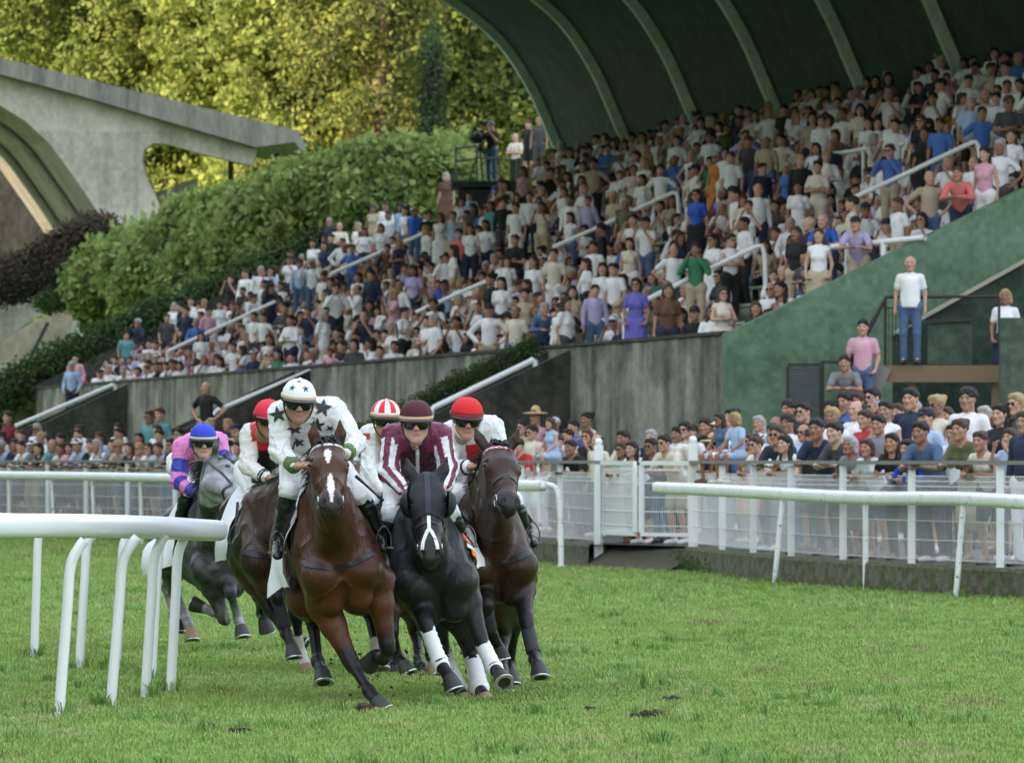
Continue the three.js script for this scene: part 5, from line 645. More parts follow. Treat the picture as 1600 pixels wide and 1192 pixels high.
  // breeches
  b = bb([hip, ...kn], 0.2); const fb = new SDF(b.min, b.max, 0.010); fb.cap(hipL, hipR, 0.10, 0.10, 0.04); fb.cap(hip.clone().addScaledVector(sd, -0.12), hip, 0.115, 0.12, 0.05);
  [0, 1].forEach((i) => { fb.cap(hips[i], kn[i], 0.098, 0.062, 0.035); fb.cap(kn[i], kn[i].clone().lerp(an[i], 0.18), 0.06, 0.054, 0.03); });
  const bg = fb.geometry(1); displace(bg, (x, y, z) => 0.004 * N3(x * 22, y * 9, z * 22 + S.seed) + 0.003 * Math.sin(y * 70 + 5 * N3(x * 9, y * 9, z * 9)) * smooth(0.2, 0.05, Math.min(V(x, y, z).distanceTo(kn[0]), V(x, y, z).distanceTo(kn[1])))); boxUV(bg); put('breeches', bg, BREECH);
  if (S.patch) { const gp = S.patch(L, put); }
  // boots
  [0, 1].forEach((i) => { const ft = toe[i].clone().sub(an[i]).normalize(), dn = an[i].clone().sub(kn[i]).normalize(), bx = bb([kn[i], an[i], toe[i]], 0.12), q = new SDF(bx.min, bx.max, 0.008), k0 = kn[i].clone().lerp(an[i], 0.02);
    q.cap(k0, kn[i].clone().lerp(an[i], 0.4), 0.058, 0.058, 0.02); q.cap(kn[i].clone().lerp(an[i], 0.35), an[i], 0.058, 0.042, 0.02); q.cap(an[i].clone().addScaledVector(ft, -0.04).addScaledVector(dn, 0.035), toe[i].clone().addScaledVector(dn, 0.02), 0.036, 0.032, 0.025, [dn, 1.15]); q.cap(an[i].clone().addScaledVector(ft, -0.035), an[i].clone().addScaledVector(ft, -0.045).addScaledVector(dn, 0.065), 0.034, 0.03, 0.01);
    const geo = displace(q.geometry(1), (x, y, z) => 0.002 * Math.sin(y * 110 + 6 * N3(x * 12, y * 12, z * 12)) ); const bm = put('boot', boxUV(geo), S.bootMat ?? BOOT);
    // stirrup iron on its leather
    const sp = an[i].clone().lerp(toe[i], 0.45).addScaledVector(dn, 0.06), up = V(0, 1, 0), w = ft.clone().cross(up).normalize(); const iron = tube([sp.clone().addScaledVector(w, -0.045), sp.clone().addScaledVector(w, -0.042).add(V(0, 0.08, 0)), sp.clone().add(V(0, 0.135, 0)), sp.clone().addScaledVector(w, 0.042).add(V(0, 0.08, 0)), sp.clone().addScaledVector(w, 0.045)], 0.006, 24, 6); const tread = beam(sp.clone().addScaledVector(w, -0.06), sp.clone().addScaledVector(w, 0.06), 0.03, 0.012);
    const lth = beam(sp.clone().add(V(0, 0.13, 0)), sp.clone().lerp(h.P(-0.6, 1.55, h.right.dot(an[i].clone().sub(hip)) > 0 ? 0.2 : -0.2), 0.8), 0.022, 0.005, V(0, 0, 1)); put('stirrup', merge([iron, tread].map((x) => boxUV(x))), MAT.darkSteel); put('stirrup_leather', boxUV(lth), MAT.leather); });
  // body: head, neck, hands and the figure under the clothes
  b = bb([...sh, ...el, ...wr, hip, ...kn, ...an, nk], 0.14); const core = new SDF(b.min, b.max, 0.018); core.cap(sh[0], sh[1], 0.06, 0.06, 0.04); core.cap(mid, hip, 0.11, 0.10, 0.05, [chestOut, 1.3]); core.cap(mid, nk, 0.052, 0.05, 0.03); [0, 1].forEach((i) => { core.cap(sh[i], el[i], 0.045, 0.036, 0.03); core.cap(el[i], wr[i], 0.036, 0.027, 0.02); core.cap(hips[i], kn[i], 0.075, 0.045, 0.03); core.cap(kn[i], an[i], 0.04, 0.03, 0.02); core.cap(an[i], an[i].clone().lerp(toe[i], 0.5), 0.012, 0.010, 0.01); });
  const skin = S.skin ?? SKIN, hg = paintHead(jockeyHead.clone(), skin, [0.03, 0.02, 0.014], S.beard ?? 0); hg.scale(HS, HS, HS); hg.applyMatrix4(hb.clone().setPosition(hd));
  const glove = S.glove ?? skin, hands = [0, 1].map((i) => paint(fist(wr[i].clone().lerp(hand[i], 0.1), hand[i].clone().sub(wr[i]), V(0, -1, -0.25), V(i ? -0.6 : 0.6, 0.6, 0.4)), glove));
  put('body', merge([paint(core.geometry(1), skin), hg, ...hands]), FACE);
  // skull cap with silk cover, brim band, peak, harness and goggles
  const cap = [], ci = [], cu = [], nu = 72, nv = 22, Q = (x, y, z) => hd.clone().addScaledVector(hx, x * HS).addScaledVector(hy, y * HS).addScaledVector(hz, z * HS);
  for (let j = 0; j <= nv; j++) for (let i = 0; i <= nu; i++) { const lo = i / nu * 2 * Math.PI, la = j / nv * Math.PI * 0.5, y = 0.030 + Math.sin(la) * 0.098, r = Math.pow(Math.cos(la), 0.82); const p = Q(Math.sin(lo) * 0.095 * r, y - 0.012 * Math.cos(lo) * r * 0 , Math.cos(lo) * 0.113 * r - 0.008); cap.push(p.x, p.y, p.z); cu.push(i / nu, j / nv); }
  for (let j = 0; j < nv; j++) for (let i = 0; i < nu; i++) { const a = j * (nu + 1) + i, c = a + nu + 1; ci.push(a, a + 1, c, a + 1, c + 1, c); }
  const cg = new THREE.BufferGeometry(); cg.setAttribute('position', new THREE.Float32BufferAttribute(cap, 3)); cg.setAttribute('uv', new THREE.Float32BufferAttribute(cu, 2)); cg.setIndex(ci); cg.computeVertexNormals();
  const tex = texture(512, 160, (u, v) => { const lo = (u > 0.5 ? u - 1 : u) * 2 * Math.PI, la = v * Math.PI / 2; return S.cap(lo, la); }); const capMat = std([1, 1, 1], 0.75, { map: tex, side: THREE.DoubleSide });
  const cm = put('cap', cg, capMat); const bob = new THREE.SphereGeometry(0.012, 10, 8); bob.scale(1, 0.7, 1); bob.translate(...Q(0, 0.129, -0.008).toArray()); put('cap_button', bob, S.bobMat ?? capMat);
  const ringP = (y, k, n = 40) => Array.from({ length: n }, (_, i) => { const lo = i / n * 2 * Math.PI; return Q(Math.sin(lo) * 0.096 * k, y, Math.cos(lo) * 0.114 * k - 0.008); });
  put('brim_band', boxUV(strapGeo(ringP(0.034, 1.0), ringP(0.034, 1.0).map((p) => p.clone().sub(Q(0, 0.034, -0.008)).normalize()), 0.016, 0.005, true)), S.brim); put('helmet_shell', boxUV(strapGeo(ringP(0.016, 0.985), ringP(0.016, 0.985).map((p) => p.clone().sub(Q(0, 0.016, -0.008)).normalize()), 0.03, 0.003, true)), BLACKSHELL);
  { const pk = [], pi = [], n = 24; for (let j = 0; j <= 3; j++) for (let i = 0; i <= n; i++) { const lo = (i / n - 0.5) * 2.2, e = j / 3, k = Math.cos(lo * 1.42); const p = Q(Math.sin(lo) * 0.096 * (1 + 0.10 * e), 0.030 - 0.014 * e, Math.cos(lo) * 0.114 - 0.008 + 0.030 * e * Math.max(0, k)); pk.push(p.x, p.y, p.z); } for (let j = 0; j < 3; j++) for (let i = 0; i < n; i++) { const a = j * (n + 1) + i, c = a + n + 1; pi.push(a, c, a + 1, a + 1, c, c + 1); } const pg = new THREE.BufferGeometry(); pg.setAttribute('position', new THREE.Float32BufferAttribute(pk, 3)); pg.setIndex(pi); pg.computeVertexNormals(); put('peak', boxUV(pg), std(S.peak ?? [0.008, 0.008, 0.009], 0.5, { side: THREE.DoubleSide })); }
  { const n = 28, gp = [], gi = []; for (let j = 0; j <= 6; j++) for (let i = 0; i <= n; i++) { const lo = (i / n - 0.5) * 2.1, v = j / 6 * 2 - 1, hh = 0.031 * Math.pow(Math.max(0, 1 - Math.pow(Math.abs(lo) / 1.06, 5)), 0.5) * (1 - 0.32 * Math.exp(-lo * lo * 60) * (v < 0 ? 1 : 0.2)); const p = Q(Math.sin(lo) * 0.083, -0.003 + v * hh, Math.cos(lo) * 0.092 + 0.014 - 0.006 * v * v); gp.push(p.x, p.y, p.z); } for (let j = 0; j < 6; j++) for (let i = 0; i < n; i++) { const a = j * (n + 1) + i, c = a + n + 1; gi.push(a, a + 1, c, a + 1, c + 1, c); } const gg = new THREE.BufferGeometry(); gg.setAttribute('position', new THREE.Float32BufferAttribute(gp, 3)); gg.setIndex(gi); gg.computeVertexNormals(); put('goggles', boxUV(gg), LENS);
    const sp = ringP(0.01, 0.93, 40); put('goggle_strap', boxUV(strapGeo(sp.filter((_, i) => i > 5 && i < 35), sp.filter((_, i) => i > 5 && i < 35).map((p) => p.clone().sub(Q(0, 0.01, 0)).normalize()), 0.018, 0.003)), BLACKSHELL);
    const cs = []; for (let i = 0; i <= 16; i++) { const q = (i / 16 - 0.5) * Math.PI; cs.push(Q(Math.sin(q) * 0.084, 0.01 - Math.cos(q) * 0.126, 0.012 + 0.035 * Math.cos(q))); } put('chin_strap', boxUV(limbTube(cs, cs.map(() => 0.0065), 6)), S.strapMat ?? BLACKSHELL); }
  h.hands = hand;
  reins(h, hand.map((p, i) => wr[i].clone().lerp(p, 0.9)), S.grip);
  return { g, sh, el, wr, hand, L, h };
}
// a riding whip held in a hand: top-level
function whip(h, a, b, label) { const p = h.L(...a).add(h.root), q = h.L(...b).add(h.root), m = p.clone().lerp(q, 0.18), o = thing('riding_whip', label, 'whip', p), T = (v) => v.clone().sub(p); mesh('shaft', boxUV(limbTube([T(m), T(p.clone().lerp(q, 0.7)), T(q)], [0.008, 0.009, 0.013], 8)), MAT.leather, o); mesh('grip', boxUV(limbTube([T(p), T(p.clone().lerp(q, 0.05)), T(m)], [0.014, 0.012, 0.011], 8)), MAT.blackCloth, o); }
const HORSES = {};
const starMark = (a, w, p) => { const n = 0.004 * N3(p.x * 90, p.y * 90, 1); const st = Math.abs(w - 0.004 + n) < (a < 0.21 ? 0.019 * smooth(0.115, 0.16, a) + (a < 0.16 ? 0.004 : 0) : 0.019 * (1 - smooth(0.2, 0.28, a))) && a > 0.12 && a < 0.27; if (st) return 1; const bl = a > 0.33 && a < 0.565 && Math.abs(w + 0.004 + n) < 0.004 + 0.016 * smooth(0.33, 0.40, a) - 0.012 * smooth(0.43, 0.56, a); return bl ? (a > 0.50 + 0.05 * N3(p.x * 60, p.y * 60, 4) ? 2 : 1) : 0; };
const WHITEHOOF = std([0.30, 0.20, 0.11], 0.7);
HORSES.bay = makeHorse({ seed: 11, s: 250, chest: [528, 872], turn: 0.10, lean: 0.16, pitch: -0.03, cell: 0.009, poll: [511, 692], muzzle: [517, 786], neck: 0.80, headTurn: 0.05,
  label: 'bright bay racehorse with white star and blaze, foremost, under the rider in starred silks',
  cloth: { f0: -0.36, a: 2.15, flare: 0.15 }, ears: [V(-0.12, 1, 0.05), V(0.10, 1, 0.05)], browMat: std([0.75, 0.75, 0.73], 0.5),
  legs: { rf: { top: [505, 945], j: [[549, 1036], [577, 1081], [588, 1094]], sg: [1, 1, 1], toe: [0.55, -0.75, 0.3] }, lf: { top: [588, 905], j: [[606, 1014], [598, 1030], [588, 1024]], sg: [1, -1, -1], toe: [-0.5, -0.55, -0.6] },
    rh: { top: [478, 935], topz: 0.05, j: [[488, 965], [496, 1034], [503, 1049]], sg: [-1, 1, 1], toe: [0.1, -0.85, 0.5] }, lh: { top: [560, 930], topz: 0.1, j: [[576, 950], [588, 1008], [592, 1026]], sg: [-1, 1, 1], toe: [0.1, -0.9, 0.4], hoofMat: WHITEHOOF } },
  coat: bayCoat({ sock: { lh: 1.9 }, mark: starMark }) });
// black horse in a cloth hood with eye cups and a white Y-shaped nose strap
function blinkerHood({ f, H, A, D, W, bridle, g }) {
  const pos = [], idx = [], nu = 26, nv = 36; for (let i = 0; i <= nu; i++) for (let j = 0; j <= nv; j++) { const a = lerp(-0.04, 0.30, i / nu), q = (j / nv - 0.5) * 3.9, c = H(a, -0.08, 0), e = D.clone().multiplyScalar(Math.cos(q)).addScaledVector(W, Math.sin(q)); const h = (f.hit(c.clone().addScaledVector(e, 0.3), c) ?? c.clone().addScaledVector(e, 0.1)).addScaledVector(e, 0.006 + (Math.abs(q) < 0.06 ? 0.003 : 0)); pos.push(h.x, h.y, h.z); }
  for (let i = 0; i < nu; i++) for (let j = 0; j < nv; j++) { const a = i * (nv + 1) + j, b = a + nv + 1; idx.push(a, b, a + 1, a + 1, b, b + 1); }
  const hg = new THREE.BufferGeometry(); hg.setAttribute('position', new THREE.Float32BufferAttribute(pos, 3)); hg.setIndex(idx); hg.computeVertexNormals(); const cloth = std([0.016, 0.016, 0.020], 0.85, { side: THREE.DoubleSide }), hood = mesh('hood', boxUV(hg), cloth, g);
  const seam = strapOn(f, Array.from({ length: 20 }, (_, i) => H(lerp(-0.02, 0.29, i / 19), 0.2, 0)), Array.from({ length: 20 }, (_, i) => H(lerp(-0.02, 0.29, i / 19), -0.1, 0)), 0.035, 0.010); if (seam) mesh('centre_band', seam, std([0.03, 0.03, 0.045], 0.8), hood);
  for (const s of [1, -1]) { const cup = new THREE.SphereGeometry(0.088, 24, 12, 0, Math.PI * 2, 0, 1.4), e = D.clone().multiplyScalar(-0.15).addScaledVector(W, s).addScaledVector(A, -0.05).normalize(), o = D.clone().addScaledVector(W, s * 0.3).normalize(), x = e.clone().cross(A).normalize(); cup.scale(1, 0.8, 1); cup.applyMatrix4(new THREE.Matrix4().makeBasis(A, e, A.clone().cross(e)).setPosition(H(0.20, 0.01, 0.098 * s))); mesh('eye_cup', boxUV(cup), std([0.008, 0.008, 0.009], 0.7, { side: THREE.DoubleSide }), hood); }
  const up = (pts) => { const fr = pts.map(([a, w]) => H(a, 0.25, w)), to = pts.map(([a, w]) => H(a, -0.08, w * 0.4)); return strapOn(f, fr, to, 0.022, 0.012); };
  const mk = (s) => Array.from({ length: 16 }, (_, i) => { const t = i / 15; return [lerp(0.40, 0.53, t), s * 0.072 * Math.pow(t, 0.65)]; });
  const gs = [up([[0.31, 0], [0.34, 0.0005], [0.37, 0], [0.405, 0.0005]]), up(mk(1)), up(mk(-1))]; mesh('white_nose_strap', merge(gs), MAT.whiteLeather, bridle);
}
HORSES.black = makeHorse({ seed: 12, s: 245, chest: [676, 893], turn: 0.04, lean: 0.20, pitch: -0.03, cell: 0.009, poll: [667, 748], muzzle: [672, 866], neck: 0.78, headTurn: 0.02, hood: blinkerHood, bandage: true, breast: false,
  label: 'black racehorse in a dark hood with eye cups, white nose strap and white leg bandages', ears: [V(-0.42, 1, -0.1), V(0.40, 1, -0.1)],
  legs: { rf: { top: [650, 925], j: [[664, 974], [688, 1038], [702, 1058]], sg: [1, 1, 1], toe: [0.35, -0.85, 0.25] }, lf: { top: [722, 905], j: [[751, 1001], [773, 1046], [782, 1054]], sg: [1, 1, 1], toe: [0.30, -0.62, 0.7] },
    rh: { top: [668, 935], j: [[692, 1022], [716, 1078], [724, 1087]], sg: [-1, 1, 1], toe: [0.3, -0.9, 0.3], hoofMat: WHITEHOOF }, lh: { top: [706, 930], topz: 0.1, j: [[737, 1022], [750, 1078], [757, 1087]], sg: [-1, 1, 1], toe: [0.2, -0.9, 0.4], hoofMat: WHITEHOOF } },
  coat: bayCoat({ body: [0.016, 0.0145, 0.0145], flank: [0.015, 0.0135, 0.0135], dark: [0.009, 0.0085, 0.0085] }) });
HORSES.brown = makeHorse({ seed: 13, s: 238, chest: [773, 868], turn: 0.10, lean: 0.10, pitch: -0.02, cell: 0.009, poll: [779, 697], muzzle: [797, 784], neck: 0.80, headTurn: 0.22, girth: 0.96,
  label: 'dark brown racehorse with a red and white browband, on the outside by the rail', ears: [V(-0.55, 1, -0.1), V(0.55, 1, -0.05)],
  browMat: std([1, 1, 1], 0.5, { map: texture(64, 64, (u, v) => (Math.floor(u * 4) + Math.floor(v * 4)) % 2 ? [0.75, 0.10, 0.16] : [0.9, 0.88, 0.88], true, [12, 12]) }), boots: ['rf', 'lf'], bootMat: std([0.035, 0.035, 0.042], 0.8),
  legs: { rf: { top: [752, 912], j: [[759, 945], [768, 992], [777, 1010]], sg: [1, -1, -1], toe: [0.25, -0.9, 0.1] }, lf: { top: [812, 900], j: [[822, 970], [836, 1031], [841, 1040]], sg: [1, 1, 1], toe: [0.12, -0.85, 0.4] },
    rh: { top: [770, 925], j: [[786, 992], [785, 1050], [788, 1062]], sg: [-1, 1, 1], toe: [0.1, -0.9, 0.3] }, lh: { top: [795, 920], j: [[804, 975], [796, 1036], [797, 1050]], sg: [-1, -1, 1], toe: [0.1, -0.9, 0.3] } },
  coat: bayCoat({ body: [0.036, 0.016, 0.010], flank: [0.046, 0.018, 0.009], legFrom: 0.35, mark: () => 0 }) });
HORSES.dark = makeHorse({ seed: 14, s: 214, chest: [428, 858], turn: 0.12, lean: 0.12, pitch: -0.02, cell: 0.011, poll: [466, 738], muzzle: [486, 806], neck: 0.74, headTurn: 0.3,
  label: 'dark brown racehorse behind the foremost bay, rider in black vest', boots: ['rf'], bootMat: std([0.02, 0.02, 0.024], 0.8),
  legs: { rf: { top: [424, 893], j: [[432, 930], [449, 992], [456, 1010]], sg: [1, -1, 1], toe: [0.15, -0.9, 0.3] }, lf: { top: [452, 895], j: [[462, 962], [470, 1022], [477, 1040]], sg: [1, -1, 1], toe: [0.2, -0.9, 0.3], hoofMat: WHITEHOOF },
    rh: { top: [385, 880], j: [[424, 955], [447, 992], [462, 1001]], sg: [1, 1, 1], toe: [0.8, -0.4, 0.3] }, lh: { top: [396, 885], topz: -0.1, j: [[404, 930], [408, 958], [412, 968]], sg: [-1, -1, 1], toe: [0.2, -0.9, -0.2] } },
  coat: bayCoat({ body: [0.040, 0.020, 0.013], flank: [0.060, 0.026, 0.014], sock: { lf: 1.5, rh: 2.2 } }) });
HORSES.grey = makeHorse({ seed: 15, s: 196, chest: [343, 868], turn: 0.20, lean: 0.10, pitch: 0.0, cell: 0.011, poll: [346, 722], muzzle: [395, 784], neck: 0.80, headTurn: 1.45, breast: false,
  label: 'dark grey racehorse with pale head, under the rider in pink and blue', ears: [V(0.25, 1, 0.1), V(0.5, 1, 0.1)], maneMat: std([0.05, 0.05, 0.055], 0.6),
  legs: { rf: { top: [322, 893], j: [[350, 968], [332, 955], [318, 950]], sg: [1, -1, -1], toe: [-0.85, 0.3, -0.3] }, lf: { top: [356, 882], j: [[359, 925], [372, 968], [376, 979]], sg: [1, -1, 1], toe: [0.15, -0.9, 0.3] },
    rh: { top: [262, 868], j: [[272, 922], [292, 970], [298, 984]], sg: [-1, 1, 1], toe: [0.1, -0.9, 0.3], hoofMat: WHITEHOOF }, lh: { top: [278, 872], topz: -0.15, j: [[262, 918], [270, 960], [276, 972]], sg: [-1, 1, 1], toe: [0.1, -0.9, 0.3] } },
  coat: (p, q) => { const m = smooth(-0.3, 0.45, fbm(p.x * 12, p.y * 12, p.z * 12, 3)); let c = [0, 1, 2].map((i) => lerp([0.022, 0.021, 0.022][i], [0.075, 0.075, 0.080][i], m)); if (q.head) { const k = smooth(-0.02, 0.2, q.a) * (0.6 + 0.6 * m); c = c.map((x, i) => lerp(x, [0.32, 0.32, 0.34][i], k)); if (q.a > 0.5) c = c.map((x, i) => lerp(x, [0.09, 0.085, 0.09][i], smooth(0.5, 0.57, q.a))); } if (q.ff < -1.2) c = c.map((x, i) => lerp(x, [0.16, 0.16, 0.18][i], 0.7 * m)); if (q.leg && q.lt > 1.2) c = c.map((x, i) => lerp(x, [0.34, 0.33, 0.34][i], smooth(1.2, 2.0, q.lt) * (0.5 + 0.5 * m))); return c; } });
HORSES.hidden = makeHorse({ seed: 16, s: 220, chest: [640, 885], turn: 0.22, lean: 0.20, pitch: 0, cell: 0.012, poll: [655, 752], muzzle: [668, 826], neck: 0.74, headTurn: 0.15,
  label: 'brown racehorse mostly hidden behind the black horse, under the rider in red striped cap',
  legs: { rf: { top: [608, 925], j: [[612, 985], [622, 1026], [630, 1036]], sg: [1, -1, 1], toe: [0.4, -0.8, 0.3] }, lf: { top: [655, 935], j: [[664, 985], [673, 1025], [678, 1036]], sg: [1, -1, 1], toe: [0.2, -0.9, 0.3], hoofMat: WHITEHOOF },
    rh: { top: [600, 925], j: [[606, 985], [612, 1034], [616, 1042]], sg: [-1, 1, 1], toe: [0.2, -0.9, 0.3] }, lh: { top: [640, 925], j: [[650, 985], [655, 1034], [660, 1042]], sg: [-1, 1, 1], toe: [0.2, -0.9, 0.3] } },
  coat: bayCoat({ body: [0.03, 0.014, 0.009], flank: [0.035, 0.015, 0.009] }) });

{ const { P, f, g } = HORSES.black; for (const [d, m, w] of [[0, MAT.orange, 0.035], [0.07, MAT.whiteLeather, 0.03], [0.13, MAT.orange, 0.04]]) { const fr = [], to = []; for (let i = 0; i <= 14; i++) { const t = i / 14, ff = lerp(-0.26, -0.62, t) - d * 0.3, u = lerp(1.34, 1.06, t) - d; fr.push(P(ff, u + 0.1, -0.9)); to.push(P(ff, u - 0.1, 0)); } const s = strapOn(f, fr, to, w, 0.006, false, 0.02); if (s) mesh('cloth_trim', s, m, g); } }
const WHITE = [0.76, 0.76, 0.77], RED = [0.52, 0.018, 0.025], MAROON = [0.055, 0.006, 0.018], STRIPE = [0.15, 0.012, 0.050], PINK = [0.70, 0.20, 0.48], ROYAL = [0.030, 0.035, 0.34], BLACKC = [0.012, 0.012, 0.013];
const bandMat = (c) => std(c, 0.6), GOLD = std([0.60, 0.46, 0.24], 0.6);
const JOCKEYS = {};
JOCKEYS.stars = makeJockey({ seed: 1, grip: true, label: 'jockey in white silks with dark stars, white starred cap and green cuffs', skin: [0.44, 0.23, 0.16], beard: 0.35,
  head: [466, 628, -0.27], look: [0.10, -0.16, 1], tilt: [0.06, 1, 0], sh: [[437, 646, -0.46], [522, 641, -0.46]], el: [[437, 706, -0.40], [556, 694, -0.40]], wr: [[460, 728, -0.22], [540, 708, -0.24]], hand: [[482, 727, -0.18], [524, 716, -0.18]], hip: [483, 705, -0.85],
  kn: [[452, 764, -0.28], [562, 772, -0.30]], an: [[437, 838, -0.40], [592, 836, -0.42]], toe: [[434, 864, -0.24], [596, 852, -0.26]], puff: 0.020,
  silks: () => WHITE, stars: [[434, 648, -0.3, 0.056, 0.2], [504, 637, -0.3, 0.062, -0.2], [460, 669, -0.3, 0.056, 0.1], [495, 664, -0.3, 0.056, 0], [466, 690, -0.3, 0.05, 0.3], [516, 668, -0.3, 0.04, 0.5]], starMat: std([0.012, 0.026, 0.022], 0.6),
  cuff: [[0.72, 1.04, std([0.10, 0.16, 0.06], 0.8)]],
  cap: (lo, la) => { for (const [a, b, r] of [[-0.62, 0.62, 0.23], [0.36, 0.62, 0.25], [-0.2, 1.18, 0.19], [1.5, 0.6, 0.2], [-1.7, 0.6, 0.2], [2.7, 0.6, 0.2]]) if (starIn((lo - a) * Math.cos(la), la - b, r)) return [0.04, 0.36, 0.36]; return [0.90, 0.90, 0.90]; }, brim: bandMat([0.62, 0.52, 0.30]), peak: [0.05, 0.05, 0.055] }, HORSES.bay);
JOCKEYS.maroon = makeJockey({ seed: 2, label: 'jockey in maroon body with white and maroon striped sleeves and maroon cap', skin: [0.46, 0.26, 0.19],
  head: [650, 660, -0.27], look: [0.02, -0.10, 1], sh: [[614, 682, -0.46], [688, 680, -0.46]], el: [[607, 738, -0.40], [701, 735, -0.42]], wr: [[632, 768, -0.22], [694, 764, -0.26]], hand: [[650, 774, -0.17], [678, 768, -0.2]], hip: [646, 748, -0.82],
  kn: [[612, 800, -0.28], [702, 800, -0.30]], an: [[600, 856, -0.40], [722, 838, -0.42]], toe: [[598, 876, -0.24], [732, 850, -0.26]], puff: 0.020,
  silks: (i) => { if (i.arm >= 0) { const k = Math.floor((i.ang / (2 * Math.PI) + 1.04) * 10) % 2; return i.t < 0.12 ? STRIPE : k ? STRIPE : WHITE; } if (Math.abs(i.lv) < 0.011 && i.cv > 0) return WHITE; return i.sv < 0.02 && Math.abs(i.lv) > 0.05 ? STRIPE : Math.abs(i.lv) < 0.135 ? MAROON : Math.abs(i.lv) < 0.165 ? WHITE : STRIPE; },
  cap: (lo, la) => [0.26, 0.03, 0.10], brim: GOLD, peak: [0.10, 0.02, 0.04], bobMat: std([0.06, 0.008, 0.02], 0.7) }, HORSES.black);
JOCKEYS.redcap = makeJockey({ seed: 3, grip: true, label: 'jockey in white silks with red front panel and plain scarlet cap', skin: [0.42, 0.23, 0.16],
  head: [729, 655, -0.25], look: [0.12, -0.16, 1], tilt: [0.05, 1, 0], sh: [[702, 678, -0.46], [768, 668, -0.46]], el: [[702, 734, -0.42], [785, 720, -0.45]], wr: [[731, 730, -0.22], [775, 735, -0.25]], hand: [[752, 728, -0.15], [764, 736, -0.18]], hip: [742, 742, -0.85],
  kn: [[716, 772, -0.28], [800, 782, -0.30]], an: [[706, 838, -0.40], [823, 828, -0.42]], toe: [[702, 858, -0.24], [832, 846, -0.26]], puff: 0.018, strapMat: std([0.7, 0.7, 0.7], 0.6),
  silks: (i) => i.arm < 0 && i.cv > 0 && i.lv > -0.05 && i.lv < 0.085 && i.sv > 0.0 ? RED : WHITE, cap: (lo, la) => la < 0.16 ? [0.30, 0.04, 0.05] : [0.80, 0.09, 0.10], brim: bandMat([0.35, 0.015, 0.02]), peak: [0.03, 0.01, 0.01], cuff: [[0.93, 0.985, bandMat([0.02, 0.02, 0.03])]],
  patch: (L, put) => { const a = L(716, 776, -0.42), b = L(712, 800, -0.48); put('knee_patch', boxUV(limbTube([a.clone().lerp(b, -0.4), a, a.clone().lerp(b, 0.9), b], [0.066, 0.072, 0.068, 0.06], 16)), std([0.10, 0.008, 0.03], 0.6)); } }, HORSES.brown);
JOCKEYS.striped = makeJockey({ seed: 4, label: 'jockey in white silks with red trim and red and white striped cap', skin: [0.42, 0.24, 0.17],
  head: [603, 656, -0.25], look: [0.14, -0.10, 1], sh: [[577, 680, -0.46], [640, 680, -0.46]], el: [[578, 732, -0.40], [655, 730, -0.42]], wr: [[601, 768, -0.22], [640, 768, -0.26]], hand: [[616, 774, -0.17], [632, 772, -0.2]], hip: [606, 744, -0.82],
  kn: [[580, 784, -0.28], [652, 790, -0.30]], an: [[574, 850, -0.40], [670, 845, -0.42]], toe: [[572, 868, -0.24], [676, 860, -0.26]], puff: 0.014,
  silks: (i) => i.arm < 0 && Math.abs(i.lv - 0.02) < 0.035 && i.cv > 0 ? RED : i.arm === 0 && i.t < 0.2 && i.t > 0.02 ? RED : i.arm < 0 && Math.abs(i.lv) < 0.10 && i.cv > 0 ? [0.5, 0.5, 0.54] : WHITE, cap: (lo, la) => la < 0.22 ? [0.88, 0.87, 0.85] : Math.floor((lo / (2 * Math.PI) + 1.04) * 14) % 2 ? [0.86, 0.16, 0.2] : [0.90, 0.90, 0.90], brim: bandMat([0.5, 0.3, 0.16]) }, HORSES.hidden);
JOCKEYS.vest = makeJockey({ seed: 5, grip: true, label: 'jockey with red cap, black and red vest and white sleeves, behind the foremost rider', skin: [0.30, 0.15, 0.09],
  head: [419, 655, -0.2], look: [0.25, -0.16, 1], tilt: [0.05, 1, 0], sh: [[391, 680, -0.44], [450, 672, -0.44]], el: [[386, 728, -0.36], [470, 725, -0.42]], wr: [[416, 746, -0.2], [462, 745, -0.25]], hand: [[434, 750, -0.14], [450, 748, -0.18]], hip: [405, 735, -0.85],
  kn: [[402, 778, -0.28], [470, 785, -0.30]], an: [[376, 830, -0.40], [480, 840, -0.42]], toe: [[370, 848, -0.24], [485, 855, -0.26]], puff: 0.018,
  silks: (i) => i.arm >= 0 ? [0.70, 0.69, 0.64] : i.sv < 0.06 || Math.abs(i.lv) > 0.13 || i.sv > 0.36 ? RED : BLACKC, cuff: [[0.80, 0.86, bandMat([0.02, 0.02, 0.02])], [0.9, 0.96, bandMat([0.02, 0.02, 0.02])]],
  cap: () => [0.84, 0.12, 0.22], brim: bandMat([0.5, 0.02, 0.06]), peak: [0.25, 0.02, 0.04] }, HORSES.dark);
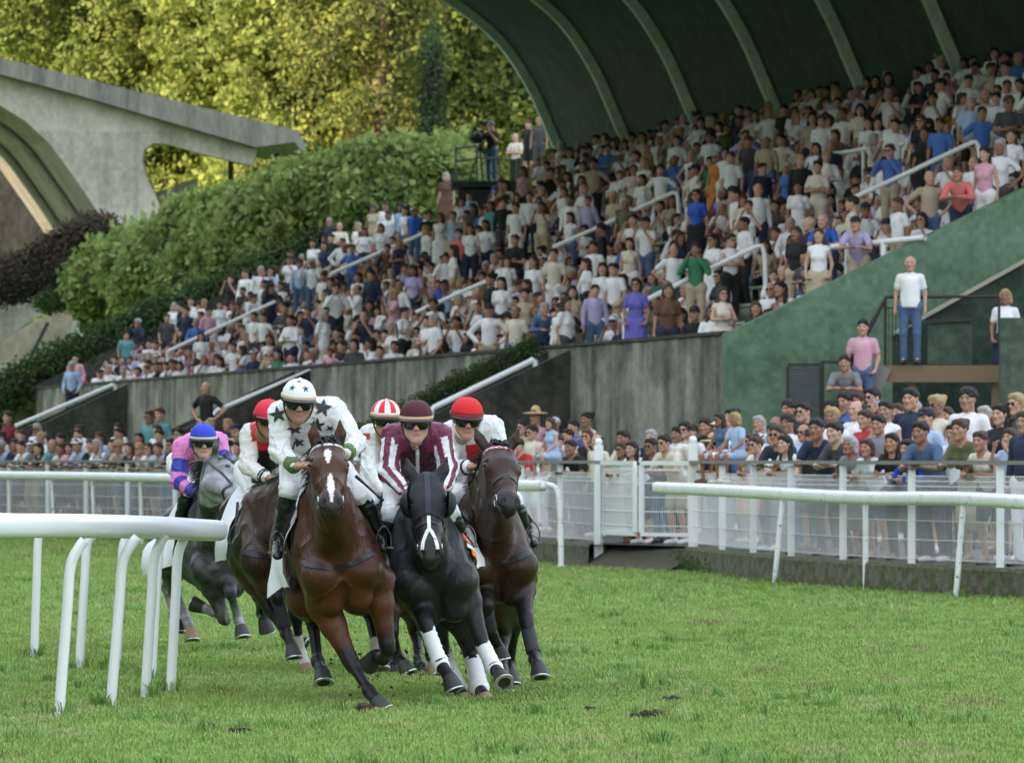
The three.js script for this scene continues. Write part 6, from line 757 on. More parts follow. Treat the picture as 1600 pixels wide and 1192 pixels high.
JOCKEYS.pink = makeJockey({ seed: 6, label: 'jockey in pink silks with royal blue hoops and blue cap, on the grey', skin: [0.46, 0.27, 0.2], glove: [0.012, 0.012, 0.013],
  head: [317, 690, -0.18], look: [0.12, -0.10, 1], sh: [[284, 700, -0.42], [340, 690, -0.40]], el: [[278, 752, -0.34], [352, 738, -0.30]], wr: [[303, 770, -0.18], [340, 765, -0.2]], hand: [[322, 770, -0.10], [334, 768, -0.12]], hip: [296, 722, -0.84],
  kn: [[296, 762, -0.28], [352, 770, -0.30]], an: [[278, 818, -0.40], [360, 820, -0.42]], toe: [[276, 836, -0.24], [366, 834, -0.26]], puff: 0.022,
  silks: (i) => { if (i.arm >= 0) { const t = i.t; return (t > 0.38 && t < 0.78) || (t > 1.12 && t < 1.42) || t > 1.72 ? ROYAL : PINK; } return i.sv > 0.24 && i.sv < 0.35 || i.sv < -0.06 ? ROYAL : PINK; },
  cap: (lo, la) => [0.16, 0.24, 0.72], brim: bandMat([0.65, 0.62, 0.55]) }, HORSES.grey);
whip(HORSES.bay, [598, 782, -0.2], [556, 744, -0.2], 'black riding whip slanting behind the foremost bay toward the maroon rider');
// ---------- spectators ----------
const J = (o) => { const base = { pel: [0, .93, 0], ch: [0, 1.28, 0.01], nk: [0, 1.45, -0.015], hd: [0, 1.60, 0.02], tilt: 0, sh: [.166, 1.385, -.01], el: [.23, 1.13, -.05], wr: [.235, .89, .02], fi: [.23, .79, .05], hip: [.09, .92, 0], kn: [.105, .50, .02], an: [.105, .085, -.02], to: [.13, .03, .15] }; return { ...base, ...o }; };
const POSES = {
  stand: J({}), relaxed: J({ el: [.24, 1.13, -.02], wr: [.20, .93, .12], fi: [.15, .88, .18], kn: [.10, .50, .05] }),
  crossed: J({ el: [.25, 1.14, .08], wr: [.02, 1.16, .20], fi: [-.09, 1.19, .19] }), hips: J({ el: [.40, 1.17, -.08], wr: [.20, .98, .03], fi: [.13, .95, .10] }),
  lean: J({ pel: [0, .91, -.14], ch: [0, 1.20, .05], nk: [0, 1.34, .12], hd: [0, 1.475, .19], sh: [.168, 1.285, .10], el: [.25, 1.07, .20], wr: [.10, 1.09, .42], fi: [.02, 1.07, .49], hip: [.09, .90, -.14], kn: [.10, .49, -.06], an: [.10, .085, -.16], to: [.12, .03, .0] }),
  phone: J({ el: [.27, 1.18, .16], wr: [.09, 1.46, .24], fi: [.045, 1.56, .25] }), point: J({ el: [.30, 1.24, .2], wr: [.20, 1.50, .14], fi: [.09, 1.63, .12] }),
  sit: J({ pel: [0, .53, -.22], ch: [0, .90, -.18], nk: [0, 1.06, -.17], hd: [0, 1.21, -.12], sh: [.166, .99, -.17], el: [.24, .76, -.10], wr: [.15, .60, .10], fi: [.07, .58, .17], hip: [.09, .53, -.20], kn: [.13, .52, .20], an: [.12, .085, .18], to: [.14, .03, .34] }),
  sitlean: J({ pel: [0, .53, -.22], ch: [0, .86, -.05], nk: [0, .99, .03], hd: [0, 1.13, .11], sh: [.166, .935, .0], el: [.20, .68, .16], wr: [.05, .82, .26], fi: [.01, .92, .24], hip: [.09, .53, -.20], kn: [.15, .52, .20], an: [.13, .085, .14], to: [.15, .03, .30] }),
  sitphone: J({ pel: [0, .53, -.22], ch: [0, .90, -.18], nk: [0, 1.06, -.17], hd: [0, 1.21, -.12], sh: [.166, .99, -.17], el: [.25, .80, .02], wr: [.09, 1.06, .08], fi: [.05, 1.15, .09], hip: [.09, .53, -.20], kn: [.13, .52, .20], an: [.12, .085, .18], to: [.14, .03, .34] }),
};
const adultHead = paintHead(headField({ cell: 0.0095 }).geometry(1), [1, 1, 1], [0.14, 0.12, 0.11]);
function personGeo(P, female, opt) { // {skin, top, bottom, shoe}
  const c = 0.021, w = female ? 0.9 : 1, hw = female ? 1.08 : 1, g = (k, s = 1) => V(P[k][0] * s * (k === 'sh' || k === 'el' ? w : 1), P[k][1], P[k][2]), lo = V(-0.62, -0.06, -0.5), hi = V(0.62, 1.75, 0.66);
  const pel = g('pel'), ch = g('ch'), nk = g('nk'), hd = g('hd'), Zf = V(0, 0, 1), out = {};
  const skin = new SDF(lo, hi, c); skin.cap(pel, ch, 0.115, 0.12, 0.04, [Zf, 1.3]); skin.cap(ch, nk, 0.11, 0.06, 0.04, [Zf, 1.2]); skin.cap(nk, hd.clone().add(V(0, -0.05, -0.02)), 0.053, 0.05, 0.03);
  const top = new SDF(lo, hi, c), bot = new SDF(lo, hi, c); const tl = opt.top, ext = opt.loose ?? 0.016;
  top.cap(ch.clone().add(V(0, 0.02, 0)), pel.clone().lerp(ch, -0.05), 0.128 * w + ext, (opt.belly ?? 0.118) + ext * 1.3, 0.04, [Zf, opt.belly ? 1.0 : 1.22]); top.cap(g('sh', 1).lerp(ch, 0.10), nk.clone().add(V(0, -0.045, 0)), 0.060, 0.062, 0.05); top.cap(g('sh', -1).lerp(ch, 0.10), nk.clone().add(V(0, -0.045, 0)), 0.060, 0.062, 0.05); top.cap(nk.clone().add(V(0, -0.06, 0)), ch, 0.066, 0.1, 0.04);
  if (female) for (const s of [1, -1]) top.cap(ch.clone().add(V(0.065 * s, -0.03, 0.07)), ch.clone().add(V(0.065 * s, -0.04, 0.075)), 0.062, 0.06, 0.04);
  bot.cap(g('hip', 1), g('hip', -1), 0.112 * hw, 0.112 * hw, 0.05);
  for (const s of [1, -1]) { const sh = g('sh', s), el = g('el', s), wr = g('wr', s), fi = g('fi', s), hip = g('hip', s), kn = g('kn', s), an = g('an', s), to = g('to', s);
    skin.cap(sh, el, 0.047 * w, 0.037 * w, 0.03); skin.cap(el, wr, 0.038 * w, 0.026 * w, 0.02); skin.cap(wr, wr.clone().lerp(fi, 0.55), 0.027, 0.034, 0.02); skin.cap(hip, kn, 0.075, 0.048, 0.03); skin.cap(kn, an, 0.048, 0.034, 0.03); skin.cap(kn.clone().lerp(an, 0.25).add(V(0, 0, -0.02)), kn.clone().lerp(an, 0.4).add(V(0, 0, -0.018)), 0.045, 0.04, 0.03); skin.cap(an, to, 0.034, 0.03, 0.03);
    if (tl === 'tee') top.cap(sh, sh.clone().lerp(el, 0.60), 0.062 * w, 0.060 * w, 0.03); if (tl === 'long') { top.cap(sh, el, 0.061 * w, 0.052, 0.03); top.cap(el, el.clone().lerp(wr, 0.86), 0.054, 0.044, 0.02); } if (tl === 'tank') top.cap(sh.clone().lerp(ch, 0.25), sh.clone().lerp(ch, 0.1), 0.055, 0.05, 0.02);
    const bl = opt.bottom; bot.cap(hip, kn.clone().lerp(hip, bl === 'shorts' ? 0.22 : 0), 0.098 * hw, bl === 'shorts' ? 0.085 : 0.068, 0.035); if (bl === 'trousers') bot.cap(kn, an, 0.066, 0.056, 0.03); }
  if (opt.bottom === 'skirt') { const k = g('kn', 1).add(g('kn', -1)).multiplyScalar(0.5); bot.cap(pel, pel.clone().lerp(k, 0.85), 0.15, 0.2, 0.05, [k.clone().sub(pel).cross(V(1, 0, 0)), 1.2]); bot.cap(g('hip', 1), g('kn', 1), 0.11, 0.1, 0.05); bot.cap(g('hip', -1), g('kn', -1), 0.11, 0.1, 0.05); }
  { const sd = ch.clone().sub(pel).normalize(), pt = pel.clone().addScaledVector(sd, opt.bottom === 'skirt' ? 0.0 : -0.03); top.apply(lo, hi.clone().setY(pel.y + 0.15), 0.012, (x, y, z) => (x - pt.x) * sd.x + (y - pt.y) * sd.y + (z - pt.z) * sd.z, true); }
  const fold = (s) => (x, y, z) => 0.006 * N3(x * 14 + s, y * 8, z * 14) + 0.004 * N3(x * 8, y * 24, z * 8 + s);
  const fing = []; for (const s of [1, -1]) { const wr = g('wr', s), fi = g('fi', s), d = fi.clone().sub(wr).normalize(), sd = V(0, 1, 0).cross(d).lengthSq() > 0.2 ? V(0, 1, 0).cross(d).normalize() : V(0, 0, 1), dn = sd.clone().cross(d).normalize(), m = wr.clone().lerp(fi, 0.5);
    [-0.024, -0.008, 0.008, 0.024].forEach((o, i) => { const b = m.clone().addScaledVector(sd, o).addScaledVector(d, 0.01), l = [0.06, 0.072, 0.068, 0.052][i]; fing.push(limbTube([b, b.clone().addScaledVector(d, l * 0.55).addScaledVector(dn, -0.006), b.clone().addScaledVector(d, l * 0.9).addScaledVector(dn, -0.028)], [0.0105, 0.0095, 0.008], 5)); });
    fing.push(limbTube([m.clone().addScaledVector(sd, 0.03 * -s).addScaledVector(d, -0.03), m.clone().addScaledVector(sd, 0.05 * -s).addScaledVector(d, 0.01), m.clone().addScaledVector(sd, 0.052 * -s).addScaledVector(d, 0.035)], [0.013, 0.011, 0.009], 5)); }
  const hg = adultHead.clone(); hg.scale(1.06, 1.06, 1.06); if (female) hg.scale(0.95, 0.96, 0.96); hg.rotateX(P.tilt); hg.translate(hd.x, hd.y, hd.z);
  out.skin = merge([paint(skin.geometry(1), [1, 1, 1]), ...fing.map((f) => paint(f, [1, 1, 1])), hg]); out.top = boxUV(displace(top.geometry(1), fold(1))); out.bottom = boxUV(displace(bot.geometry(1), fold(7))); out.head = hd;
  const sl = []; for (const s of [1, -1]) { const an = g('an', s), to = g('to', s), f = new SDF(an.clone().min(to).subScalar(0.1), an.clone().max(to).addScalar(0.1), 0.016); f.cap(an.clone().add(V(0, -0.03, -0.03)), to.clone().add(V(0, 0.005, 0)), 0.046, 0.036, 0.03); f.cap(an, an.clone().add(V(0, -0.03, 0)), 0.045, 0.045, 0.03); sl.push(boxUV(f.geometry(1))); } out.shoes = sl; return out;
}
function hairGeo(kind) { const f = new SDF(V(-0.24, -0.42, -0.26), V(0.24, 0.20, 0.24), kind === 'straw' ? 0.010 : 0.011), W = [V(1, 0, 0), V(0, 1, 0), V(0, 0, 1)];
  if (kind === 'straw') { f.cap(V(0, 0.075, -0.01), V(0, 0.11, -0.01), 0.088, 0.075, 0.02); f.ell(V(0, 0.062, -0.005), [0.19, 0.02, 0.2], W, 0.02); return f.geometry(1); }
  if (kind === 'cap') { f.ell(V(0, 0.05, -0.014), [0.086, 0.082, 0.106], W, 0.02); f.ell(V(0, 0.05, 0.1), [0.066, 0.011, 0.07], W, 0.015); f.apply(V(-0.2, -0.3, -0.2), V(0.2, 0.035, 0.2), 0.01, (x, y) => y - 0.035, true); return f.geometry(1); }
  const bald = kind === 'fringe'; f.ell(V(0, 0.04, -0.02), [0.083, 0.090, 0.104], W, 0.02); if (!bald) f.cap(V(-0.035, 0.085, 0.05), V(0.035, 0.088, 0.052), 0.028, 0.028, 0.03);
  if (kind === 'long') { for (const s of [1, -1]) f.cap(V(0.066 * s, 0.0, -0.035), V(0.078 * s, -0.21, -0.03), 0.035, 0.036, 0.03); f.cap(V(0, 0, -0.08), V(0, -0.24, -0.10), 0.075, 0.085, 0.03, [V(0, 0, 1), 1.6]); }
  if (kind === 'bob') { for (const s of [1, -1]) f.cap(V(0.07 * s, 0.02, -0.03), V(0.075 * s, -0.08, -0.02), 0.034, 0.034, 0.03); f.cap(V(0, 0, -0.08), V(0, -0.08, -0.09), 0.07, 0.07, 0.03, [V(0, 0, 1), 1.4]); }
  if (kind === 'bun') f.ell(V(0, 0.085, -0.12), [0.045, 0.045, 0.045], W, 0.02);
  if (kind === 'curly') for (let i = 0; i < 26; i++) { const a = i * 2.4, t = i / 26, r = Math.sqrt(1 - (t * 0.9) ** 2); f.ell(V(Math.cos(a) * 0.080 * r, 0.03 + t * 0.085, -0.02 + Math.sin(a) * 0.10 * r), [0.024, 0.024, 0.024], W, 0.01); }
  f.ell(V(0, bald ? 0.06 : -0.035, 0.075), bald ? [0.1, 0.13, 0.13] : [0.060, 0.090, 0.078], W, 0.014, true); if (bald) f.ell(V(0, 0.13, 0.0), [0.09, 0.07, 0.14], W, 0.02, true);
  return displace(f.geometry(1), (x, y, z) => 0.007 * N3(x * 55, y * 22, z * 55) + 0.005 * N3(x * 25 + 3, y * 25, z * 25)); }
const HAIRS = {}; for (const k of ['short', 'long', 'bob', 'bun', 'curly', 'fringe', 'cap', 'straw']) HAIRS[k] = boxUV(hairGeo(k));
const GLASSES = (() => { const gs = []; for (const s of [1, -1]) { const g = new THREE.SphereGeometry(0.022, 12, 8); g.scale(1, 0.8, 0.35); g.translate(0.031 * s, 0.004, 0.094); gs.push(g); gs.push(box(0.004, 0.006, 0.09, 0.073 * s, 0.008, 0.045)); } gs.push(box(0.03, 0.005, 0.006, 0, 0.01, 0.1)); return merge(gs); })();
// figures: pose, female, top, bottom
const FIG = {}; const figure = (pose, fem, top, bottom, belly) => { const k = [pose, fem, top, bottom, belly].join(); return FIG[k] ??= personGeo(POSES[pose], fem, { top, bottom, belly }); };
const TONES = { white: [0.74, 0.74, 0.75], cream: [0.62, 0.57, 0.46], beige: [0.42, 0.34, 0.24], 'light blue': [0.36, 0.48, 0.66], blue: [0.06, 0.15, 0.45], 'royal blue': [0.03, 0.10, 0.50], navy: [0.018, 0.025, 0.055], black: [0.014, 0.014, 0.015], grey: [0.20, 0.20, 0.21], 'dark grey': [0.06, 0.06, 0.065], red: [0.45, 0.03, 0.04], 'coral pink': [0.62, 0.16, 0.15], 'dark red': [0.18, 0.02, 0.03], pink: [0.60, 0.33, 0.40], lilac: [0.42, 0.36, 0.58], green: [0.04, 0.20, 0.09], 'olive green': [0.10, 0.11, 0.05], teal: [0.10, 0.30, 0.30], mustard: [0.42, 0.24, 0.03], orange: [0.55, 0.20, 0.05], brown: [0.12, 0.06, 0.035], 'denim blue': [0.07, 0.12, 0.22], violet: [0.13, 0.12, 0.42] };
const HAIRC = { dark: [0.012, 0.009, 0.007], brown: [0.05, 0.028, 0.015], grey: [0.32, 0.31, 0.30], blond: [0.34, 0.23, 0.10], auburn: [0.10, 0.035, 0.015] };
const CLOTHM = {}, clothM = (n) => CLOTHM[n] ??= std(TONES[n], 0.9, { bumpMap: CLOTH_BUMP, bumpScale: 0.004 }), HAIRM = {}, hairM = (n) => HAIRM[n] ??= std(HAIRC[n], 0.7), SKINM = [[0.45, 0.255, 0.175], [0.37, 0.195, 0.13], [0.28, 0.14, 0.085], [0.49, 0.29, 0.215]].map((c) => vcol(0.6, { color: new THREE.Color().setRGB(...c) })), STRAWM = std([0.52, 0.38, 0.18], 0.9), SHOEM = [std([0.7, 0.7, 0.7], 0.7), std([0.03, 0.025, 0.02], 0.6), std([0.16, 0.09, 0.05], 0.7)];
const PEOPLE = [];   // everybody who is put down gets a description, named apart at the end
// d: {pose, f, top, tc, bottom, bc, hair, hc, glasses, skin, belly}
function person(pos, yaw, sc, d, where, R, zone) {
  const G = figure(d.pose, d.f, d.top, d.bottom, d.belly), g = new THREE.Group(); g.position.copy(pos); g.rotation.y = yaw; g.scale.setScalar(sc);
  const put = (n, geo, m) => { const o = mesh(n, geo, m, g); return o; };
  put('body', G.skin, SKINM[d.skin ?? Math.floor(R() * 4)]); put('shirt', G.top, clothM(d.tc)); put(d.bottom === 'skirt' ? 'skirt' : d.bottom, G.bottom, clothM(d.bc)); const sm = SHOEM[Math.floor(R() * 3)]; for (const s of G.shoes) put('shoe', s, sm);
  const hat = d.hair === 'cap' || d.hair === 'straw', hk = hat ? 'short' : d.hair; const hs = d.f ? 1.025 : 1.065;
  const tr = (m) => { m.position.copy(G.head); m.rotation.x = POSES[d.pose].tilt; m.scale.setScalar(hs); return m; };
  tr(put('hair', HAIRS[hk], hairM(d.hc))); if (hat) tr(put(d.hair === 'cap' ? 'cap' : 'straw_hat', HAIRS[d.hair], d.hair === 'cap' ? clothM(d.capc ?? 'navy') : STRAWM)); if (d.glasses) tr(put('sunglasses', GLASSES, LENS));
  const px = CX + pos.x / -pos.z * F; const who = sc < 0.8 ? 'child' : d.f ? 'woman' : 'man', hw = d.hair === 'straw' ? 'straw hat' : d.hair === 'cap' ? (d.capc ?? 'navy') + ' cap' : d.hair === 'fringe' ? 'bald head' : ({ long: 'long ', bob: 'bobbed ', bun: 'pinned up ', curly: 'curly ', short: 'short ' }[d.hair] ?? '') + d.hc + ' hair';
  const garment = d.bottom === 'skirt' && d.bc === d.tc ? 'dress' : { tee: 'T-shirt', long: 'shirt', tank: 'sleeveless top' }[d.top];
  PEOPLE.push({ g, px, py: pos.y, base: `${who}, ${hw}, ${d.tc} ${garment}${d.glasses ? ', sunglasses' : ''}`, where, zone }); return g;
}
const YAW = (dx, dz) => Math.atan2(dx, dz);
const pickTop = (R) => { const t = R(); return t < 0.52 ? 'white' : ['cream', 'beige', 'light blue', 'navy', 'navy', 'black', 'black', 'dark grey', 'black', 'pink', 'blue', 'olive green', 'cream', 'lilac', 'brown', 'navy', 'cream', 'dark grey', 'beige', ['red', 'green', 'mustard', 'teal'][Math.floor(R() * 4)]][Math.floor(R() * 20)]; };
const pickBottom = (R) => ['beige', 'navy', 'denim blue', 'black', 'navy', 'white', 'black', 'dark grey', 'denim blue'][Math.floor(R() * 9)];
const look = (R, pose, o = {}) => { const f = o.f ?? R() < 0.46; const tc = o.tc ?? pickTop(R); const sk = f && R() < 0.35; return { pose, f, top: f ? (R() < 0.25 ? 'tank' : 'tee') : R() < 0.4 ? 'long' : 'tee', tc, bottom: sk ? 'skirt' : R() < 0.22 ? 'shorts' : 'trousers', bc: sk && R() < 0.6 ? tc : pickBottom(R), hair: f ? ['long', 'long', 'bob', 'bun', 'long'][Math.floor(R() * 5)] : ['short', 'short', 'short', 'curly', 'fringe', 'short', 'cap'][Math.floor(R() * 7)], hc: ['dark', 'dark', 'dark', 'dark', 'dark', 'brown', 'brown', 'brown', 'grey', R() < 0.5 ? 'blond' : 'dark'][Math.floor(R() * 10)], capc: ['white', 'navy', 'black'][Math.floor(R() * 3)], glasses: R() < 0.25, skin: Math.floor(R() * 4), ...o }; };
// --- along the fence: photo column and row of the head, metres behind the fence, look
const FC3 = new THREE.LineCurve3(FENCE2[0], FENCE[FENCE.length - 1]);
function fenceSpot(px, d) { const C = px > 1080 ? FC1 : px > 936 ? FC3 : FC2; let best = null, bd = 1e9; for (let i = 0; i <= 400; i++) { const p = C.getPoint(i / 400).addScaledVector(VH, d), x = CX + p.x / -p.z * F; if (Math.abs(x - px) < bd) { bd = Math.abs(x - px); best = p; } } return best; }
{ const R = rng(401), W = 'white', HD = { stand: 1.60, relaxed: 1.6, crossed: 1.6, lean: 1.475, phone: 1.6, point: 1.6, hips: 1.6 };
  const L = (px, py, d, pose, o) => { const p = fenceSpot(px, d), gy = d < 0.45 ? APRON : apronY(p), s = F / -p.z, hy = EYE + (HY - py) / s, sc = clamp((hy - gy) / HD[pose], 0.55, 1.16); p.y = gy; if (pose === 'lean' && sc < 0.9) p.y = gy; person(p, YAW(-0.62 + (R() - .5) * .5, 0.78), sc, look(R, pose, o), d < 0.5 ? 'leaning on the fence' : 'behind the fence', R, px > 1083 ? 'right of the gate' : px > 930 ? 'at the gate' : px > 800 ? 'left of the gate' : 'at the far left'); };
  const f = true, m = false;
  [[818, 668, 1.6, 'stand', { f, hair: 'long', hc: 'dark', tc: 'beige', glasses: true }], [838, 652, 2.2, 'stand', { f, hair: 'straw', hc: 'brown', tc: 'pink' }], [822, 697, 0.3, 'lean', { f: m, hair: 'short', hc: 'dark', tc: 'red', top: 'tee' }], [872, 690, 0.6, 'phone', { f: m, tc: 'grey', hair: 'short', hc: 'brown' }], [918, 682, 0.5, 'phone', { f, hair: 'bob', hc: 'auburn', tc: 'black', top: 'tank' }], [917, 656, 2.5, 'stand', { f, hair: 'bun', hc: 'dark', tc: 'cream' }], [943, 657, 2, 'stand', { f: m, hair: 'short', hc: 'dark', tc: 'light blue' }], [978, 652, 2, 'hips', { f, hair: 'bun', hc: 'dark', tc: 'dark red', bc: 'dark red', bottom: 'skirt', top: 'tank' }], [948, 684, 0.8, 'stand', { f: m, hc: 'grey', hair: 'short', tc: 'navy' }], [968, 686, 0.5, 'lean', { f: m, hc: 'dark', hair: 'short', tc: 'cream' }], [985, 703, 0.3, 'lean', { f, hair: 'long', hc: 'brown', tc: 'beige' }], [998, 702, 0.25, 'lean', { f, hair: 'long', hc: 'dark', tc: W }], [1016, 678, 1.2, 'stand', { f, hair: 'bun', hc: 'dark', tc: W, top: 'tee' }], [1040, 667, 1.6, 'stand', { f: m, hair: 'short', hc: 'dark', tc: 'black' }], [1052, 645, 3, 'stand', { f: m, hair: 'fringe', hc: 'grey', tc: 'grey' }], [1062, 672, 1.3, 'stand', { f: m, hair: 'short', hc: 'dark', tc: 'beige' }], [1076, 660, 2, 'stand', { f: m, hair: 'short', hc: 'grey', tc: W, top: 'long' }], [1030, 698, 0.35, 'lean', { f: m, hair: 'short', hc: 'dark', tc: 'black' }], [1051, 693, 0.35, 'lean', { f: m, hair: 'short', hc: 'dark', tc: 'cream', glasses: true }], [1086, 696, 0.4, 'lean', { f, hair: 'straw', hc: 'dark', tc: 'brown' }], [1109, 636, 2.6, 'stand', { f: m, hair: 'short', hc: 'grey', tc: 'beige' }], [1126, 628, 2.4, 'phone', { f, hair: 'long', hc: 'brown', tc: 'coral pink', top: 'tank' }], [1166, 655, 1.5, 'stand', { f, hair: 'bob', hc: 'brown', tc: W }], [1172, 690, 0.6, 'relaxed', { f, hair: 'long', hc: 'brown', tc: 'orange', bc: 'orange', bottom: 'skirt', glasses: true, top: 'tank' }], [1190, 640, 2, 'stand', { f: m, hair: 'curly', hc: 'dark', tc: 'black' }], [1150, 705, 0.6, 'stand', { f: m, hair: 'short', hc: 'brown', tc: 'denim blue' }],
    [1203, 640, 1.4, 'stand', { f: m, hair: 'curly', hc: 'dark', tc: 'black' }], [1221, 633, 2.2, 'stand', { f: m, hair: 'fringe', hc: 'grey', tc: 'olive green' }], [1245, 629, 2.2, 'stand', { f: m, hair: 'short', hc: 'dark', tc: 'blue', top: 'long' }], [1257, 644, 1.4, 'stand', { f: m, hair: 'short', hc: 'dark', tc: 'black' }], [1232, 662, 0.9, 'stand', { f: m, hair: 'curly', hc: 'dark', tc: W }], [1224, 680, 0.35, 'lean', { f: m, hair: 'short', hc: 'brown', tc: 'navy' }], [1209, 676, 0.7, 'phone', { f, hair: 'long', hc: 'dark', tc: W }], [1270, 684, 0.5, 'stand', { f: m, hair: 'cap', hc: 'dark', tc: 'black', capc: 'navy' }], [1288, 671, 0.35, 'lean', { f: m, hair: 'short', hc: 'dark', tc: 'navy' }], [1303, 652, 1.3, 'stand', { f: m, hair: 'short', hc: 'blond', tc: W }], [1309, 622, 2.6, 'stand', { f: m, hair: 'short', hc: 'dark', tc: 'dark red' }], [1321, 676, 0.35, 'lean', { f: m, hair: 'short', hc: 'dark', tc: 'dark grey' }], [1342, 696, 0.3, 'lean', { f, hair: 'bob', hc: 'grey', tc: 'grey' }], [1340, 641, 1.8, 'stand', { f: m, hair: 'fringe', hc: 'dark', tc: W }], [1354, 656, 1.2, 'stand', { f: m, hair: 'short', hc: 'brown', tc: 'red' }], [1386, 642, 1.4, 'crossed', { f, hair: 'bun', hc: 'dark', tc: W, top: 'tank' }], [1425, 624, 1.8, 'stand', { f: m, hair: 'short', hc: 'dark', tc: 'navy', belly: 0.14 }], [1466, 634, 1.3, 'crossed', { f, hair: 'bun', hc: 'blond', tc: 'cream', top: 'tank' }], [1450, 654, 0.8, 'stand', { f: m, hair: 'cap', hc: 'dark', tc: 'light blue', capc: 'navy' }], [1404, 692, 0.35, 'lean', { f, hair: 'long', hc: 'dark', tc: 'black' }], [1367, 700, 0.3, 'lean', { f, hair: 'bob', hc: 'brown', tc: W }], [1452, 676, 0.3, 'lean', { f: m, hair: 'short', hc: 'dark', tc: 'denim blue' }], [1434, 702, 0.25, 'lean', { f: m, hair: 'short', hc: 'dark', tc: 'royal blue' }], [1515, 624, 1.4, 'stand', { f: m, hair: 'curly', hc: 'dark', tc: W, top: 'long' }], [1492, 678, 0.6, 'stand', { f: m, hair: 'short', hc: 'dark', tc: W }], [1516, 672, 0.35, 'lean', { f, hair: 'bun', hc: 'brown', tc: 'olive green', top: 'long' }], [1544, 690, 0.3, 'lean', { f, hair: 'bun', hc: 'brown', tc: 'cream', top: 'tank' }], [1566, 648, 1.0, 'stand', { f, hair: 'long', hc: 'dark', tc: 'black', top: 'tank' }], [1590, 632, 1.2, 'stand', { f, hair: 'bob', hc: 'blond', tc: 'dark grey', glasses: true }], [1580, 684, 0.5, 'phone', { f, hair: 'bob', hc: 'brown', tc: 'light blue' }], [1604, 660, 0.4, 'stand', { f: m, hair: 'short', hc: 'brown', tc: 'navy' }], [1405, 645, 2.6, 'stand', { f: m, hair: 'short', hc: 'brown', tc: 'light blue' }], [1480, 650, 2.4, 'stand', { f, hair: 'long', hc: 'brown', tc: 'pink' }], [1540, 650, 2.2, 'stand', { f: m, hair: 'short', hc: 'grey', tc: 'light blue' }], [1375, 664, 0.9, 'stand', { f: m, hair: 'short', hc: 'dark', tc: 'grey' }], [1148, 640, 3.2, 'stand', { f: m, hair: 'short', hc: 'grey', tc: 'white' }], [1275, 655, 2.0, 'stand', { f, hair: 'long', hc: 'blond', tc: 'beige' }],
  ].forEach((a) => L(...a));
  // left of the horses
  const LT = ['white', 'white', 'light blue', 'navy', 'white', 'grey', 'black', 'teal', 'cream', 'pink', 'light blue', 'black', 'white', 'grey', 'beige', 'navy'];
  let q = 0; for (let x = -6; x < 430; x += 15.5) { q++; L(x + (R() - .5) * 8, 694 + R() * 8, 0.3, 'lean', { tc: LT[q % 16] }); if (q % 2) L(x + 6, 678 + R() * 9, 1.2, R() < .3 ? 'phone' : 'stand', { tc: LT[(q * 5 + 3) % 16] }); if (q % 4 === 1) L(x + 3, 668 + R() * 6, 2.2, 'stand', {}); }
  for (let x = 436; x < 800; x += 24) { q++; L(x + (R() - .5) * 12, 690 + R() * 10, 0.4, 'lean', { tc: LT[q % 16] }); }
  [[234, 652, 3.0, 'stand', { f: m, tc: 'teal', hair: 'short', hc: 'brown' }], [249, 648, 3.2, 'stand', { f: m, tc: 'teal', hair: 'short', hc: 'auburn' }], [357, 664, 3.0, 'stand', { f, tc: 'navy', hair: 'bob', hc: 'blond' }], [10, 640, 2.6, 'stand', { f, tc: 'dark red', hair: 'long', hc: 'brown' }]].forEach((a) => L(...a));
  for (const [x, y, d, pose] of [[832, 676, 1.1, 'stand'], [858, 688, 0.8, 'stand'], [866, 664, 2.4, 'stand'], [888, 682, 1.2, 'stand'], [896, 668, 2.2, 'stand'], [903, 700, 0.3, 'lean'], [934, 690, 0.5, 'stand'], [956, 668, 1.8, 'stand'], [990, 676, 1.4, 'stand'], [1004, 662, 2.4, 'stand'], [1028, 680, 1.2, 'stand'], [1092, 672, 1.6, 'stand'], [1100, 700, 0.4, 'lean'], [1135, 690, 0.9, 'stand'], [1182, 664, 1.2, 'stand'], [1196, 696, 0.3, 'lean'], [1240, 694, 0.3, 'lean'], [1256, 676, 0.9, 'stand']]) L(x, y, d, pose, {});
  // children sitting on the top rail
  for (const [px, o] of [[1117, { f, hair: 'long', hc: 'dark', tc: 'denim blue', bc: 'white', bottom: 'shorts', top: 'tank' }], [1141, { f: m, hair: 'bob', hc: 'blond', tc: 'light blue', bc: 'light blue', bottom: 'shorts', top: 'tee' }], [853, { f, hair: 'bob', hc: 'brown', tc: 'light blue', bc: 'light blue', bottom: 'shorts', top: 'tank' }]]) { const p = fenceSpot(px, 0.12); p.y = 1.54 - 0.44 * 0.72; person(p, YAW(-0.8, 0.6), 0.72, look(R, 'sit', o), 'sitting on the fence top rail', R, px > 1083 ? 'right of the gate' : 'left of the gate'); }
